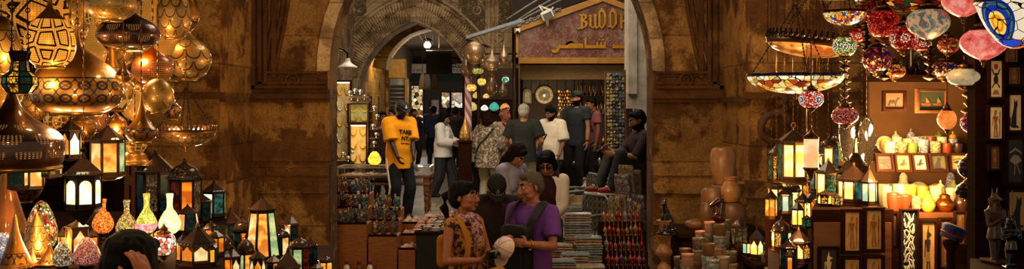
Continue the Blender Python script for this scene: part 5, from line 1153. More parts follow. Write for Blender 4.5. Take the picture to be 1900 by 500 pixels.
row(1.54, 5.42, [(1640, 'plate', 0, .05, .1), (1662, 'pot', 0, .045, .1), (1690, 'pot', 1, .05, .11), (1718, 'bowl', 0, .05, .1), (1742, 'pot', 4, .05, .1), (1768, 'pot', 3, .045, .1)], 'back row of the middle shelf')
row(1.27, 5.07, [(1634, 'bowl', 7, .045, .085), (1657, 'cup', 7, .045, .1), (1679, 'bowl', 7, .04, .09), (1700, 'cup', 2, .04, .08), (1722, 'pot', 3, .045, .085), (1753, 'pot', 5, .06, .085), (1783, 'pot', 6, .045, .1)], 'front row of the bottom shelf')
row(1.27, 5.24, [(1640, 'cup', 0, .045, .13), (1664, 'bowl', 1, .045, .12), (1690, 'cup', 0, .05, .13), (1718, 'cup', 3, .05, .12), (1745, 'pot', 0, .05, .12), (1770, 'pot', 4, .045, .12)], 'middle row of the bottom shelf')
row(1.27, 5.43, [(1652, 'plate', 2, .06, .2), (1676, 'pot', 0, .05, .16), (1703, 'plate', 0, .065, .2), (1735, 'plate', 3, .06, .2), (1764, 'pot', 1, .05, .16)], 'back row of the bottom shelf')
row(1.54, 5.3, [(1644, 'cup', 3, .04, .09), (1664, 'cup', 0, .04, .1), (1684, 'cup', 0, .04, .09), (1703, 'bowl', 1, .04, .1), (1727, 'cup', 7, .04, .1), (1748, 'cup', 0, .04, .1), (1768, 'cup', 1, .04, .09)], 'middle row of the middle shelf')
row(1.27, 5.15, [(1645, 'cup', 0, .04, .13), (1668, 'cup', 0, .045, .14), (1688, 'bowl', 3, .04, .13), (1711, 'cup', 3, .045, .13), (1737, 'bowl', 0, .04, .13), (1764, 'cup', 0, .04, .12)], 'second row of the bottom shelf')
row(1.95, 5.22, [(1612, 'cup', 7, .035, .08), (1648, 'cup', 6, .045, .09), (1674, 'cup', 6, .045, .09), (1708, 'cup', 6, .045, .085), (1728, 'cup', 7, .03, .07), (1690, 'bowl', 6, .03, .05)], 'top shelf')
ordn = ['first', 'second', 'third', 'fourth', 'fifth', 'sixth', 'seventh', 'eighth']
for z, Y, px, kind, mi, r, h, wh, i, nn in shelf_items:
    q = P(px, 0, Y)
    if q.x < LX0 + .03: q.x = LX0 + .07
    t = teacup(SH[mi], f'{LBM[mi]} ' + {'cup': 'handled cup', 'bowl': 'bowl', 'pot': 'lidded pot', 'plate': 'standing plate'}[kind] + f' {ordn[i]} from the lanterns, {wh}', r * .62, h * .88, kind); t.location = (q.x, Y, z + .0005); t.rotation_euler = (0, 0, random.uniform(-.8, .8) if kind != 'plate' else 0)
# statuettes on the front counter
def statuette(loc, h, label, mat, kind='jackal', rz=0):
    m = MB(); s = h / .4
    m.bx(-.05 * s, .05 * s, -.06 * s, .06 * s, 0, .02 * s)
    for q in (-1, 1): m.cyl((q * .02 * s, q * .015 * s, .02 * s), (q * .022 * s, 0, .17 * s), .014 * s, .02 * s); m.cyl((q * .055 * s, 0, .29 * s), (q * .06 * s, -.02 * s, .2 * s), .013 * s, .01 * s); m.cyl((q * .06 * s, -.02 * s, .2 * s), (q * .02 * s, -.06 * s, .24 * s), .01 * s, .009 * s)
    m.lathe([(.045 * s, .13 * s), (.032 * s, .2 * s), (.05 * s, .28 * s), (.03 * s, .31 * s), (.014 * s, .33 * s)], 12)
    m.ell((0, -.005 * s, .35 * s), (.022 * s, .026 * s, .026 * s)); m.cyl((0, -.02 * s, .35 * s), (0, -.06 * s, .343 * s), .014 * s, .007 * s, 8)
    for q in (-1, 1): m.cyl((q * .014 * s, .0, .365 * s), (q * .018 * s, .0, .42 * s), .009 * s, .002 * s, 6); m.cyl((q * .026 * s, .01 * s, .35 * s), (q * .03 * s, -.005 * s, .28 * s), .01 * s, .008 * s, 6)
    m.tube([(.06 * s, -.06 * s, .02 * s), (.06 * s, -.06 * s, .4 * s)], .004 * s, 5)
    o = solid('statuette', m, .0045, mat, None, 1, loc); o.rotation_euler = (0, 0, rz); tag(o, label, 'statue')
PINKST = plain('painted_resin', '#43261a', .4, 0, .4, 14)
statuette((P(1846, 0, 3.75).x, 3.75, 1.222), .27, 'brown jackal-headed statuette with a staff on the corner counter', PINKST, rz=.3)
statuette((P(1876, 0, 3.6).x, 3.6, 1.222), .2, 'smaller dark statuette at the right end of the corner counter', EBONY, rz=-.2)
cat_statue((P(1886, 0, 3.75).x, 3.78, 1.222), .5, -.6, 'small black cat figure on the corner counter under the dark picture', EBONY) if False else None
t = thing('folded_fan', 'dark blue embroidered cap with red band beneath the shelves', 'hat', P(1764, 444, 4.45)); t.rotation_euler = (.1, .35, 0); m = MB(); m.lathe([(.045, 0), (.047, .004), (.052, .05), (.045, .06), (.001, .064)], 26); m.build('crown', fabric('navy_embroidery', ['#141c4a', '#2a3a7a', '#1a1a3a'], 60, 'floral'), t)
m = MB(); m.torus((0, 0, .022), .0495, .004, 26, 5); m.build('band', fabric('red_braid', ['#8a1c14']), t)
t.name = 'embroidered_cap'
t = thing('hat_stand', 'dark turned wooden stand under the blue embroidered cap', 'stand', (P(1764, 0, 4.45).x, 4.45, -.45)); m = MB(); zc_ = P(1764, 444, 4.45).z + .445; m.lathe([(.1, 0), (.1, .02), (.02, .06), (.018, zc_ - .05), (.035, zc_ - .015), (.035, zc_)], 18); m.build('column', DWOOD, t)
# shadow of a bracket on the wall, modelled as a solid dark scroll
t = thing('shadow_scroll', 'bracket shadow built as a dark scroll on the bare wall behind the glass lanterns', 'bracket', P(1440, 215, 8.7)); k = S(1, 8.7); WSC = plain('scroll_shadow_brown', '#4a2a12', .8)
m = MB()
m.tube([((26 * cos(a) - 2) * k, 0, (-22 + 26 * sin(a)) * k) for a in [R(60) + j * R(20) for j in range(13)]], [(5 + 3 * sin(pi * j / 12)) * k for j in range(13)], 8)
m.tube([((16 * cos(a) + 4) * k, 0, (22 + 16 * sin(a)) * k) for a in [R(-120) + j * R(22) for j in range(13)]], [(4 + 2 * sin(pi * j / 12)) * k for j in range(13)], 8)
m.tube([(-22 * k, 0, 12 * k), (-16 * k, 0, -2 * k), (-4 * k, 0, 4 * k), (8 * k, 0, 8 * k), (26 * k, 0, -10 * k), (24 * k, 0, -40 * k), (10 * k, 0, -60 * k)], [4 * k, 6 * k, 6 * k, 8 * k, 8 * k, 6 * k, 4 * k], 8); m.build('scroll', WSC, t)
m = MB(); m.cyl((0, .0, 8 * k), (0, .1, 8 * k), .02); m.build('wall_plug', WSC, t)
# ================================================================ people
def displace(ob, fn):
    vs = ob.data.vertices; nn = [0.] * (3 * len(vs)); ob.data.vertex_normals.foreach_get('vector', nn); cc = [0.] * (3 * len(vs)); vs.foreach_get('co', cc)
    for i in range(len(vs)):
        d = fn(Vector(cc[3 * i:3 * i + 3]))
        for j in range(3): cc[3 * i + j] += nn[3 * i + j] * d
    vs.foreach_set('co', cc); ob.data.update()
def ik(a, t, l1, l2, hint):
    a, t = Vector(a), Vector(t); d = t - a; L = min(d.length, (l1 + l2) * .995); dn = d.normalized(); t = a + dn * L
    x = (L * L + l1 * l1 - l2 * l2) / (2 * L); h = sqrt(max(l1 * l1 - x * x, 0)); hp = Vector(hint); hp = (hp - dn * hp.dot(dn)).normalized()
    return a + dn * x + hp * h, t
def loft(m, rings, T=None, n=20):
    """rings (z, rx, ry, y); T maps points"""
    T = T or (lambda p: p)
    m.rings([[T(Vector((rx * cos(2 * pi * i / n), yo + ry * sin(2 * pi * i / n), z))) for i in range(n)] for z, rx, ry, yo in smoothp(rings, 3)])
def limb(m, pts, rad):
    for a, b, r0, r1 in zip(pts, pts[1:], rad, rad[1:]): m.cyl(a, b, r0, r1, 12)
    for p, r in zip(pts, rad): m.ell(p, r, n=12, m=8)
def hand(m, w, d, pn, side, curl=.5, k=1., spread=.16):
    """palm with four bent fingers and a thumb; d towards the fingertips, pn out of the palm"""
    d = Vector(d).normalized(); pn = Vector(pn); pn = (pn - d * pn.dot(d)).normalized(); wv = d.cross(pn) * side
    rot = Matrix((wv, pn, d)).transposed()
    m.cyl(w - d * .01 * k, w + d * .03 * k, .026 * k, .03 * k, 10)
    m.ell(w + d * .05 * k, (.042 * k, .017 * k, .052 * k), rot)
    tips = []
    for i, (o, L, r) in enumerate([(-.030, .068, .0086), (-.010, .078, .0092), (.011, .073, .009), (.030, .056, .0078)]):
        p = w + d * (.088 - abs(i - 1.2) * .004) * k + wv * o * k; dd = (d + wv * (o * 30 * spread / 4.8)).normalized(); a = curl * .55; pts = [p - d * .02 * k, p]
        for s_ in (.45, .32, .24):
            dd = (dd * cos(a) + pn * sin(a)).normalized(); p = p + dd * L * s_ * k; pts.append(p); a = curl * .85; 
        m.tube(smoothp([tuple(q) for q in pts], 2), r * k, 8); m.ell(pts[-1], r * k, n=8, m=5); tips.append(pts[-1])
    b = w + d * .025 * k - wv * .03 * k; t1 = b + (d * .55 - wv * .75 + pn * .35).normalized() * .038 * k; t2 = t1 + (d * .85 - wv * .25 + pn * (.3 + curl * .5)).normalized() * .032 * k; t3 = t2 + (d * .9 + pn * (.2 + curl * .5)).normalized() * .022 * k
    limb(m, [b, t1, t2, t3], [.014 * k, .0115 * k, .0105 * k, .0085 * k]); return tips
SK = dict(light='#9a6a4c', tan='#7d5238', dark='#3a2114', brown='#5f3a22')
LIP = skin('#7a3c2c'); PEOPLE = []
def person(label, px, Y, zf, H, yaw, sk='light', female=False, hands=None, feet=None, lean=0., hyaw=0., hpitch=0., hroll=0., vox=.0095, top=None, legs=None, hair=None, shoes=None, seat=None, build=1.0, elbow=None, curl=.5, hdir=None, palm=None, beard=None, tag_extra=None, shirt_hem=.47, sleeve=.55, loose=.012, leg_loose=.018, collar=False, knee=None, tilt=0.):
    k = H / 1.75; X = (px - 950) * Y / F; q = (sk, )
    yaw = R(yaw)
    P0 = Vector((0, 0, (.53 * 1.75) * k if seat is None else seat))     # pelvis centre
    lean_m = Rx(-lean if False else lean) if False else Matrix.Rotation(lean, 3, 'X')
    def T(p):      # torso space: z measured from the pelvis at .53H upright
        v = Vector(p) * k; v.z -= .53 * 1.75 * k; v = lean_m @ v; return P0 + v
    wS = (.165 if female else .19) * build; wH = .095
    # --- joints
    sh = {s: T((s * wS, .005, 1.43)) for s in (-1, 1)}; neck = T((0, .01, 1.475))
    headc = T((0, -.012, 1.635)); HM = lean_m.inverted() @ lean_m; HM = Rz(hyaw) @ Matrix.Rotation(hpitch, 3, 'X') @ Matrix.Rotation(hroll, 3, 'Y')
    pivot = T((0, .01, 1.53)); headc = pivot + HM @ (Vector((0, -.015, .105)) * k)
    def Hh(p): return headc + HM @ (Vector(p) * k)
    hands = hands or {}; feet = feet or {}; elbow = elbow or {}; hdir = hdir or {}; palm = palm or {}; knee = knee or {}
    arms = {}
    for s in (-1, 1):
        tgt = hands.get(s); tgt = Vector(tgt) if tgt else Vector((s * (wS + .06), -.06, .83)); 
        e, w = ik(sh[s], tgt * k, .29 * k, .255 * k, elbow.get(s, (s * .5, .8, -.3))); arms[s] = (sh[s], e, w)
    lg = {}
    for s in (-1, 1):
        hip = P0 + Vector((s * wH, 0, -.02)) * k; tgt = Vector(feet.get(s, (s * .12, .0, .0))); an = Vector((tgt.x, tgt.y, tgt.z + .085)) * k
        kn, an = ik(hip, an, .44 * k, .42 * k, knee.get(s, (s * .1, -1, .1))); lg[s] = (hip, kn, an)
    # --- body: one skin surface
    m = MB(); f = .86 if female else 1.
    loft(m, [(.80, .10, .08, 0), (.86, .155 * (1.04 if female else 1), .105, 0), (.93, .165 * (1.05 if female else 1) * build, .11, 0), (1.05, .14 * f * build, .095 * build, 0), (1.18, .148 * f * build, .105, -.005), (1.30, .168 * f * build, .115, -.005), (1.40, .165 * f, .10, .0), (1.455, .10, .07, .01), (1.49, .05, .05, .012)], T)
    if female:
        for s in (-1, 1): m.ell(T((s * .07, -.085, 1.27)), .058 * k)
    for s in (-1, 1): m.ell(T((s * (wS - .035), .005, 1.425)), (.07 * k, .055 * k, .05 * k)); m.cyl(T((s * .03, .012, 1.5)), T((s * (wS - .02), .01, 1.44)), .03 * k, .035 * k)
    m.cyl(T((0, .015, 1.45)), Hh((0, .012, -.075)), .056 * k * (.85 if female else 1), .053 * k * (.85 if female else 1), 14)
    ag = .84 if female else 1.
    for s in (-1, 1):
        a, e, w = arms[s]; limb(m, [a, a.lerp(e, .45), e, e.lerp(w, .35), w], [.052 * k * ag * build, .047 * k * ag * build, .037 * k * ag, .041 * k * ag, .026 * k * ag])
        dd = Vector(hdir[s]) if s in hdir else (w - e); pn = Vector(palm[s]) if s in palm else Vector((-s, -.2, 0)); hand(m, w, dd, pn, s, curl if not isinstance(curl, dict) else curl[s], k * (.92 if female else 1))
        h_, kn, an = lg[s]; limb(m, [h_, kn, kn.lerp(an, .3), an], [.085 * k, .056 * k, .056 * k, .036 * k]); m.ell(an + Vector((0, -.06, -.045)) * k, (.04 * k, .12 * k, .035 * k))
    # head
    for c, r in [((0, .016, .032), (.076, .096, .088)), ((0, -.022, -.022), (.066, .075, .083)), ((0, -.046, -.083), (.04, .04, .03)), ((0, .05, -.03), (.06, .05, .06)), ((0, -.10, -.066), (.026, .011, .006)), ((0, -.098, -.078), (.022, .011, .006)), ((0, -.088, .034), (.052, .012, .011)), ((0, -.068, -.1), (.022, .022, .016))]:
        m.ell(Hh(c), tuple(x * k for x in r), HM, 16, 10)
    for s in (-1, 1):
        m.ell(Hh((s * .036, -.058, -.032)), tuple(x * k for x in (.027, .026, .026)), HM, 12, 8); m.ell(Hh((s * .078, .012, -.005)), tuple(x * k for x in (.009, .02, .032)), HM @ Rz(s * .3), 12, 8); m.ell(Hh((s * .014, -.105, -.042)), .010 * k, None, 8, 6)
        m.ell(Hh((s * .044, -.03, -.068)), tuple(x * k for x in (.02, .042, .026)), HM, 10, 8)
    m.cyl(Hh((0, -.093, .018)), Hh((0, -.119, -.036)), .009 * k, .0135 * k, 10); m.ell(Hh((0, -.119, -.037)), .0125 * k, None, 10, 8)
    me = remesh(m, vox * k, 2, [skin(SK.get(sk, sk)), LIP, HAIRB if beard is None else beard], 'person')
    Hi = HM.inverted()
    for p in me.polygons:
        c = Hi @ (p.center - headc) / k
        if abs(c.x) < .028 and -.086 < c.z < -.060 and c.y < -.088: p.material_index = 1
        elif .026 < c.z < .042 and .012 < abs(c.x) < .052 and c.y < -.075: p.material_index = 2
        elif beard is not None and c.z < -.05 + .02 * abs(c.x) * 10 and c.z > -.14 and c.y < -.0 + .04 and abs(c.x) < .09 and p.center.z > headc.z - .15 * k: p.material_index = 2
    o = bpy.data.objects.new('person', me); COL.objects.link(o); o.location = (X, Y, zf); o.rotation_euler = (tilt, 0, yaw); tag(o, label, 'person'); PEOPLE.append(o)
    for s in (-1, 1):
        m = MB(); m.ell(Hh((s * .031, -.0845, .006)), tuple(x * k for x in (.0145, .0095, .0065)), HM, 12, 8); m.mi = 1; m.ell(Hh((s * .031, -.0915, .006)), tuple(x * k for x in (.006, .0035, .006)), HM, 10, 6); m.build('eye', [plain('eye_white', '#b8b0a4', .2), EBONY], o)
    ctx = dict(o=o, T=T, Hh=Hh, HM=HM, k=k, arms=arms, legs=lg, sh=sh, P0=P0, headc=headc, neck=neck, female=female)
    # --- clothes
    def wrinkle(ob, amp=.006, sc_=9):
        displace(ob, lambda c: amp * (noise.noise(c * sc_) + .5 * noise.noise(c * sc_ * 2.3)))
    if top:
        m = MB(); g = loose; hem = shirt_hem * 1.75 * 1.0
        loft(m, [(hem, .165 * build * (1.06 if female else 1.0) + g * 1.5, .112 + g * 1.6, 0), (.95, .162 * build + g * 1.4, .112 + g * 1.4, 0), (1.06, .148 * f * build + g * 1.7, .102 + g * 1.8, 0), (1.2, .152 * f * build + g * 1.3, .108 + g * 1.3, -.005), (1.31, .17 * f * build + g, .117 + g, -.005), (1.405, .168 * f + g, .104 + g, 0), (1.462, .105 + g * .5, .075 + g * .5, .01), (1.478, .075, .066, .012)], T)
        if female:
            for s in (-1, 1): m.ell(T((s * .07, -.085, 1.27)), (.058 + g) * k)
        for s in (-1, 1):
            m.ell(T((s * (wS - .035), .005, 1.428)), ((.075 + g) * k, (.058 + g) * k, (.052 + g) * k)); m.cyl(T((s * .05, .012, 1.47)), T((s * (wS - .02), .01, 1.45)), (.03 + g) * k, (.038 + g) * k)
            a, e, w = arms[s]
            if sleeve > 0:
                r0, r1, r2 = (.055 * ag * build + g) * k, (.046 * ag + g * 1.3) * k, (.032 * ag + g * 1.1) * k
                m.ell(a, r0)
                if sleeve <= 1: m.cyl(a, a.lerp(e, sleeve), r0, r0 * (1 - sleeve) + r1 * sleeve + g * .5 * k, 14)
                else: m.cyl(a, e, r0, r1, 14); m.ell(e, r1); m.cyl(e, e.lerp(w, sleeve - 1), r1, r1 * (2 - sleeve) + r2 * (sleeve - 1), 14)
        ob = solid('shirt', m, max(.011, vox) * k, top, o, 3); wrinkle(ob); ctx['shirt'] = ob
    if legs:
        m = MB(); g = leg_loose
        loft(m, [(.80, .13, .10, 0), (.88, .165 + .012, .115 + .01, 0), (.97, .16 * build + .01, .112 + .008, 0), (1.02, .15 * build + .008, .104 + .006, 0)], T)
        for s in (-1, 1):
            h_, kn, an = lg[s]; en = an + (an - kn).normalized() * .03 * k
            m.ell(h_, (.088 + g * .7) * k); m.cyl(h_, kn, (.09 + g * .7) * k, (.06 + g) * k, 16); m.ell(kn, (.06 + g) * k); m.cyl(kn, en, (.06 + g) * k, (.044 + g * 1.3) * k, 16)
        ob = solid('trousers', m, max(.012, vox) * k, legs, o, 3); wrinkle(ob, .008, 7); ctx['trousers'] = ob
    for s in (-1, 1):
        if shoes:
            h_, kn, an = lg[s]; c = an + Vector((0, 0, -.085)) * k; m = MB(); m.ell(c + Vector((0, -.055, .045)) * k, (.047 * k, .14 * k, .045 * k)); m.ell(c + Vector((0, .02, .06)) * k, (.046 * k, .065 * k, .06 * k)); m.bx(c.x - .045 * k, c.x + .045 * k, c.y - .17 * k, c.y + .075 * k, c.z, c.z + .025 * k)
            solid('shoe', m, .009, shoes, o, 2)
    # --- hair
    if hair:
        kind, hm = hair; m = MB(); E = lambda c, r, rr=None: m.ell(Hh(c), tuple(x * k for x in r), HM if rr is None else HM @ rr, 16, 10)
        if kind in ('short', 'bob', 'long', 'pony', 'thick'):
            b_ = .004 if kind == 'short' else .012
            E((0, .026, .05), (.08 + b_, .094 + b_, .076 + b_)); E((0, .056, .0), (.074 + b_, .066 + b_, .078 + b_))
            for s in (-1, 1): E((s * .064, .026, .035), (.02 + b_, .05, .05))
            E((0, -.05, .092), (.055, .04, .03))
        if kind in ('bob', 'long'):
            for s in (-1, 1): E((s * .078, .015, -.02), (.026, .055, .08)); E((s * .07, .05, -.06), (.035, .05, .07))
            E((0, .07, -.05), (.085, .055, .10))
        if kind == 'long': E((0, .085, -.15), (.09, .05, .13))
        if kind == 'pony': m.tube([Hh((0, .12, .04)), Hh((0, .17, .02)), Hh((0, .185, -.06)), Hh((.01, .16, -.17))], [.03 * k, .038 * k, .036 * k, .014 * k], 12)
        if kind == 'ring': E((0, .068, .0), (.074, .052, .055)); [E((s * .07, .03, .015), (.016, .045, .03)) for s in (-1, 1)]
        ob = solid('hair', m, .0075 * k, hm, o, 1)
        displace(ob, lambda c: .005 * noise.noise(Vector((c.x * 60, c.y * 60, c.z * 12))))
    return ctx
def cap(ctx, mat, fwd=1, emblem=None, back=False):
    Hh, HM, k, o = ctx['Hh'], ctx['HM'], ctx['k'], ctx['o']; m = MB(); c = Vector((0, .012, .045)); n_ = 22; rr = []
    for r, z in [(1.02, -.002), (1.03, .02), (.97, .05), (.8, .075), (.5, .09), (.12, .096), (.02, .1)]: rr.append([Hh(c + Vector((.09 * r * cos(2 * pi * i / n_), .108 * r * sin(2 * pi * i / n_), z))) for i in range(n_)])
    m.rings(rr); m.build('cap_crown', mat, o)
    m = MB(); f = -1 if not back else 1; A = []; B = []
    for i in range(13):
        a = pi * i / 12; A.append(Hh(c + Vector((.078 * cos(a), f * (.075 + .105 * sin(a)), .006 - .018 * sin(a) + .012 * (1 - abs(cos(a)))))))
    up = HM @ Vector((0, 0, .005 * k)); a_ = [m.bm.verts.new(p) for p in A]; b_ = [m.bm.verts.new(p + up) for p in A]; m.face(a_); m.face(list(reversed(b_)))
    for i in range(13): m.face([a_[i], b_[i], b_[(i + 1) % 13], a_[(i + 1) % 13]])
    m.build('cap_brim', mat, o)
    if emblem:
        m = MB(); m.box(Hh(c + Vector((0, -.108, .042))), (.034 * k, .01 * k, .028 * k), HM @ Rx(-.35)); m.ell(Hh(c + Vector((0, -.098, .066))), .01 * k); m.build('cap_emblem', emblem, o)
def strap(ctx, pts, w=.04, mat=BLACK, name='strap', t=.006):
    T, k, o = ctx['T'], ctx['k'], ctx['o']; q = [T(p) for p in smoothp([tuple(p) for p in pts], 5)]; ax = T((0, 0, 1.2)); m = MB()
    m.ribbon(q, w * k, t, lambda p: Vector((p.x - ax.x, p.y - ax.y, max(0, (p.z - T((0, 0, 1.3)).z)) * 1.5 + .02))); return m.build(name, mat, o)
def bag(ctx, c, r, mat, name='shoulder_bag', rot=None):
    m = MB(); o_ = m.box((0, 0, 0), (r[0] * 2, r[1] * 2, r[2] * 2)); p = m.build(name, mat, ctx['o'], ctx['T'](c)); p.rotation_euler = rot or (0, 0, 0); bevel(p, min(r) * .6, 3); return p
C_ = lambda n_, *c, **k_: fabric(n_, list(c), **k_)
Z1, Z2 = -.45, -.30
# yellow T-shirt man behind the glass table
c = person('man in a loose yellow T-shirt, black cap and striped track trousers, looking down', 741, 16.1, 0, 1.86, 32, 'dark', hands={-1: (-.13, -.26, .86), 1: (.10, -.28, .84)}, hpitch=.45, hyaw=.15, top=C_('yellow_jersey', '#e8980e'), legs=C_('black_track', '#0e0e12'), shoes=BLACK, hair=('short', HAIRB), loose=.035, sleeve=.95, shirt_hem=.43, leg_loose=.03, beard=HAIRB, curl=.8)
cap(c, BLACK, emblem=WHITE)
T = c['T']; h_, kn, an = c['legs'][-1]
for dx in (-.018, 0, .018):
    m = MB(); off_ = Vector((-.112, dx, 0)); m.ribbon([h_ + Vector((-.125, dx, .0)), h_.lerp(kn, .5) + Vector((-.114, dx, 0)), kn + Vector((-.096, dx, 0)), kn.lerp(an, .5) + Vector((-.092, dx, 0)), an + Vector((-.088, dx, 0))], .009, .012, lambda p: Vector((-1, 0, 0))); m.build('trouser_stripe', WHITE, c['o'])
for txt, z, s_ in (('TAKE', 1.27, .085), ('NT.', 1.175, .085), ('more than a', 1.12, .028)):
    cu = bpy.data.curves.new('print', 'FONT'); cu.body = txt; cu.size = s_ * 1.0; cu.align_x = 'CENTER'; cu.extrude = .012; cu.space_character = 1.05; cu.offset = .002 if s_ > .05 else 0
    q = bpy.data.objects.new('shirt_print', cu); TMP.collection.objects.link(q); dg = tmp_dg(); me = bpy.data.meshes.new_from_object(q.evaluated_get(dg)); bpy.data.objects.remove(q)
    q = bpy.data.objects.new('shirt_print', me); me.materials.clear(); me.materials.append(BLACK); COL.objects.link(q); q.parent = c['o']; q.location = T((.02, -.158, z)); q.rotation_euler = (pi / 2 - .05, .1, 0)
# man in teal behind him, arm stretched left
c = person('dark-haired man in a teal shirt stretching his arm towards the jewellery', 731, 18.6, 0, 1.72, -62, 'tan', hands={-1: (-.2, -.5, 1.42), 1: (.2, -.1, .85)}, top=C_('teal_jersey', '#1f6a68'), legs=C_('dark_denim', '#1a1d26'), shoes=BLACK, hair=('short', HAIRB), curl=.3)
c = person('shopkeeper in dark clothes in the shade by the jewellery stand', 710, 19.6, 0, 1.66, 25, 'brown', top=C_('maroon_cloth', '#2f1512'), legs=BLACK, shoes=BLACK, hair=('short', HAIRB), vox=.012)
# woman in a white jacket
c = person('dark-haired woman walking in a white hooded jacket and wide black trousers', 822, 20.0, 0, 1.66, 72, 'light', True, hands={-1: (-.1, -.28, 1.12), 1: (.1, -.32, 1.1)}, feet={-1: (-.1, .2, 0), 1: (.09, -.22, 0)}, hpitch=.35, top=C_('white_nylon', '#f2eee8'), legs=C_('striped_trousers', '#34343a', '#101014', mode='stripe', scale=26), shoes=BLACK, hair=('bob', HAIRB), loose=.05, sleeve=1.9, shirt_hem=.47, leg_loose=.06)
m = MB(); m.ell(c['T']((0, .11, 1.42)), (.12, .06, .09)); solid('hood', m, .012, C_('white_nylon', '#f2eee8'), c['o'])
# far walkers
for px, Y, H, yw, col, lb in [(805, 30, 1.76, 180, '#14203a', 'distant man in dark blue walking under the inner arch'), (800, 37, 1.7, 10, '#5a5248', 'distant person in grey walking towards the viewer under the inner arch'), (846, 28, 1.74, 160, '#141014', 'distant man in black beside the lit shop window'), (858, 29.5, 1.66, 200, '#20141a', 'distant woman in dark clothes beside the man in black'), (768, 29, 1.68, 40, '#18141a', 'distant dark figure standing by the yellow cupboard'), (832, 33, 1.7, 170, '#1c1c20', 'distant dark-clad walker between the blue man and the man in black')]:
    person(lb, px, Y, 0, H, yw, 'brown', top=C_('dark_cloth' + col, col), legs=C_('dark_trousers', '#121216'), shoes=BLACK, hair=('short', HAIRB), vox=.016, loose=.03, sleeve=1.7, hands={-1: (-.22, -.1, .9), 1: (.22, .05, .88)})
# group at the shop
FLO = C_('floral_blouse', '#a89c88', '#3a302a', '#7a6a5a', mode='floral', scale=14)
c = person('woman with brown bob seen from behind in a loose floral blouse and pale trousers', 905, 17.85, 0, 1.68, 158, 'light', True, hands={-1: (-.16, -.26, 1.02), 1: (.24, -.1, .95)}, top=FLO, legs=C_('cream_denim', '#a89c84'), shoes=WHITE, hair=('bob', HAIRD), loose=.045, sleeve=1.6, shirt_hem=.42, hyaw=.2)
strap(c, [(-.16, .10, 1.45), (-.05, .155, 1.30), (.1, .16, 1.15), (.2, .1, 1.0)])
c = person('bald man in a pale pink shirt with sunglasses pushed up on his head', 937, 18.45, 0, 1.74, 50, '#9a5a40', hands={-1: (-.16, -.3, 1.05), 1: (.2, -.25, 1.0)}, top=C_('pale_pink_cotton', '#c09488'), legs=C_('khaki_cloth', '#8a7a60'), shoes=WHITE, hair=('ring', HAIRG), loose=.02)
strap(c, [(-.1, .1, 1.5), (-.12, -.06, 1.47), (-.0, -.15, 1.3), (.12, -.15, 1.12), (.18, -.08, 1.0)])
m = MB(); [m.ell(c['Hh']((s * .035, -.05, .118)), (.028, .02, .012), c['HM']) for s in (-1, 1)]; m.tube([c['Hh']((-.085, .02, .09)), c['Hh']((-.06, -.05, .115)), c['Hh']((.06, -.05, .115)), c['Hh']((.085, .02, .09))], .004); m.build('sunglasses', EBONY, c['o'])
c = person('white-haired man seen from behind in a dark grey shirt and beige trousers', 972, 17.3, 0, 1.80, 172, 'light', hands={-1: (-.24, -.16, 1.02), 1: (.24, -.2, 1.0)}, top=C_('charcoal_cotton', '#1f221e'), legs=C_('beige_chino', '#8f8168'), shoes=plain('brown_leather', '#4a2a18', .5), hair=('thick', HAIRG), loose=.028, build=1.06, sleeve=.75)
c = person('bearded man in a loose white shirt looking down, carrying a bright blue bag', 1024, 18.0, 0, 1.79, -38, 'tan', hands={-1: (-.14, -.28, 1.0), 1: (.24, -.12, .92)}, hpitch=.4, top=C_('white_linen', '#d8ccb8'), legs=C_('dark_grey_trousers', '#26262a'), shoes=BLACK, hair=('thick', HAIRB), beard=HAIRB, loose=.035, sleeve=.95)
strap(c, [(.12, .06, 1.48), (.1, -.1, 1.42), (0, -.16, 1.25), (-.12, -.16, 1.08), (-.2, -.1, .98)], .025)
bag(c, (-.2, -.16, .98), (.11, .06, .13), C_('cobalt_nylon', '#143a9a'))
c = person('tall man in a dark cap and charcoal T-shirt standing on the shop step', 1070, 18.6, .18, 1.86, -38, 'light', hands={-1: (-.26, -.1, .86), 1: (.27, -.08, .84)}, top=C_('slate_cotton', '#23262b'), legs=C_('black_jeans', '#0d0d10'), shoes=BLACK, hair=('short', HAIRB), beard=HAIRB, hyaw=-.3, loose=.02)
cap(c, C_('cap_black', '#121214')); m = MB(); m.torus(c['arms'][1][2] + Vector((0, 0, .03)), .034, .01, 16, 6); m.build('watch', BLACK, c['o'])
c = person('man in a dusky pink T-shirt with a backpack strap behind the tall capped man', 1100, 19.2, .18, 1.76, -70, 'tan', hpitch=.3, top=C_('dusky_pink', '#7a4248'), legs=C_('dark_trousers2', '#15151a'), shoes=BLACK, hair=('short', HAIRB), loose=.02)
strap(c, [(.12, .1, 1.42), (.13, .02, 1.5), (.13, -.08, 1.46), (.14, -.13, 1.3), (.16, -.08, 1.12)], .045)
c = person('dark-haired woman half hidden behind the woman in the floral blouse', 882, 18.5, 0, 1.64, 120, 'light', True, top=C_('pale_blue_cotton', '#8a98a0'), legs=C_('dark_trousers', '#121216'), shoes=BLACK, hair=('long', HAIRB), vox=.012)
# the stone step the shop customers stand on
t = thing('stone_step', 'low stone step along the front of the jewellery shop', 'step', (P(1110, 0, 19.2).x, 19.2, 0)); m = MB(); m.bx(-.75, .9, -.85, .78, 0, .178); bevel(m.build('tread', STONE_B, t), .01)
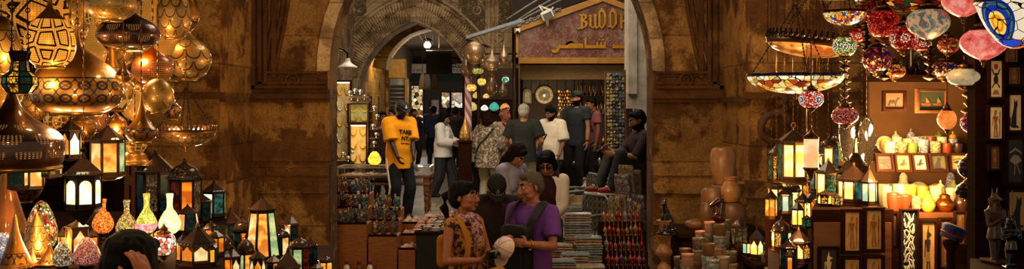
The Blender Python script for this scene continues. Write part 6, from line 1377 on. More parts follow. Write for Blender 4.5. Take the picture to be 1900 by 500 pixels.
# women and capped man in the gateway
c = person('young woman with long dark hair bending her head, in a pale lilac blouse', 940, 11.15, Z2, 1.72, 48, 'light', True, hands={-1: (-.1, -.3, .95), 1: (.1, -.3, .98)}, hpitch=.75, hroll=-.1, lean=.16, top=C_('lilac_cotton', '#9a94a8'), legs=C_('blue_denim', '#2a3444'), shoes=WHITE, hair=('long', HAIRD), vox=.0075, loose=.02, sleeve=1.4)
c = person('woman in a white cardigan and maroon top with sunglasses, looking down at a cloth', 1017, 10.5, Z2, 1.63, -14, 'light', True, hands={-1: (-.07, -.27, 1.05), 1: (.08, -.27, 1.05)}, hpitch=.5, top=C_('maroon_jersey', '#2c0c10'), legs=C_('light_denim', '#4a5a68'), shoes=WHITE, hair=('bob', HAIRB), vox=.0075, sleeve=.0, hdir={-1: (.8, -.3, .1), 1: (-.8, -.3, .1)}, palm={-1: (0, 0, 1), 1: (0, 0, 1)})
def cardigan(c, mat, g=.03):
    T, k, o = c['T'], c['k'], c['o']; m = MB()
    for s in (-1, 1):
        rr = []
        for z, rx, ry in [(.80, .2, .14), (.95, .19, .13), (1.1, .175, .125), (1.25, .175, .135), (1.36, .175, .13), (1.44, .13, .10), (1.475, .07, .075)]:
            rr.append([T((s * (rx + g) * sin(a), (ry + g) * -cos(a), z)) for a in [.62 + (pi - .62) * i / 12 for i in range(13)]] + [T((s * (rx + g - .022) * sin(a), (ry + g - .022) * -cos(a), z)) for a in [.62 + (pi - .62) * i / 12 for i in range(12, -1, -1)]])
        m.rings([[Vector(p) for p in r] for r in rr])
        a, e, w = c['arms'][s]; limb(m, [a, e, e.lerp(w, .85)], [.075 * k, .062 * k, .052 * k])
    ob = solid('cardigan', m, .010, mat, o, 3)
    displace(ob, lambda c: .006 * noise.noise(c * 10))
cardigan(c, C_('white_knit', '#ded4c4'))
m = MB(); [m.ell(c['Hh']((s * .034, -.1, .006)), (.03, .012, .022), c['HM']) for s in (-1, 1)]; m.tube([c['Hh']((-.08, .01, .01)), c['Hh']((-.062, -.09, .012)), c['Hh']((.062, -.09, .012)), c['Hh']((.08, .01, .01))], .004); m.build('sunglasses', EBONY, c['o'])
m = MB(); m.ell(c['arms'][-1][2].lerp(c['arms'][1][2], .5) + Vector((-.02, -.05, .03)), (.10, .07, .045)); ob = solid('bundled_cloth', m, .008, C_('white_muslin', '#c8bcab'), None, 2)
ob.matrix_world = c['o'].matrix_basis.copy(); tag(ob, 'crumpled white cloth held by the woman in the cardigan', 'cloth')
displace(ob, lambda c: .022 * noise.noise(c * 26))
bag(c, (.06, -.24, .92), (.14, .05, .11), C_('blue_canvas', '#26405a'), 'denim_bag')
c = person('man in a black cap bending down behind the couple', 917, 9.35, Z1, 1.66, 8, 'brown', hands={-1: (-.15, -.3, .8), 1: (.15, -.32, .8)}, hpitch=.95, lean=.12, top=C_('umber_cotton', '#1c0f0c'), legs=BLACK, shoes=BLACK, hair=('short', HAIRM), vox=.0085, loose=.03, sleeve=1.6)
cap(c, C_('cap_black', '#121214'), emblem=plain('grey_patch', '#5a5a5c', .8))
m = MB(); 
for i in range(26): a = pi * .0 + 2 * pi * i / 26; m.ell(c['Hh']((.092 * cos(a), .012 + .11 * sin(a), .045)), .011)
m.build('fleece_trim', plain('fleece', '#8a7a68', .9), c['o'])
# ---- the couple in front
SCARF = C_('silk_scarf', '#6a3038', '#b08a8a', '#3a1c28', mode='floral', scale=22)
VEST = C_('patterned_vest', '#3a1c1a', '#a8703a', '#1a1018', mode='floral', scale=16)
c = person('woman with a dark ponytail and glasses, in a sleeveless patterned top, holding a small camera', 862, 7.72, Z1, 1.66, 50, '#8a5438', True, hands={-1: (-.1, -.24, 1.17), 1: (.01, -.25, 1.2)}, hyaw=.35, hpitch=-.12, hroll=.05, vox=.0056, top=VEST, legs=C_('dark_trousers', '#121216'), shoes=BLACK, hair=('pony', HAIRB), sleeve=0, loose=.010, hdir={-1: (.75, -.5, .1), 1: (-.6, -.55, .1)}, palm={-1: (.3, .4, .8), 1: (-.3, .4, .8)}, curl=.75, elbow={-1: (-.6, .6, -.5), 1: (.7, .5, -.5)})
o, T, Hh, k = c['o'], c['T'], c['Hh'], c['k']
m = MB()
for i in range(3): m.tube([T((.075 * cos(a) * (1 + .12 * i), .01 + (.072 + .012 * i) * sin(a) - .012 * i, 1.5 - .022 * i + .008 * sin(3 * a + i))) for a in [2 * pi * j / 20 for j in range(20)]], (.02 + .002 * i) * k, 8, close=True)
m.ell(T((-.01, -.125, 1.38)), (.045, .03, .09)); m.ell(T((.03, -.135, 1.33)), (.03, .022, .10), Ry(.2)); solid('scarf', m, .007, SCARF, o, 2)
m = MB(); m.torus(Hh((-.034, -.108, .004)), .023 * k, .0018, 20, 5, c['HM'] @ Rx(pi / 2)); m.torus(Hh((.034, -.108, .004)), .023 * k, .0018, 20, 5, c['HM'] @ Rx(pi / 2)); m.cyl(Hh((-.01, -.11, .006)), Hh((.01, -.11, .006)), .0016, n=5)
for s in (-1, 1): m.cyl(Hh((s * .056, -.104, .008)), Hh((s * .08, .01, .008)), .0016, n=5)
m.build('glasses', GOLDM, o)
YST = C_('mustard_canvas', '#96601c')
for s in (-1, 1): strap(c, [(s * .11, .13, 1.25), (s * .125, .09, 1.44), (s * .12, -.0, 1.492), (s * .115, -.09, 1.42), (s * .11, -.14, 1.28), (s * .135, -.12, 1.08)], .042, YST, 'backpack_strap', .008)
m = MB(); m.box((0, 0, 0), (.24, .10, .26)); t = m.build('backpack', YST, None); bevel(t, .05, 4); t.parent = o; t.location = T((0, .165, 1.2))
# round mustard bag carried in front
t = thing('round_bag', 'mustard leather bag with a rounded pocket hanging in front of the ponytailed woman', 'bag', (0, 0, 0)); t.matrix_world = o.matrix_basis @ Matrix.Translation(T((.06, -.235, .93)))
m = MB(); m.box((0, 0, 0), (.27, .10, .30)); bevel(m.build('bag_body', YST, t), .04, 4); m = MB(); m.lathe([(.001, .03), (.07, .03), (.10, .02), (.11, 0), (.11, -.01)], 30, rot=Rx(pi / 2), c=(.02, -.062, -.04)); m.build('front_pocket', C_('tan_leather', '#7a4718'), t)
m = MB(); m.torus((.02, -.09, -.04), .098, .004, 30, 5, Rx(pi / 2)); m.build('zip', BRONZE, t)
m = MB(); a, b = c['arms'][-1][2], c['arms'][1][2]; mid = a.lerp(b, .5) + Vector((.0, -.085, .03))
t = thing('compact_camera', 'small black camera held by the ponytailed woman', 'camera', (0, 0, 0)); t.matrix_world = o.matrix_basis @ Matrix.Translation(mid)
m = MB(); m.box((0, 0, 0), (.105, .035, .065)); bevel(m.build('camera_body', EBONY, t), .008); m = MB(); m.lathe([(.026, 0), (.026, .035), (.022, .036), (.018, .03), (.001, .03)], 22, rot=Rx(pi / 2), c=(.005, -.018, 0)); m.build('lens', plain('black_rubber', '#141416', .5), t)
m = MB(); m.bx(-.04, -.015, -.01, .01, .032, .04); m.build('shutter_button', BRONZE, t)
c = person('grey-haired man in a purple T-shirt with a black backpack worn on his chest', 988, 8.3, Z1, 1.70, -38, '#8a5840', hands={-1: (.02, -.335, 1.24), 1: (.18, -.31, 1.2)}, hyaw=-.42, hpitch=.12, vox=.0056, top=C_('purple_cotton', '#5a2f7a'), legs=C_('khaki_cloth', '#6a5a40'), shoes=BLACK, hair=('short', HAIRM), sleeve=.72, loose=.016, build=1.0, hdir={-1: (-.3, -.6, -.2), 1: (-.9, -.25, .1)}, palm={-1: (.5, .2, -.5), 1: (0, .8, -.4)}, curl={-1: .9, 1: .7}, elbow={-1: (-.4, .5, -.9), 1: (.45, .5, -.9)})
o, T, Hh, k = c['o'], c['T'], c['Hh'], c['k']
PK = C_('black_nylon', '#0b0b0d', rough=.6)
t = thing('black_backpack', 'black backpack worn on the chest of the man in the purple T-shirt', 'backpack', (0, 0, 0)); t.matrix_world = o.matrix_basis @ Matrix.Translation(T((.0, -.21, 1.14)))
m = MB(); m.box((0, 0, 0), (.27, .13, .38)); bevel(m.build('pack_body', PK, t), .045, 4); m = MB(); m.box((0, -.075, -.08), (.22, .04, .17)); bevel(m.build('front_pocket', PK, t), .018, 3); m = MB(); m.tube([(-.08, -.065, .17), (0, -.075, .19), (.08, -.065, .17)], .004); m.build('zip', IRON, t)
for s in (-1, 1): strap(c, [(s * .1, -.20, 1.28), (s * .125, -.16, 1.38), (s * .135, -.07, 1.475), (s * .135, .03, 1.50), (s * .13, .12, 1.40), (s * .15, .15, 1.2)], .062, PK, 'backpack_strap', .012)
m = MB(); w_ = c['arms'][1][2]; e_ = c['arms'][1][1]; d_ = (w_ - e_).normalized(); q_ = d_.to_track_quat('Z', 'Y').to_matrix(); m.torus(w_ - d_ * .03, .031, .008, 20, 6, q_); m.cyl(w_ - d_ * .03 + q_ @ Vector((0, -.035, 0)), w_ - d_ * .03 + q_ @ Vector((0, -.044, 0)), .018, .018, 16); m.build('wristwatch', GOLDM, o)
# white cap held in his hand
t = thing('white_cap', 'white baseball cap held in the hand of the man in the purple T-shirt', 'cap', (0, 0, 0)); t.matrix_world = o.matrix_basis @ Matrix.Translation(c['arms'][-1][2] + Vector((.045, -.10, -.07))) @ Matrix.Rotation(R(72), 4, 'X') @ Matrix.Rotation(-.35, 4, 'Z') @ Matrix.Scale(.86, 4)
CAPM = C_('pale_pink_canvas', '#e0c6bc'); m = MB(); n_ = 26; m.rings([[Vector((.09 * r * cos(2 * pi * i / n_), .105 * r * sin(2 * pi * i / n_), z)) for i in range(n_)] for r, z in [(1.0, 0), (1.03, .025), (1.0, .055), (.84, .09), (.52, .113), (.12, .122), (.02, .126)]], True, False); m.build('crown', CAPM, t)
m = MB(); A = [Vector((.08 * cos(pi * i / 14), -.07 - .11 * sin(pi * i / 14), .004 - .02 * sin(pi * i / 14) + .012 * (1 - abs(cos(pi * i / 14))))) for i in range(15)]; a_ = [m.bm.verts.new(p) for p in A]; b_ = [m.bm.verts.new(p + Vector((0, 0, .006))) for p in A]; m.face(a_); m.face(list(reversed(b_)))
for i in range(15): m.face([a_[i], b_[i], b_[(i + 1) % 15], a_[(i + 1) % 15]])
m.build('brim', CAPM, t)
for a in (0, pi / 3, 2 * pi / 3):
    m = MB(); m.tube([(.0925 * r * cos(a) * s_, .1075 * r * sin(a) * s_, z + .001) for r, z, s_ in [(1.03, .0, 1), (1.05, .025, 1), (1.02, .055, 1), (.86, .09, 1), (.54, .114, 1), (0, .127, 1), (.54, .114, -1), (.86, .09, -1), (1.02, .055, -1), (1.05, .025, -1), (1.03, .0, -1)]], .002, 4); m.build('seam', C_('seam_thread', '#a89088'), t)
m = MB(); m.ell((0, 0, .127), .007); m.build('button', CAPM, t)
# seated man at the right, legs crossed over the goods
c = person('seated man in black at the right of the gate, red trainers, holding a phone', 1188, 12.6, .72, 1.74, -78, 'tan', seat=.2, hands={-1: (-.05, -.40, .52), 1: (.12, -.36, .48)}, feet={-1: (-.1, -.50, .0), 1: (.12, -.40, .0)}, hpitch=.35, lean=-.0, top=C_('maroon_knit', '#24100e'), legs=BLACK, shoes=None, hair=('short', HAIRB), sleeve=1.0, beard=HAIRB, vox=.009)
o = c['o']
for s in (-1, 1):
    cc = c['legs'][s][2] + Vector((0, 0, -.085)); m = MB(); m.ell(cc + Vector((0, -.055, .045)), (.047, .14, .045)); m.ell(cc + Vector((0, .02, .06)), (.046, .065, .06)); sh_ = solid('shoe', m, .009, plain('red_suede', '#7a1414', .7), o, 2)
    m = MB(); m.bx(cc.x - .046, cc.x + .046, cc.y - .18, cc.y + .08, cc.z - .012, cc.z + .012); bevel(m.build('sole', WHITE, sh_), .006); m = MB()
    for j in range(3): m.box((cc.x + s * .0, cc.y - .06 + j * .03, cc.z + .075), (.1, .008, .05), Rx(.5))
    m.build('shoe_stripes', WHITE, sh_)
t = thing('mobile_phone', 'black phone in the hands of the seated man', 'phone', (0, 0, 0)); t.matrix_world = o.matrix_basis @ Matrix.Translation(c['arms'][-1][2] + Vector((.04, -.1, .04))) @ Matrix.Rotation(-.9, 4, 'X'); m = MB(); m.box((0, 0, 0), (.075, .008, .15)); bevel(m.build('phone_body', EBONY, t), .004); m = MB(); m.bx(-.034, .034, .004, .0055, -.07, .07); m.build('screen', plain('screen_glass', '#20262c', .1), t)
# dark-haired woman close at the lower left, hand to her head
c = person('dark-haired woman close by at the lower left, raising a hand to her head', 236, 3.45, -.29, 1.65, 155, '#a8683f', True, hands={-1: (-.135, .045, 1.585), 1: (.25, -.05, .95)}, hpitch=.25, hyaw=.1, top=C_('navy_print', '#14141c'), legs=BLACK, shoes=BLACK, hair=('bob', HAIRB), vox=.0052, sleeve=.6, elbow={-1: (-.9, -.3, -.6)}, hdir={-1: (.35, -.05, .93)}, palm={-1: (.9, -.1, -.3)}, curl=.45)

t = thing('stone_step', 'stone step in front of the left stall under the dark-haired woman', 'step', (-1.3, 3.35, -.45)); m = MB(); m.bx(-.7, .6, -.35, .4, 0, .158); bevel(m.build('tread', STONE_B, t), .01)
# ================================================================ the bazaar seen through the gate
rnd = random.Random(11)
def U(a, b): return rnd.uniform(a, b)
# --- glass display table
t = thing('display_table', 'long glass-topped display table on turned wooden legs, behind the man in yellow', 'table', (P(716, 0, 16.8).x, 16.85, 0))
w = S(84, 16.8)
m = MB(); m.bx(-w, w, -.35, .35, .62, .66); m.bx(-w, w, -.35, .35, .50, .54); bevel(m.build('case_bottom', MWOOD, t), .005)
m = MB()
for y in (-.35, .35): m.bx(-w, w, y - .015, y + .015, .775, .80)
for x in (-w, w): m.bx(x - .015, x + .015, -.35, .35, .775, .80); [m.bx(x - .012, x + .012, y - .012, y + .012, .66, .78) for y in (-.34, .34)]
m.build('metal_rim', plain('silver_trim', '#a8a49c', .3, .8), t)
n = NT('clear_glass'); n.set(col=(.85, .9, .88, 1), rough=.03, tr=1., alpha=.25); CLEAR = n.m
m = MB(); m.bx(-w + .01, w - .01, -.34, .34, .787, .793); m.bx(-w + .01, w - .01, -.345, -.34, .66, .775); m.build('glass_top', CLEAR, t)
for x in (-w + .06, w - .06):
    for y in (-.29, .29):
        m = MB(); m.bx(x - .045, x + .045, y - .045, y + .045, .40, .62); m.lathe(smoothp([(.028, 0), (.034, .02), (.024, .06), (.034, .14), (.026, .2), (.04, .27), (.03, .31), (.045, .36), (.035, .4)], 3), 14, (x, y, 0)); m.build('leg', MWOOD, t)
for i in range(30):
    x = -w + .1 + (2 * w - .2) * (i + .5) / 30; y = U(-.25, .25); kd = i % 3
    o = thing('silver_trinket', ['ring', 'pendant', 'brooch'][kd] + ' of turquoise and silver inside the glass table', 'jewellery', (x + t.location.x, y + t.location.y, .661), U(0, 6), 'silver trinkets in the glass table')
    m = MB(); m.lathe([(.001, .012), (.03, .01), (.034, 0), (.001, 0)], 10); m.mi = 1; m.ell((0, 0, .014), (.015, .02, .008)); m.build('trinket', [WHITE, plain('turquoise', '#3a7a86', .4)], o)
# --- jewellery stands on the left
def necklace(m, c, r, h, t_=.012, n_=14, yo=0.):
    m.tube([(c[0] + r * cos(pi + pi * i / n_), c[1] + yo, c[2] - h * sin(pi * i / n_) * 1.0) for i in range(n_ + 1)], [t_ * (.5 + .7 * sin(pi * i / n_)) for i in range(n_ + 1)], 6)
CREAMB = plain('cream_velvet', '#a89468', .8); GOLDY = plain('bright_gold', '#d8a030', .3, .8); SILV = plain('bright_silver', '#c8c4bc', .25, .9)
def jewel_case(px0, py0, px1, py1, Y, rows, cols, label, back=CREAMB, jm=None, lit=True, grp=None):
    a, b = P(px0, py1, Y), P(px1, py0, Y); W, H = b.x - a.x, b.z - a.z; t = thing('jewellery_case', label, 'display case', a)
    m = MB(); m.bx(0, W, .10, .12, 0, H); m.build('back_panel', back, t)
    m = MB(); m.bx(0, .02, 0, .12, 0, H); m.bx(W - .02, W, 0, .12, 0, H); m.bx(0, W, 0, .12, H, H + .03); m.bx(0, W, 0, .12, -.02, 0); m.build('frame', DWOOD, t)
    k = 0
    for r in range(rows):
        for c in range(cols):
            m = MB(); cx, cz = W * (c + .5) / cols, H * (rows - r - .25) / rows; necklace(m, (cx, .085, cz), W / cols * .36, H / rows * .55, .012, yo=-.012)
            m.ell((cx, .07, cz - H / rows * .55), .018, n=8, m=5)
            o = m.build('gold_necklace', jm[k % len(jm)] if jm else GOLDY, None, a); tag(o, ('gold' if not jm or jm[k % len(jm)] == GOLDY else 'silver') + f' necklace, row {["one", "two", "three", "four", "five", "six"][r]} from the top of the ' + grp, 'necklace', 'necklaces on the ' + grp); k += 1
    if lit:
        m = MB(); m.bx(.03, W - .03, .02, .05, H - .025, H - .005); m.build('light_strip', glass('#fff0c8', 5, '#ffe0a0'), t)
    m = MB(); 
    for x in (.02, W - .02): m.bx(x - .015, x + .015, .04, .08, -a.z, -.02)
    m.build('stand_legs', DWOOD, t); return t
jewel_case(622, 152, 651, 300, 17.95, 5, 2, 'tall narrow lit case of gold necklaces right behind the gate pier', jm=[GOLDY, GOLDY, SILV, GOLDY], grp='narrow tall case')
jewel_case(644, 194, 686, 227, 17.75, 2, 2, 'pale green board of fat yellow bangles above the lit case', back=plain('pale_green_board', '#a8a870', .7), jm=[plain('yellow_bangle', '#d8b020', .4)], lit=False, grp='pale green board')
jewel_case(646, 232, 681, 305, 17.5, 3, 2, 'glowing glass case of gold necklaces below the yellow bangles', back=plain('lit_velvet', '#c8a860', .8), grp='glowing case')
for i in range(14):      # silver crowns and jugs round the stands
    px, py = [(648, 178), (658, 174), (668, 176), (652, 186), (664, 188), (676, 186), (694, 206), (699, 222), (692, 240), (698, 256), (694, 272), (636, 292), (646, 300), (654, 290)][i]
    p = P(px, py, 17.32); t = thing('silver_cup', 'small silver vessel glinting round the jewellery cases', 'vessel', p, 0, 'silver vessels at the jewellery cases'); t['label'] = ['silver crown cup above the yellow bangles', 'silver vessel hung right of the jewellery cases', 'silver jug at the foot of the narrow tall case'][0 if i < 6 else 1 if i < 11 else 2]
    m = MB(); m.lathe([(.022, 0), (.01, .01), (.01, .03), (.03, .045), (.034, .075), (.028, .09)], 12); m.build('bowl', SILV, t); m = MB(); m.tube([(.03, 0, .075), (.05, 0, .07), (.048, 0, .045), (.03, 0, .045)], .004); m.build('handle', SILV, t)
    if i >= 6: m = MB(); m.cyl((0, .0, .09), (0, .0, .11), .004); m.build('hook', IRON, t)
t = thing('vessel_rack', 'thin dark metal rack holding silver vessels beside the jewellery cases', 'rack', (P(696, 0, 17.42).x, 17.42, 0))
m = MB(); 
for x in (-.06, .06): m.cyl((x, 0, 0), (x, 0, 1.95), .012)
for py in (206, 222, 240, 256, 272): z = P(0, py, 17.32).z - .003; m.bx(-.08, .08, -.12, 0, z - .012, z)
m.build('frame', IRON, t)
t = thing('vessel_rack', 'small dark shelf of silver crown cups above the yellow bangle board', 'rack', (P(666, 0, 17.46).x, 17.46, 0)); m = MB()
for py in (178, 188): z = P(0, py, 17.32).z - .003; m.bx(-.2, .2, -.2, .02, z - .035, z)
for x in (-.15, .15): m.bx(x - .01, x + .01, .0, .02, 0, 2.0)
m.build('frame', IRON, t)
t = thing('vessel_stand', 'low dark stand carrying silver jugs beneath the narrow case', 'stand', (P(643, 0, 17.33).x, 17.33, 0)); z = P(0, 303, 17.32).z; m = MB(); m.bx(-.12, .12, -.08, .08, 0, z); m.build('block', DWOOD, t)
bulb_light(P(667, 262, 16.9), 9, .05, (1, .75, .35)); bulb_light(P(636, 185, 17.0), 8, .05, (1, .75, .35)); bulb_light(P(665, 205, 16.6), 8, .05, (1, .8, .5))
t = thing('table_lamp', 'small glowing yellow lamp on the left end of the glass table', 'lamp', (P(695, 0, 16.7).x, 16.7, .801)); m = MB(); m.lathe([(.05, .02), (.1, .06), (.11, .12), (.07, .2), (.03, .24)], 18); m.build('shade', glass('#f6c040', 2.2, '#e89020'), t); m = MB(); m.lathe([(.06, 0), (.06, .02), (.03, .03)], 16); m.build('base', BRONZE, t)
t = thing('wall_lamp', 'white enamel dish lamp on a bracket at the left inner edge of the gate', 'lamp', P(645, 122, 12.5)); k = S(1, 12.5)
m = MB(); m.lathe([(4 * k, 14 * k), (5 * k, 8 * k), (8 * k, 4 * k), (18 * k, -2 * k), (18.5 * k, -4 * k), (16 * k, -3 * k)], 28, cap=False); m.build('shade', WHITE, t); m = MB(); m.lathe([(5 * k, -1 * k), (6.5 * k, -5 * k), (5 * k, -9 * k), (.001, -10 * k)], 20); m.build('glass_cup', plain('frosted_glass', '#c8ccc8', .3), t)
m = MB(); m.tube([(0, 0, 14 * k), (0, 0, 24 * k), (-10 * k, .1, 30 * k), (-16 * k, -2.05, 34 * k)], .014, 6); m.build('bracket', IRON, t)
# --- souvenir stalls on the left: stepped plywood boxes
heap_spots = []
def crate(px0, px1, z, Y0, Y1, label, fr=OWOOD):
    x0, x1 = P(px0, 0, Y0).x, P(px1, 0, Y0).x; t = thing('display_box', label, 'box', ((x0 + x1) / 2, (Y0 + Y1) / 2, -.3)); w, d = (x1 - x0) / 2 - .004, (Y1 - Y0) / 2 - .004; h = z + .3
    m = MB(); m.bx(-w, w, -d, d, 0, h); bevel(m.build('box_body', fr, t), .006); m = MB(); m.bx(-w + .02, w - .02, -d - .006, -d, .03, h - .04); m.build('front_board', fr, t); m = MB(); m.bx(-w, w, -d, -d + .015, h, h + .025); m.build('lip', DWOOD, t); return t
boxes = [(622, 681, .53, 10.85, 11.25, 'front left plywood box of painted figurines'), (682, 737, .40, 10.85, 11.25, 'front middle plywood box of stone figurines'), (738, 771, .26, 10.85, 11.25, 'front right plywood box of white carvings'),
 (622, 683, .66, 11.26, 11.66, 'second tier plywood box behind the painted figurines'), (684, 740, .52, 11.26, 11.66, 'second tier plywood box behind the stone figurines'), (741, 775, .36, 11.26, 11.66, 'second tier plywood box behind the white carvings'),
 (622, 686, .78, 11.67, 12.07, 'topmost tier plywood box at the left'), (687, 744, .60, 11.67, 12.07, 'third tier plywood box in the middle'), (745, 775, .44, 11.67, 12.07, 'third tier plywood box at the right')]
for b in boxes: crate(b[0], b[1], b[2], b[3], b[4], b[5])
t = thing('display_box', 'dark table of shell and silver dishes next to the plywood boxes', 'table', (P(806, 0, 11.8).x + .035, 11.75, -.3)); w = P(838, 0, 11.8).x - P(774, 0, 11.8).x; m = MB(); m.bx(-w / 2 + .02, w / 2, -.9, .9, .72, .75); bevel(m.build('top', DWOOD, t), .004); m = MB(); m.bx(-w / 2 + .04, w / 2 - .02, -.88, .88, .0, .72); m.build('cloth_skirt', BLACK, t); t.name = 'dish_table'
def figurine(kind, mats):
    m = MB(); s = 1
    if kind == 'stand':
        m.bx(-.03, .03, -.03, .03, 0, .015); m.lathe([(.022, .015), (.026, .06), (.018, .1), (.03, .14), (.012, .165)], 8); m.mi = 1; m.ell((0, 0, .185), (.018, .02, .024), n=8, m=5); m.cyl((0, .004, .19), (0, .01, .235), .02, .008, 8); m.mi = 0; m.cyl((.028, 0, .13), (.034, -.02, .07), .008, .006, 6); m.cyl((-.028, 0, .13), (-.034, -.02, .07), .008, .006, 6)
    elif kind == 'sit':
        m.ell((0, .01, .05), (.035, .045, .05), n=10, m=6); m.ell((0, 0, .1), (.026, .028, .045), n=10, m=6); m.mi = 1; m.ell((0, -.012, .155), (.022, .026, .022), n=8, m=5); [m.cyl((q * .012, -.01, .17), (q * .016, -.01, .2), .008, .002, 5) for q in (-1, 1)]; m.mi = 0; [m.cyl((q * .016, -.022, .08), (q * .018, -.035, .0), .011, .009, 6) for q in (-1, 1)]
    elif kind == 'bust':
        m.bx(-.035, .035, -.025, .025, 0, .02); m.ell((0, 0, .055), (.045, .028, .038), n=10, m=6); m.mi = 1; m.ell((0, -.004, .12), (.026, .03, .034), n=10, m=6); m.mi = 0; m.cyl((0, .012, .1), (0, .012, .165), .04, .03, 10)
    elif kind == 'pyramid':
        m.rings([[Vector((q * cos(a), q * sin(a), z)) for a in [pi / 4 + pi / 2 * i for i in range(4)]] for q, z in ((.07, 0), (.04, .04), (.001, .09))], False)
    elif kind == 'shell':
        m.lathe(smoothp([(.06, .0), (.062, .02), (.05, .05), (.03, .075), (.012, .1), (.002, .13)], 3), 12); [m.cyl((.05 * cos(a), .05 * sin(a), .03), (.08 * cos(a), .08 * sin(a), .05), .014, .003, 5) for a in (0, 1.3, 2.6, 3.9, 5.2)]
    elif kind == 'dish':
        m.lathe([(.001, .012), (.05, .014), (.085, .028), (.088, .024), (.05, .0), (.001, 0)], 16); m.mi = 1; m.ell((0, 0, .018), (.03, .03, .008), n=8, m=4)
    elif kind == 'slab':
        m.box((0, 0, .012), (.16, .11, .022)); m.mi = 1; m.box((0, 0, .026), (.12, .08, .008))
    return m.mesh(kind, mats)
STN = [plain('grey_stone_fig', '#4a463e', .6), plain('turquoise_fig', '#2f5a58', .5), plain('copper_fig', '#6a3a22', .4), plain('black_fig', '#14120f', .3), plain('gold_fig', '#8a6a2a', .4, .5), plain('bone_carving', '#b89878', .6), plain('pink_carving', '#b8826a', .6), plain('pale_shell', '#9a948a', .4), plain('blue_glaze_fig', '#3a5070', .4)]
FK = {}
def fig_mesh(kind, a, b):
    if (kind, a, b) not in FK: FK[(kind, a, b)] = figurine(kind, [STN[a], STN[b]])
    return FK[(kind, a, b)]
FN = {'stand': ('standing_figurine', 'standing figurine'), 'sit': ('seated_figurine', 'seated animal figurine'), 'bust': ('bust_figurine', 'small bust'), 'pyramid': ('pyramid_figurine', 'little pyramid'), 'shell': ('bone_carving', 'spiky bone carving'), 'dish': ('trinket_dish', 'shallow inlaid dish'), 'slab': ('carved_plaque', 'carved plaque')}
CN = ['grey', 'turquoise', 'copper brown', 'black', 'gilt', 'bone white', 'pinkish', 'pale', 'blue']
def put(kind, a, b, x, y, z, s, where):
    o = bpy.data.objects.new(FN[kind][0], fig_mesh(kind, a, b)); COL.objects.link(o); o.location = (x, y, z); o.rotation_euler = (0, 0, U(-.9, .9) if kind in ('stand', 'sit', 'bust') else U(0, 6)); o.scale = (s,) * 3; tag(o, f'{CN[a]} {FN[kind][1]} with {CN[b]} detail on the {where}', 'figurine' if kind in ('stand', 'sit', 'bust', 'pyramid') else 'ornament', 'souvenirs on the ' + where)
for bi, b in enumerate(boxes):
    x0, x1 = P(b[0], 0, b[3]).x + .02, P(b[1], 0, b[3]).x - .02; col = bi % 3; nx = [4, 3, 2][col]
    for j in range(3):
        for i in range(nx):
            x = x0 + (x1 - x0) * (i + .5 + U(-.1, .1)) / nx; y = b[3] + .07 + .13 * j
            if col < 2: put(rnd.choice(['stand', 'stand', 'sit', 'bust']), rnd.choice([0, 1, 2, 3, 8, 0, 4]), rnd.choice([4, 2, 0, 7, 1]), x, y, b[2] + .001, U(.68, .8), ['left figurine boxes', 'middle figurine boxes'][col])
            else: put(rnd.choice(['shell', 'shell', 'slab']), rnd.choice([5, 6, 5]), 5, x, y, b[2] + .001, U(.5, .6), 'white carving boxes')
for i in range(4):
    for j in range(12):
        x = P(786, 0, 11.8).x + i * .096 + U(-.01, .01); y = 10.96 + j * .145 + U(-.01, .01); kd = rnd.choice(['dish', 'dish', 'slab', 'shell', 'pyramid'])
        put(kd, rnd.choice([7, 7, 0, 5, 6]) if kd != 'shell' else 6, rnd.choice([0, 1, 8]), x, y, .4512, .56, 'dark dish table')
t = thing('wooden_tray', 'carved brown wooden tray of trinkets leaning at the gate pier above the figurines', 'tray', P(660, 362, 12.4)); t.rotation_euler = (-.5, 0, 0); k = S(1, 12.4)
m = MB(); m.bx(-21 * k, 21 * k, -.01, .01, 0, 26 * k); m.build('panel', wood('carved_tray', '#5a3a1c'), t); m = MB(); [m.bx(-21 * k, 21 * k, -.03, .01, z, z + .02) for z in (0, 13 * k, 26 * k)]; [m.bx(x - .01, x + .01, -.03, .01, 0, 26 * k) for x in (-21 * k, 21 * k)]; m.build('rim', MWOOD, t)
t = thing('tray_stand', 'dark support beneath the carved wooden tray', 'stand', (P(660, 0, 12.45).x, 12.42, -.15)); m = MB(); m.bx(-.12, .12, -.06, .1, 0, P(0, 364, 12.4).z + .14); m.build('block', DWOOD, t)
for i, px in enumerate((643, 666, 686)):      # little red-capped bottles at the bottom edge
    t = thing('ribbon_figure', ['tiny red-topped white figure at the bottom left by the pier', 'tiny dark red bottle at the bottom of the plywood box', 'tiny red-hatted figure at the bottom right of the plywood box'][i], 'ornament', (P(px, 0, 10.6).x, 10.6, 1.8 - (506 - 195) * 10.6 / F)); m = MB(); m.lathe([(.035, 0), (.03, .05), (.012, .09)], 10); m.build('body', WHITE if i != 1 else STN[2], t); m = MB(); m.lathe([(.02, .085), (.02, .12), (.001, .14)], 10); m.build('red_cap', plain('red_felt', '#8a1410', .8), t)
t = thing('low_bench', 'dark low bench in front of the plywood boxes', 'bench', (P(662, 0, 10.65).x, 10.64, -.3)); z = 1.8 - (506 - 195) * 10.6 / F; m = MB(); m.bx(-.25, .3, -.1, .16, 0, z + .3 - .001); m.build('bench_body', DWOOD, t)
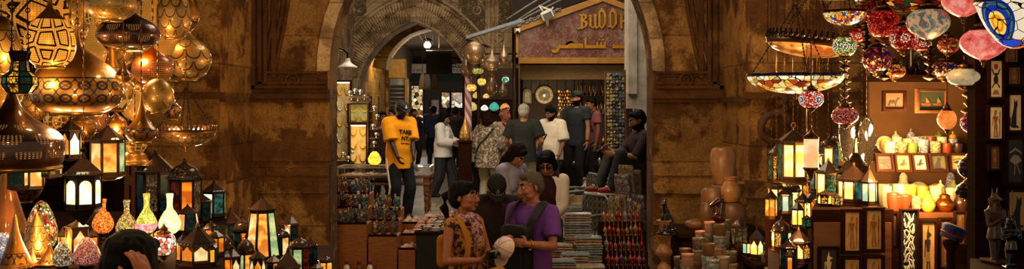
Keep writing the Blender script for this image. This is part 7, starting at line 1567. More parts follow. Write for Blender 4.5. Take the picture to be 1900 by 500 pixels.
# --- lamp shop in the middle
t = thing('awning', 'blue-grey metal awning edge over the hanging lamps', 'awning', (0, 0, 0)); a, b = P(865, 72, 17.0), P(968, 40, 17.0)
m = MB(); v = [m.bm.verts.new(q) for q in (a, b, b + Vector((0, 1.6, .1)), a + Vector((0, 1.6, .1)), a + Vector((0, 0, .05)), b + Vector((0, 0, .05)), b + Vector((0, 1.6, .15)), a + Vector((0, 1.6, .15)))]
for q in ((0, 1, 2, 3), (7, 6, 5, 4), (0, 4, 5, 1), (1, 5, 6, 2), (2, 6, 7, 3), (3, 7, 4, 0)): m.face([v[i] for i in q])
m.build('sheet', plain('galvanised', '#7a8088', .5, .4), t)
m = MB(); c_ = P(888, 80, 18.2); m.cyl((c_.x, 18.2, 0), (c_.x, 18.2, 2.9), .03); m.cyl(P(908, 88, 17.3), P(866, 74, 17.05), .02); m.cyl(P(954, 62, 17.85), (P(954, 0, 17.85).x, 17.85, 0), .03); m.cyl(P(868, 100, 17.3), P(960, 100, 17.3), .015); m.build('frame', IRON, t)
BRT = dict(can=2.62)
SIL = brass('smoky_silver', '#a8845c', 'dots', 26, 12, .3, .95, .25); SIL2 = brass('smoky_bronze', '#7a5a3a', 'curl', 8, 6, .3, .95, .25)
for px, py, Y, rx, tp, bt, shp_, mt, lb in [(881, 98, 17.0, 20, 76, 118, 'ball', SIL, 'big silvery ball lamp at the left end of the awning'), (913, 112, 16.9, 15, 84, 130, 'cone', SIL, 'silvery onion lamp with a tall spike under the awning'), (935, 102, 17.0, 10, 74, 118, 'drop', SIL, 'teardrop silvery lamp under the right end of the awning'),
 (866, 130, 17.3, 12, 108, 142, 'ball', SIL2, 'dark ball lamp below the big silvery ball'), (933, 166, 17.4, 9, 140, 178, 'drop', SIL2, 'copper-brown teardrop lamp low on the right'), (912, 162, 17.5, 11, 140, 178, 'ball', SIL2, 'round dark pierced lamp in the middle of the little lamp stall'), (912, 140, 17.7, 7, 122, 152, 'drop', SIL2, 'thin dark drop lamp behind the onion lamp'), (867, 104, 17.6, 8, 92, 116, 'ball', SIL2, 'small dark ball lamp behind the silvery ball')]:
    brass_lamp(px, py, Y, rx, tp, bt, shp_, mt, lb, can=3.05)
for px, py, Y, rx, ry, cols, es, lb in [(886, 132, 17.2, 11, 6, ['#c8a83a', '#e8d070', '#6a8a3a'], 1.0, 'flat yellow mosaic lamp under the silvery ball'), (894, 152, 17.1, 8, 7, ['#e8a83a', '#f0d060'], 1.3, 'amber mosaic globe in the left column'), (875, 163, 17.0, 9, 7, ['#f0c050', '#f8e090', '#e89030'], 1.6, 'bright yellow globe at the left of the little stall'), (938, 148, 17.0, 7, 6, ['#1f8a68', '#3aa888', '#e8f0d0'], .9, 'small green globe below the teardrop lamp')]:
    globe(px, py, Y, rx, ry, mosaic('c' + cols[0], cols, 40, es), lb, can=2.62)
t = thing('lamp_shelf', 'dark open shelves of small glowing lamps in the middle stall', 'shelf', (P(910, 0, 19.4).x, 19.4, 0)); W = S(50, 19.4)
m = MB(); m.bx(-W, W, .2, .23, 0, 2.5); m.build('back_panel', plain('stall_back', '#3a2414', .8), t)
SHZ = [P(0, y, 19.3).z for y in (185, 208, 236)]
for z in SHZ: m = MB(); m.bx(-W, W, -.1, .2, z - .03, z); m.build('shelf_board', DWOOD, t)
m = MB(); [m.bx(x - .02, x + .02, -.1, .2, 0, 2.5) for x in (-W, W)]; m.build('side_post', DWOOD, t)
for px, sh_, rx, h_, c_, es, lb in [(884, 0, 7, 14, '#d8b850', 1.1, 'square-looking yellow globe on the top shelf'), (902, 0, 6, 11, '#e8c070', 1.2, 'small cream globe on the top shelf'), (876, 1, 10, 18, '#e0c878', 1.0, 'pale yellow globe on the middle shelf'), (899, 1, 7, 13, '#f0ece0', 1.3, 'white glowing ball on the middle shelf'), (917, 1, 9, 18, '#4ab8a8', 1.0, 'turquoise egg lamp on the middle shelf'), (937, 1, 9, 16, '#e89a50', 1.1, 'orange egg lamp on the middle shelf'), (878, 2, 8, 12, '#e8a820', 1.1, 'deep yellow lamp on the bottom shelf'), (897, 2, 6, 10, '#a8502a', .6, 'red-brown lamp on the bottom shelf'), (920, 2, 6, 10, '#c8b070', .7, 'dim cream lamp on the bottom shelf')]:
    p = P(px, 0, 19.36); r, h = S(rx, 19.4), S(h_, 19.4); t = thing('small_glass_lamp', lb + ' of the middle stall', 'lamp', (p.x, 19.36, SHZ[sh_] + .001)); m = MB(); m.lathe([(r * .5, 0), (r * .5, .02), (r * .3, .03)], 14); m.build('base', BRONZE, t); m = MB(); m.lathe(smoothp([(r * .4, .025), (r, h * .35), (r * .85, h * .7), (r * .3, h * .97), (.001, h)], 3), 20); m.build('shade', mosaic('shelfglass' + c_, [c_, c_], 60, es, .05), t)
t = thing('twisted_column', 'pink and white twisted fabric column beside the little lamp stall', 'column', (P(868, 0, 17.6).x, 17.75, 0))
n = NT('candy_twist'); x, y, z = n.xyz(n.coord()); a_ = n.ma('ARCTAN2', y, x); n.set(col=n.mix(n.ma('GREATER_THAN', n.ma('SINE', n.ma('ADD', n.ma('MULTIPLY', a_, 3.), n.ma('MULTIPLY', z, 30.))), 0.), hexc('#b8a8a8'), hexc('#8a4a58')), rough=.8)
m = MB(); m.lathe([(.06, 0), (.06, 2.3)], 18); m.build('shaft', n.m, t); m = MB(); m.lathe([(.09, 2.3), (.1, 2.33), (.05, 2.36)], 18); m.build('cap', IRON, t)
t = thing('metal_cone_lamp', 'brass cone lamp on a dark pedestal by the twisted column', 'lamp', (P(863, 0, 17.2).x, 17.2, 1.2)); m = MB(); m.lathe([(.09, 0), (.1, .06), (.085, .16), (.03, .3), (.002, .43)], 24); m.build('shade', brass('cone_gold', '#b8883c', 'curl', 6, 8, .0, .4, .25), t); m = MB(); m.torus((0, 0, .01), .09, .01); m.build('foot', BRONZE, t)
t = thing('pedestal', 'dark square pedestal under the brass cone lamp', 'pedestal', (P(863, 0, 17.2).x, 17.2, 0)); m = MB(); m.bx(-.11, .11, -.1, .1, 0, 1.17); m.build('column', DWOOD, t); m = MB(); m.bx(-.13, .13, -.12, .12, 1.17, 1.198); m.build('top', DWOOD, t)
# --- jewellery shop sign and front
t = thing('shop_sign', 'gabled marble sign with gold letters in Latin and Arabic script, over the jewellery shop', 'sign', (0, 0, 0)); YS = SY - .25
n = NT('red_marble'); v = n.coord(); f = n.noise(v, 3.5, 6, .7); ve = n.ma('ABSOLUTE', n.ma('SUBTRACT', n.noise(v, 4, 5, .7), .5)); c_ = n.ramp(f, [(.3, hexc('#3a2420')), (.5, hexc('#6a3a30')), (.68, hexc('#7a6a5a'))]); ve2 = n.voro(v, 5, 'DISTANCE_TO_EDGE')
n.set(col=n.mix(n.ma('MULTIPLY', n.ma('MAXIMUM', n.ma('LESS_THAN', ve, .012), n.ma('LESS_THAN', ve2, .008)), .28), c_, hexc('#a89a88')), rough=.25)
def poly_px(m, pts, Y0, Y1): A = [P(x, y, YS) for x, y in pts]; return m.prism([(p.x, p.z) for p in A], Y0, Y1)
m = MB(); poly_px(m, [(960, 110), (960, 58), (1118, 2), (1176, 24), (1230, 44), (1230, 110)], YS, YS + .15); m.build('marble_panel', n.m, t)
OCH = plain('ochre_gold', '#96681a', .45, .2, .2, 8)
m = MB(); poly_px(m, [(954, 118), (954, 48), (962, 52), (962, 118)], YS - .07, YS + .02); poly_px(m, [(954, 118), (954, 107), (1236, 107), (1236, 118)], YS - .07, YS + .02); poly_px(m, [(954, 48), (1118, -8), (1118, 3), (962, 60)], YS - .07, YS + .02); poly_px(m, [(1118, -8), (1236, 36), (1236, 47), (1118, 3)], YS - .07, YS + .02); m.build('gold_frame', OCH, t)
m = MB(); poly_px(m, [(950, 120), (1240, 120), (1240, 36), (1118, -12), (950, 46)], YS + .14, YS + .3); m.build('backing', DWOOD, t)
GL = plain('gilt_letters', '#a8761c', .35, .5, .2)
# blackletter: verticals, diamonds and hairlines; unit letter 1 wide x 2 high
def dia(x, z, r=.2): return [(x - r, z), (x, z + r), (x + r, z), (x, z - r)]
BL = {'B': [[(.18, .1), (.42, .1), (.42, 1.9), (.18, 1.7)], [(.42, 1.9), (.8, 1.75), (.86, 1.4), (.62, 1.1), (.42, 1.06), (.42, 1.24), (.6, 1.36), (.56, 1.6), (.42, 1.68)], [(.42, 1.1), (.78, .96), (.94, .6), (.74, .16), (.42, 0), (.42, .2), (.62, .36), (.66, .66), (.42, .9)], dia(.12, 1.75, .16), dia(.3, .06, .2), [(-.3, -.05), (.3, .14), (.42, .02), (-.1, -.16)]],
 'U': [[(.12, .25), (.36, .1), (.36, 1.6), (.12, 1.7)], [(.62, .12), (.88, .12), (.88, 1.6), (.62, 1.75)], dia(.2, 1.66, .2), dia(.74, 1.7, .2), [(.12, .3), (.5, -.05), (.76, .22), (.62, .32), (.46, .2), (.3, .34)], dia(.86, .1, .18)],
 'D': [[(.1, .2), (.34, .06), (.34, 1.75), (.1, 1.7)], [(.1, 1.7), (.36, 2.1), (.7, 1.98), (.92, 1.5), (.92, .5), (.66, .1), (.66, 1.5), (.5, 1.75), (.3, 1.7)], [(.1, .3), (.46, -.1), (.92, .5), (.72, .56), (.46, .22), (.3, .34)], dia(.46, 2.02, .18), dia(.1, .2, .14), [(.47, .4), (.53, .4), (.53, 1.6), (.47, 1.6)]],
 'H': [[(.12, .1), (.36, .1), (.36, 1.75), (.12, 1.9)], [(.64, .1), (.88, .1), (.88, 1.2), (.64, 1.5)], [(.36, .96), (.66, 1.3), (.84, 1.16), (.4, .74)], dia(.24, .1, .18), dia(.76, .08, .18), dia(.18, 1.8, .18), dia(.72, 1.42, .16)],
 'A': [[(.62, .1), (.88, .1), (.88, 1.5), (.62, 1.6)], [(.1, .3), (.32, .2), (.34, 1.2), (.12, 1.2)], [(.12, 1.2), (.5, 1.8), (.76, 1.6), (.34, 1.2)], [(.3, .72), (.64, .86), (.64, .7), (.3, .56)], dia(.22, .22, .18), dia(.78, .08, .18)]}
m = MB(); bx0 = 1074
for i, ch in enumerate('BUDDHA'):
    x0 = bx0 + [0, 17, 34, 54, 74, 92][i]; sc_ = 17.5; big = 1.22 if ch == 'D' else 1.0
    for j, pl in enumerate(BL[ch]): poly_px(m, [(x0 + x * sc_, 53 - z * 14.2 * big) for x, z in pl], YS - .06 - .002 * j, YS + .01)
m.build('latin_lettering', GL, t)
m = MB()      # Arabic line, read from the right: ... shakir
for pl in [[(1023, 92), (1024, 97), (1030, 99), (1036, 96), (1038, 90), (1082, 90), (1082, 84), (1036, 84), (1033, 88), (1032, 92), (1028, 93)], [(1048, 84), (1052, 78), (1058, 76), (1066, 76), (1066, 78), (1060, 79), (1058, 81), (1080, 81), (1082, 84)], [(1066, 76), (1062, 74), (1056, 76), (1050, 80), (1048, 84), (1052, 84)],
 [(1084, 90), (1084, 72), (1088, 68), (1088, 84), (1120, 84), (1120, 80), (1124, 77), (1124, 90)], [(1106, 84), (1106, 79), (1109, 77), (1110, 84)], [(1113, 84), (1113, 79), (1116, 77), (1117, 84)], [(1136, 90), (1137, 80), (1142, 84), (1178, 84), (1178, 78), (1182, 76), (1182, 90)]]: poly_px(m, pl, YS - .05, YS + .01)
for x, y in ((1112, 74), (1118, 74), (1115, 69)): poly_px(m, [(x - 2, y), (x, y + 2.4), (x + 2, y), (x, y - 2.4)], YS - .05, YS + .01)
m.build('arabic_lettering', GL, t)
t = thing('air_unit', 'white and grey box unit with tangled cables on the gable edge of the sign', 'floodlight', P(1015, 40, 19.5)); k = S(1, 19.5)
m = MB(); m.box((0, 0, 12 * k), (22 * k, .2, 17 * k), Ry(-.45)); bevel(m.build('housing', WHITE, t), .02); m = MB(); m.box((1 * k, -.11, 10 * k), (17 * k, .02, 11 * k), Ry(-.45)); m.build('lens_panel', plain('grey_lens', '#4a4a44', .3), t); m = MB(); m.tube([(-8 * k, .05, 20 * k), (-14 * k, .1, 30 * k), (-4 * k, .1, 26 * k), (8 * k, .15, 22 * k), (12 * k, .2, 28 * k)], .02); m.cyl((0, .05, 4 * k), (2 * k, .25, -8 * k), .03); m.build('bracket', WHITE, t)
t.name = 'floodlight'
t = thing('bundled_cable', 'bundle of white and grey cables running down the gable edge', 'cable', (0, 0, 0)); m = MB()
for i in range(4): m.tube([P(x, y + 2.2 * sin(x * .4 + i * 2) + i, YS - .1) for x, y in [(950 + j * 7, 48 - j * 2.5) for j in range(14)]], .014, 5)
m.build('strands', plain('cable_grey', '#8a857a', .6), t)
t = thing('security_camera', 'small white camera at the left corner of the sign', 'camera', P(961, 57, YS - .1)); m = MB(); m.box((0, 0, 0), (.09, .12, .08)); bevel(m.build('housing', WHITE, t), .01); m = MB(); m.cyl((-.01, -.05, -.03), (-.01, -.09, -.05), .03); m.build('lens', EBONY, t)
for i, pts in enumerate([[(940, 36), (980, 10), (1020, -14)], [(930, 60), (980, 30), (1060, -10)], [(944, 48), (990, 18), (1046, -14)]]):
    m = MB(); m.tube([P(x, y, 21) for x, y in pts], .02); tag(m.build('overhead_cable', plain('cable_grey', '#8a857a', .6)), ['highest', 'lowest', 'middle'][i] + ' of the slanting cables left of the gabled sign', 'cable')
# shop interior
SB = 21.2
t = thing('shop_showcase', 'dark glazed showcase wall of the jewellery shop under the sign', 'showcase', (P(1075, 0, SB).x, SB, 0)); W = S(105, SB)
m = MB(); m.bx(-W, W, 0, .05, 0, 2.55); m.build('back_panel', plain('shop_velvet', '#2a1a10', .8), t)
for z in (.55, 1.0): m = MB(); m.bx(-W, W, -.45, 0, z - .03, z); m.build('shelf', DWOOD, t)
m = MB(); m.bx(-W, W, -.4, 0, 0, .5); m.build('counter', DWOOD, t)
m = MB(); [m.bx(-W + i * .18, -W + i * .18 + .16, -.02, 0, 2.05, 2.5) for i in range(int(2 * W / .18))]; m.build('roller_slats', plain('slat_metal', '#3a342c', .5, .3), t)
PEARL = fabric('mother_of_pearl', ['#d8c8a0', '#8a7448', '#e8dcb8'], 26, 'floral', .3)
t = thing('round_mirror', 'round mirror in a mother-of-pearl frame in the jewellery shop', 'mirror', P(1010, 176, SB - .06)); k = S(1, SB)
m = MB(); m.torus((0, 0, 0), 13.5 * k, 4 * k, 36, 6, Rx(pi / 2)); m.build('inlaid_frame', PEARL, t); m = MB(); m.lathe([(.001, .0), (10 * k, .0), (10 * k, .012), (.001, .012)], 30, rot=Rx(pi / 2)); m.build('mirror_glass', plain('mirror', '#c8c4b8', .3, .7), t)
t = thing('arched_frame', 'small arched inlaid picture frame left of the round mirror', 'frame', P(978, 192, SB - .05)); m = MB(); ap = [(-8 * k, 0), (8 * k, 0)] + [(8 * k * cos(a), 18 * k + 9 * k * sin(a)) for a in [pi * i / 10 for i in range(11)]]; m.prism(ap, -.02, .02); m.build('frame', plain('grey_inlay', '#6a6456', .5), t); m = MB(); m.prism([(x * .6, .03 + z * .75) for x, z in ap], -.035, -.015); m.build('panel', plain('cream_panel', '#a89c80', .6), t)
for r in range(6):
    for c_ in range(7):
        px, py = 1037 + c_ * 5.2 + (r % 2) * 2, 170 + r * 6.2; p = P(px, py, SB - .03); m = MB(); kd = (r * 3 + c_) % 3
        if kd == 0: m.box((0, -.01, 0), (.045, .03, .05), Ry(U(-.4, .4)))
        elif kd == 1: m.ell((0, -.01, 0), (.026, .02, .032), n=8, m=5); m.torus((0, -.01, .035), .012, .004, 8, 4, Rx(pi / 2))
        else: m.lathe([(.006, .04), (.018, .02), (.026, -.02), (.01, -.04)], 8)
        o = m.build('pendant', [GOLDY, plain('red_gold', '#a8622a', .35, .6), SILV][(r + c_ * 2) % 3], None, p); tag(o, ['square', 'oval', 'bell-shaped'][kd] + ' ' + ['gold', 'copper', 'silver'][(r + c_ * 2) % 3] + ' pendant pinned on the shop wall beside the round mirror', 'pendant', 'pendants on the shop wall')
for i in range(14):
    px = 1074 + (i % 7) * 7.5; py = 155 + (i // 7) * 34; p = P(px, py, SB - .04); m = MB(); m.tube([(.03 * cos(pi * j / 10) * 1.0, 0, -.22 * sin(pi * j / 10)) for j in range(11)], .007, 5); m.ell((0, 0, -.24), .02, n=8, m=5); o = m.build('hanging_necklace', [GOLDY, SILV, plain('amber_beads', '#8a4a1c', .3)][i % 3], None, p); tag(o, ['gold', 'silver', 'amber'][i % 3] + ' bead necklace hung in the ' + ['upper', 'lower'][i // 7] + ' row of the jewellery shop', 'necklace', 'necklaces hung in the jewellery shop')
t = thing('round_tray', 'dull brass tray in shadow behind the bearded man', 'tray', P(1050, 214, SB - .05)); m = MB(); m.lathe([(.001, 0), (.12, .0), (.17, .03), (.17, .036), (.12, .01), (.001, .01)], 26, rot=Rx(pi / 2)); m.build('tray_body', SIL2, t); m = MB(); m.torus((0, -.035, 0), .17, .006, 26, 5, Rx(pi / 2)); m.build('rim', GOLDM, t)
for i in range(26):
    px = 968 + i * 7.6; z = [1.0, .55][i % 2]; p = P(px, 0, SB - .2); m = MB(); kd = i % 4
    m.lathe([[(.03, 0), (.05, .05), (.03, .1), (.02, .16)], [(.05, 0), (.06, .08), (.03, .1)], [(.02, 0), (.03, .12), (.05, .16)], [(.04, 0), (.02, .05), (.05, .12), (.01, .2)]][kd], 12); o = m.build('brass_ornament', [GOLDY, SILV, GOLDM][i % 3], None, (p.x, SB - .2, z + .001)); tag(o, ['slender', 'squat', 'flared', 'waisted'][kd] + ' ' + ['gold', 'silver', 'brass'][i % 3] + ' vessel on the ' + ['upper', 'lower'][i % 2] + ' shelf of the jewellery shop', 'vessel', 'metal vessels in the jewellery shop')
# --- tall panel of magnets
t = thing('magnet_display', 'tall leaning panel crusted with small grey and cream souvenirs', 'display panel', (P(1142, 0, 13.3).x, 13.3, -.0)); t.rotation_euler = (-.06, 0, 0); t.location.z = 0; k = S(1, 13.3)
m = MB(); m.bx(-16 * k, 18 * k, 0, .03, .0, P(0, 131, 13.3).z); m.build('board', plain('panel_board', '#4a4236', .8), t); m = MB(); m.bx(18 * k, 21 * k, -.03, .04, .0, P(0, 129, 13.3).z); m.bx(-18 * k, -16 * k, -.02, .04, 0, P(0, 131, 13.3).z); m.build('edge_frame', MWOOD, t)
kinds = [('square', lambda m: m.box((0, -.012, 0), (.036, .02, .04))), ('round', lambda m: m.ell((0, -.01, 0), (.02, .012, .02), n=8, m=5)), ('pyramid-shaped', lambda m: m.prism([(-.02, -.02), (.02, -.02), (0, .022)], -.02, 0))]
cm = [('cream', plain('cream_resin', '#a8905c', .6)), ('grey', plain('grey_resin', '#4f5454', .5)), ('dark', plain('dark_resin', '#22211f', .5)), ('pale blue', plain('blue_resin', '#5a6a74', .5))]; MM = {}
Zt = P(0, 134, 13.3).z
for r in range(34):
    for c_ in range(6):
        z = Zt - .03 - r * .047
        if z < .75: continue
        kd = rnd.randrange(3); cc_ = 0 if c_ < 2 and rnd.random() < .8 else rnd.choice([1, 1, 2, 3, 0])
        if (kd, cc_) not in MM: m = MB(); kinds[kd][1](m); MM[(kd, cc_)] = m.mesh('magnet', cm[cc_][1])
        o = bpy.data.objects.new('souvenir_magnet', MM[(kd, cc_)]); COL.objects.link(o); o.location = (t.location.x + (-12.5 + c_ * 5.6 + U(-.8, .8)) * k, 13.3 - .002 + z * .06 - .0, z); o.rotation_euler = (-.06, U(-.3, .3), 0); tag(o, cm[cc_][0] + ' ' + kinds[kd][0] + ' magnet on the ' + ('left' if c_ < 2 else 'right') + ' strip of the tall souvenir panel', 'magnet', 'magnets on the tall panel')
# --- plastic chairs, tub and bench
PL = plain('grey_plastic', '#55554c', .45, 0, .2)
def plastic_chair(px, Y, z, rz, label):
    t = thing('plastic_chair', label, 'chair', (P(px, 0, Y).x, Y, z), rz)
    m = MB()
    for i in range(8): m.bx(-.22 + i * .058, -.22 + i * .058 + .03, -.22, .22, .42, .435); m.bx(-.23, .23, -.22 + i * .058, -.22 + i * .058 + .03, .42, .435)
    m.bx(-.24, .24, -.24, -.21, .41, .44); m.bx(-.24, .24, .21, .24, .41, .44); m.build('seat', PL, t)
    m = MB()
    for i in range(6): m.bx(-.2 + i * .072, -.2 + i * .072 + .03, .23, .25, .44, .84)
    for i in range(5): m.bx(-.22, .22, .23, .25, .48 + i * .075, .48 + i * .075 + .028)
    m.tube([(-.23, .24, .42), (-.23, .25, .8), (-.15, .25, .87), (.15, .25, .87), (.23, .25, .8), (.23, .24, .42)], .018); m.build('backrest', PL, t)
    for s in (-1, 1): m = MB(); m.tube([(s * .25, .24, .66), (s * .28, .1, .67), (s * .28, -.18, .66), (s * .26, -.22, .6), (s * .24, -.22, .42)], .02); m.build('armrest', PL, t)
    for x in (-1, 1):
        for y in (-1, 1): m = MB(); m.cyl((x * .21, y * .2, .42), (x * .25, y * .23, 0), .024, .018, 8); m.build('leg', PL, t)
plastic_chair(1078, 12.05, -.15, -.9, 'grey lattice plastic chair between the cardigan woman and the souvenirs')
plastic_chair(1068, 13.7, 0, -1.3, 'grey lattice plastic chair behind the nearer one, beneath the tall man')
t = thing('plastic_tub', 'brown tub carrying the red trainers of the seated man', 'tub', (P(1126, 0, 12.55).x, 12.6, -.15)); m = MB(); m.lathe([(.17, 0), (.2, .8), (.215, .86), (.2, .87), (.19, .82), (.001, .8)], 28); m.build('tub_body', plain('brown_tub', '#5a3c22', .6), t); m = MB(); m.torus((0, 0, .855), .21, .012, 28, 6); m.build('rim', plain('brown_tub', '#5a3c22', .6), t)
t = thing('covered_bench', 'dark covered bench under the seated man, at the gate pier', 'bench', (P(1195, 0, 12.7).x, 12.7, -.15)); m = MB(); m.bx(-.16, .14, -.3, .3, 0, .93); bevel(m.build('bench_body', BLACK, t), .02); m = MB(); m.bx(-.17, .15, -.31, .31, .86, .94); bevel(m.build('cushion', C_('bench_cushion', '#1c1410'), t), .02)
# white and coloured display trays near the chairs
table('goods_table', 'low blue-sided table of small souvenirs behind the plastic chairs', P(1080, 0, 14.6).x, P(1130, 0, 14.6).x, 14.0, 14.9, .62, plain('blue_crate', '#2f4656', .6), 0)
for i in range(36):
    put(rnd.choice(['stand', 'sit', 'bust', 'pyramid', 'dish']), rnd.choice([5, 7, 0, 8, 4]), rnd.choice([0, 8, 2]), P(1086, 0, 14.6).x + (i % 6) * .064, 14.1 + (i // 6) * .14, .621, .78, 'blue-sided table')
# --- wrapped papyrus packs
table('goods_table', 'low dark table stacked with wrapped prints in front of the cardigan woman', P(1018, 0, 8.6).x, .79, 8.6, 9.8, .28, DWOOD)
PKM = [plain('print_cream', '#8f887a', .25, 0, .35, 40, .3), plain('print_blue', '#6a7480', .25, 0, .4, 40, .3), plain('print_tan', '#8a6a4c', .25, 0, .4, 40, .3), plain('print_grey', '#6f6c66', .25, 0, .4, 40, .3)]
PKN = ['cream', 'bluish', 'tan', 'grey']; pkp = []
for i, mt in enumerate(PKM):
    t = thing('wrapped_print', 'x', 'print pack'); m = MB()
    m.rings([[Vector((x * sx, y * sy, z + .003 * sin(9 * x * sx + i))) for x, y in ((-.12, -.085), (0, -.088), (.12, -.085), (.124, 0), (.12, .085), (0, .088), (-.12, .085), (-.124, 0))] for z, sx, sy in ((.001, .96, .96), (.004, 1, 1), (.014, 1, 1), (.017, .96, .96))], False)
    m.build('wrapper', mt, t); m = MB(); m.bx(-.09, .09, -.06, .06, .0165, .0185); m.build('label_card', PKM[(i + 2) % 4], t); pkp.append(t)
usedp = set()
stk = [(1072, 9.5, .28, 23, 'tallest'), (1091, 9.2, .28, 15, 'second tallest'), (1039, 9.2, .28, 12, 'left back'), (1040, 8.73, .28, 9, 'front left'), (1066, 8.95, .28, 10, 'middle'), (1095, 8.72, .28, 7, 'front right')]
for si, (px, Y, z, nn, wh) in enumerate(stk):
    for j in range(nn):
        mi = rnd.randrange(4); o = pkp[mi]
        if mi in usedp: o = dup(o)
        usedp.add(mi); o.location = (P(px, 0, Y).x + U(-.01, .01), Y + U(-.01, .01), z + .001 + j * .0225); o.rotation_euler = (0, 0, U(-.04, .04)); o['label'] = f'{PKN[mi]} wrapped print, ' + ('on top of' if j == nn - 1 else 'in') + f' the {wh} stack'; o['group'] = 'wrapped prints on the low table'
# bags of prints leaning at the pier
BG = [fabric('print_a', ['#6a4a30', '#8a8468', '#2a2a2a', '#a89878'], 20, 'floral', .3), fabric('print_b', ['#5a6058', '#8a5a38', '#2f3a3a'], 18, 'floral', .3), fabric('print_c', ['#9a9080', '#3a4a6a', '#6a3a2a'], 22, 'floral', .3)]
bl = ['leaning', 'upright', 'tilted']
for i, (px, Y, w_, h_, bz, rz, rl) in enumerate([(1135, 10.75, .03, .42, .42, .5, .1), (1146, 10.75, .03, .44, .42, .5, .1), (1157, 10.8, .03, .40, .42, .4, .12), (1168, 10.8, .03, .36, .42, .4, .1), (1179, 10.9, .03, .32, .42, .3, .1), (1160, 11.3, .03, .62, .42, .8, -.1), (1170, 11.35, .03, .72, .42, .8, -.12), (1180, 11.45, .03, .66, .42, .9, -.1), (1187, 11.2, .03, .4, .42, .7, -.1)]):
    t = thing('print_packet', ['brown', 'grey-green', 'blue and white'][i % 3] + ' glossy print packet, ' + ['first', 'second', 'third', 'fourth', 'fifth', 'sixth', 'seventh', 'eighth', 'ninth'][i] + ' from the left standing by the gate pier', 'packet', (P(px, 0, Y).x, Y, bz), rz, 'print packets by the gate pier'); t.rotation_euler = (0, rl, rz)
    m = MB(); m.rings([[Vector((x * q, y * q2, z)) for x, y in ((-.014, -.1), (.014, -.1), (.02, 0), (.014, .1), (-.014, .1), (-.02, 0))] for z, q, q2 in ((0.002, .5, .95), (.03, 1, 1), (h_ - .03, 1, 1), (h_, .4, .97))], False); m.build('packet_body', BG[i % 3], t)
table('goods_table', 'dark box carrying upright print packets beside the gate pier', P(1118, 0, 10.9).x, 1.37, 10.6, 11.7, .42, DWOOD, -.3)
# --- coloured glass perfume bottles on a tiered stand
t = thing('tiered_stand', 'dark tiered stand of coloured glass bottles in front of the right gate pier', 'stand', (P(1158, 0, 9.2).x, 9.2, -.45)); W = S(42, 9.2); tz = []
for i in range(5):
    y0 = -.35 + i * .14; z = .45 + .26 + i * .115; tz.append((9.2 + y0 + .07, z - .45)); m = MB(); m.bx(-W, W, y0, y0 + .135, 0, z); m.build('tier', DWOOD, t)
GC = [('ruby', '#8a1a1e'), ('rose', '#a85a5a'), ('amber', '#a86a28'), ('violet', '#5a3458'), ('clear', '#8a8478'), ('olive', '#5a5a34')]; bp = []
for nm, hx in GC:
    n = NT(nm + '_glass'); n.set(col=hexc(hx), rough=.06, tr=.35, coat=.6); t2 = thing('glass_bottle', 'x', 'bottle')
    m = MB(); m.lathe(smoothp([(.018, 0), (.02, .006), (.008, .014), (.03, .04), (.032, .055), (.01, .08), (.007, .095)], 3), 14); m.build('bottle_body', n.m, t2); m = MB(); m.lathe([(.009, .094), (.011, .1), (.005, .106), (.009, .118), (.004, .15), (.001, .172)], 10); m.build('stopper', GOLDM if nm != 'clear' else n.m, t2); bp.append(t2)
ub = set(); tn = ['front', 'second', 'third', 'fourth', 'top']
for i, (y, z) in enumerate(tz):
    for j in range(9):
        ci = rnd.randrange(6); o = bp[ci]
        if ci in ub: o = dup(o)
        ub.add(ci); o.location = (P(1158, 0, 9.2).x - W + .045 + j * (2 * W - .09) / 8, y + U(-.012, .012), z + .001); s_ = U(.85, 1.3); o.scale = (s_ * .58, s_ * .58, s_); o['label'] = f'{GC[ci][0]} glass perfume bottle on the {tn[i]} tier of the dark stand'; o['group'] = 'perfume bottles on the tiered stand'
# --- beyond the inner arch
t = thing('yellow_cupboard', 'ochre wall cupboard over a closed shutter inside the arch', 'cupboard', P(738, 146, 29.8)); k = S(1, 29.8); OC = plain('ochre_paint', '#a8802c', .6)
m = MB(); m.bx(-16 * k, 16 * k, -.2, .2, 0, 36 * k); bevel(m.build('cupboard_body', OC, t), .02); m = MB(); m.bx(-14 * k, 14 * k, -.22, -.2, 2 * k, 32 * k); m.build('door', OC, t)
t = thing('closed_shutter', 'dark slatted shutter with ochre posts under the wall cupboard', 'shutter', (P(738, 0, 29.9).x, 29.9, 0)); m = MB(); [m.bx(-14 * k, 14 * k, -.02, .02, i * .12, i * .12 + .1) for i in range(20)]; m.build('slats', plain('shutter_dark', '#2a1c10', .7), t); m = MB(); m.bx(14 * k, 20 * k, -.1, .1, 0, P(0, 146, 29.9).z - .01); m.build('post', OC, t)
t = thing('pendant_lamp', 'bare bright white bulb lamp hanging inside the inner arch', 'lamp', P(793, 84, 28)); m = MB(); m.ell((0, 0, 0), (.1, .1, .09)); m.build('bulb', glass('#fffbe8', 16, '#fff0d0'), t); m = MB(); m.lathe([(.06, .09), (.16, .12), (.04, .2)], 16); m.build('holder', IRON, t); chain(t, .2, 4.5 - t.location.z, .008)
t = thing('street_sign', 'dark hanging board with light slats inside the inner arch', 'sign', P(815, 138, 27)); k = S(1, 27); m = MB(); m.bx(-24 * k, 24 * k, -.05, .05, 0, 40 * k); m.build('board', BLACK, t); m = MB(); m.bx(-24 * k, 34 * k, -.12, .0, 44 * k, 48 * k); m.build('bar', plain('pale_bar', '#8a8a80', .5), t); chain(t, 48 * k, 4.5 - t.location.z, .01)
YF = 42.0; k = S(1, YF)
t = thing('distant_shop', 'distant lit shopfront with pale lettered fascia beyond the inner arch', 'shopfront', (P(815, 0, YF).x, YF, 0)); cx = 815
def fx(px): return (px - cx) * k
def fz(py): return P(0, py, YF).z
m = MB(); m.bx(fx(757), fx(874), 0, .1, 0, 3.4); m.build('facade', plain('facade_dark', '#2c241c', .8), t)
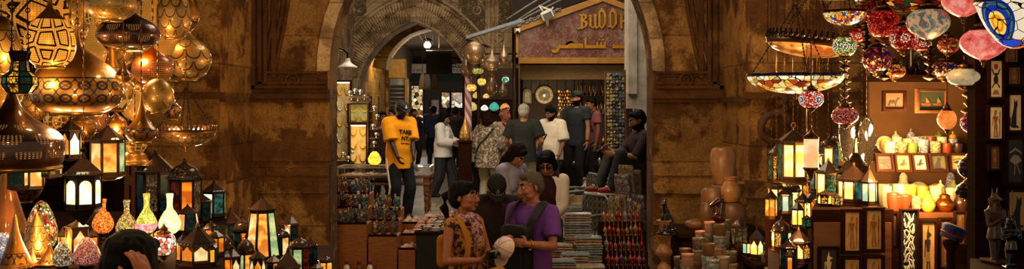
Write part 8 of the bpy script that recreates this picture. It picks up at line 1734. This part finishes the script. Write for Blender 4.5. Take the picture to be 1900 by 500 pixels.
m = MB(); m.bx(fx(760), fx(792), -.1, 0, fz(136), fz(119)); m.build('fascia', plain('fascia_cream', '#a8a090', .6), t); m = MB(); m.bx(fx(822), fx(862), -.1, 0, fz(136), fz(119)); m.build('fascia', plain('fascia_cream', '#a8a090', .6), t)
for txt, px, py, sz, col in [('E 977', 776, 134, 5, '#8a2a2a'), ('MEYCI', 842, 134, 6, '#4a3a30')]:
    cu = bpy.data.curves.new('t', 'FONT'); cu.body = txt; cu.size = sz * k * 1.5; cu.align_x = 'CENTER'; cu.extrude = .01; q = bpy.data.objects.new('t', cu); TMP.collection.objects.link(q); dg = tmp_dg(); me = bpy.data.meshes.new_from_object(q.evaluated_get(dg)); bpy.data.objects.remove(q); me.materials.clear(); me.materials.append(plain('ink' + col, col, .7)); q = bpy.data.objects.new('fascia_lettering', me); COL.objects.link(q); q.parent = t; q.location = (fx(px), -.115, fz(py)); q.rotation_euler = (pi / 2, 0, 0)
m = MB(); [m.tube([(fx(838) + .12 * i + .07 * cos(a), -.11, fz(124) + .035 * sin(a * 1.3 + i)) for a in [j * .5 for j in range(8)]], .014, 5) for i in range(4)]; m.build('arabic_lettering', plain('ink_dark', '#3a302a', .7), t)
m = MB(); v = [m.bm.verts.new(q) for q in ((fx(757), -.0, fz(138)), (fx(870), 0, fz(138)), (fx(870), -.9, fz(152)), (fx(757), -.9, fz(152)))]; m.face(v); v = [m.bm.verts.new(q) for q in ((fx(757), -.0, fz(138) + .04), (fx(870), 0, fz(138) + .04), (fx(870), -.9, fz(152) + .04), (fx(757), -.9, fz(152) + .04))]; m.face(v); m.build('awning', plain('teal_awning', '#4a5a50', .8), t)
for x0, x1, y0, y1, c_, es in [(764, 785, 160, 228, '#e8c88a', .9), (820, 834, 172, 200, '#f0d8a0', 1.0), (838, 858, 172, 200, '#e8e0c0', .9)]:
    f_ = MB(); f_.bx(fx(x0) - .04, fx(x1) + .04, -.06, 0, fz(y1) - .04, fz(y0) + .04); fo = f_.build('window_frame', DWOOD, t); g_ = MB(); g_.bx(fx(x0), fx(x1), -.09, -.06, fz(y1), fz(y0)); g_.build('lit_glass', mosaic('goods' + c_, [c_, '#8a5a2a', '#c8a870', '#3a2a1c', '#f0e0c0'], 7, es, .05), fo)
m = MB(); m.lathe([(.16, 0), (.16, 2.0)], 16, (fx(809), -.5, 0)); m.build('pink_column', plain('pink_column', '#b89aa0', .6), t)
for i, (px, py, h_) in enumerate([(786, 195, 40), (791, 192, 45), (801, 168, 20)]):
    t = thing('hanging_garment', ['grey hanging cloth beneath the hanging board', 'pale hanging scarf beneath the hanging board', 'brown cone-shaped cloth hanging under the awning'][i], 'cloth', P([793, 784, 806][i], 160, 29 + i)); k2 = S(1, 29); m = MB(); m.rings([[Vector((q * cos(a), q * .4 * sin(a), z)) for a in [2 * pi * j / 10 for j in range(10)]] for q, z in ((.12, -.1), (.1, .15), (.06, .34), (.02, .4))]); m.build('cloth', C_('hung_cloth' + str(i), ['#4a4640', '#8a7a5a', '#5a4028'][i]), t); chain(t, .4, (4.5 if i < 2 else 4.1) - t.location.z, .006)
for i in range(5):
    m = MB(); m.tube([(P(775 + i * 14, -5, 27 + i * .3).x, 27 + i * .3, 4.495), P(775 + i * 14, 62 + i * 8, 27 + i * .3), P(800 + i * 8, 98 + 6 * i, 28 + i * .3), P(845 + i * 5, 108 + i * 5, 27 + i * .3)], .012, 5); tag(m.build('slack_cable', IRON), ['first', 'second', 'third', 'fourth', 'fifth'][i] + ' slack black cable from the top in the vault of the inner arch', 'cable', 'cables in the inner arch')
bpy.data.scenes.remove(TMP)
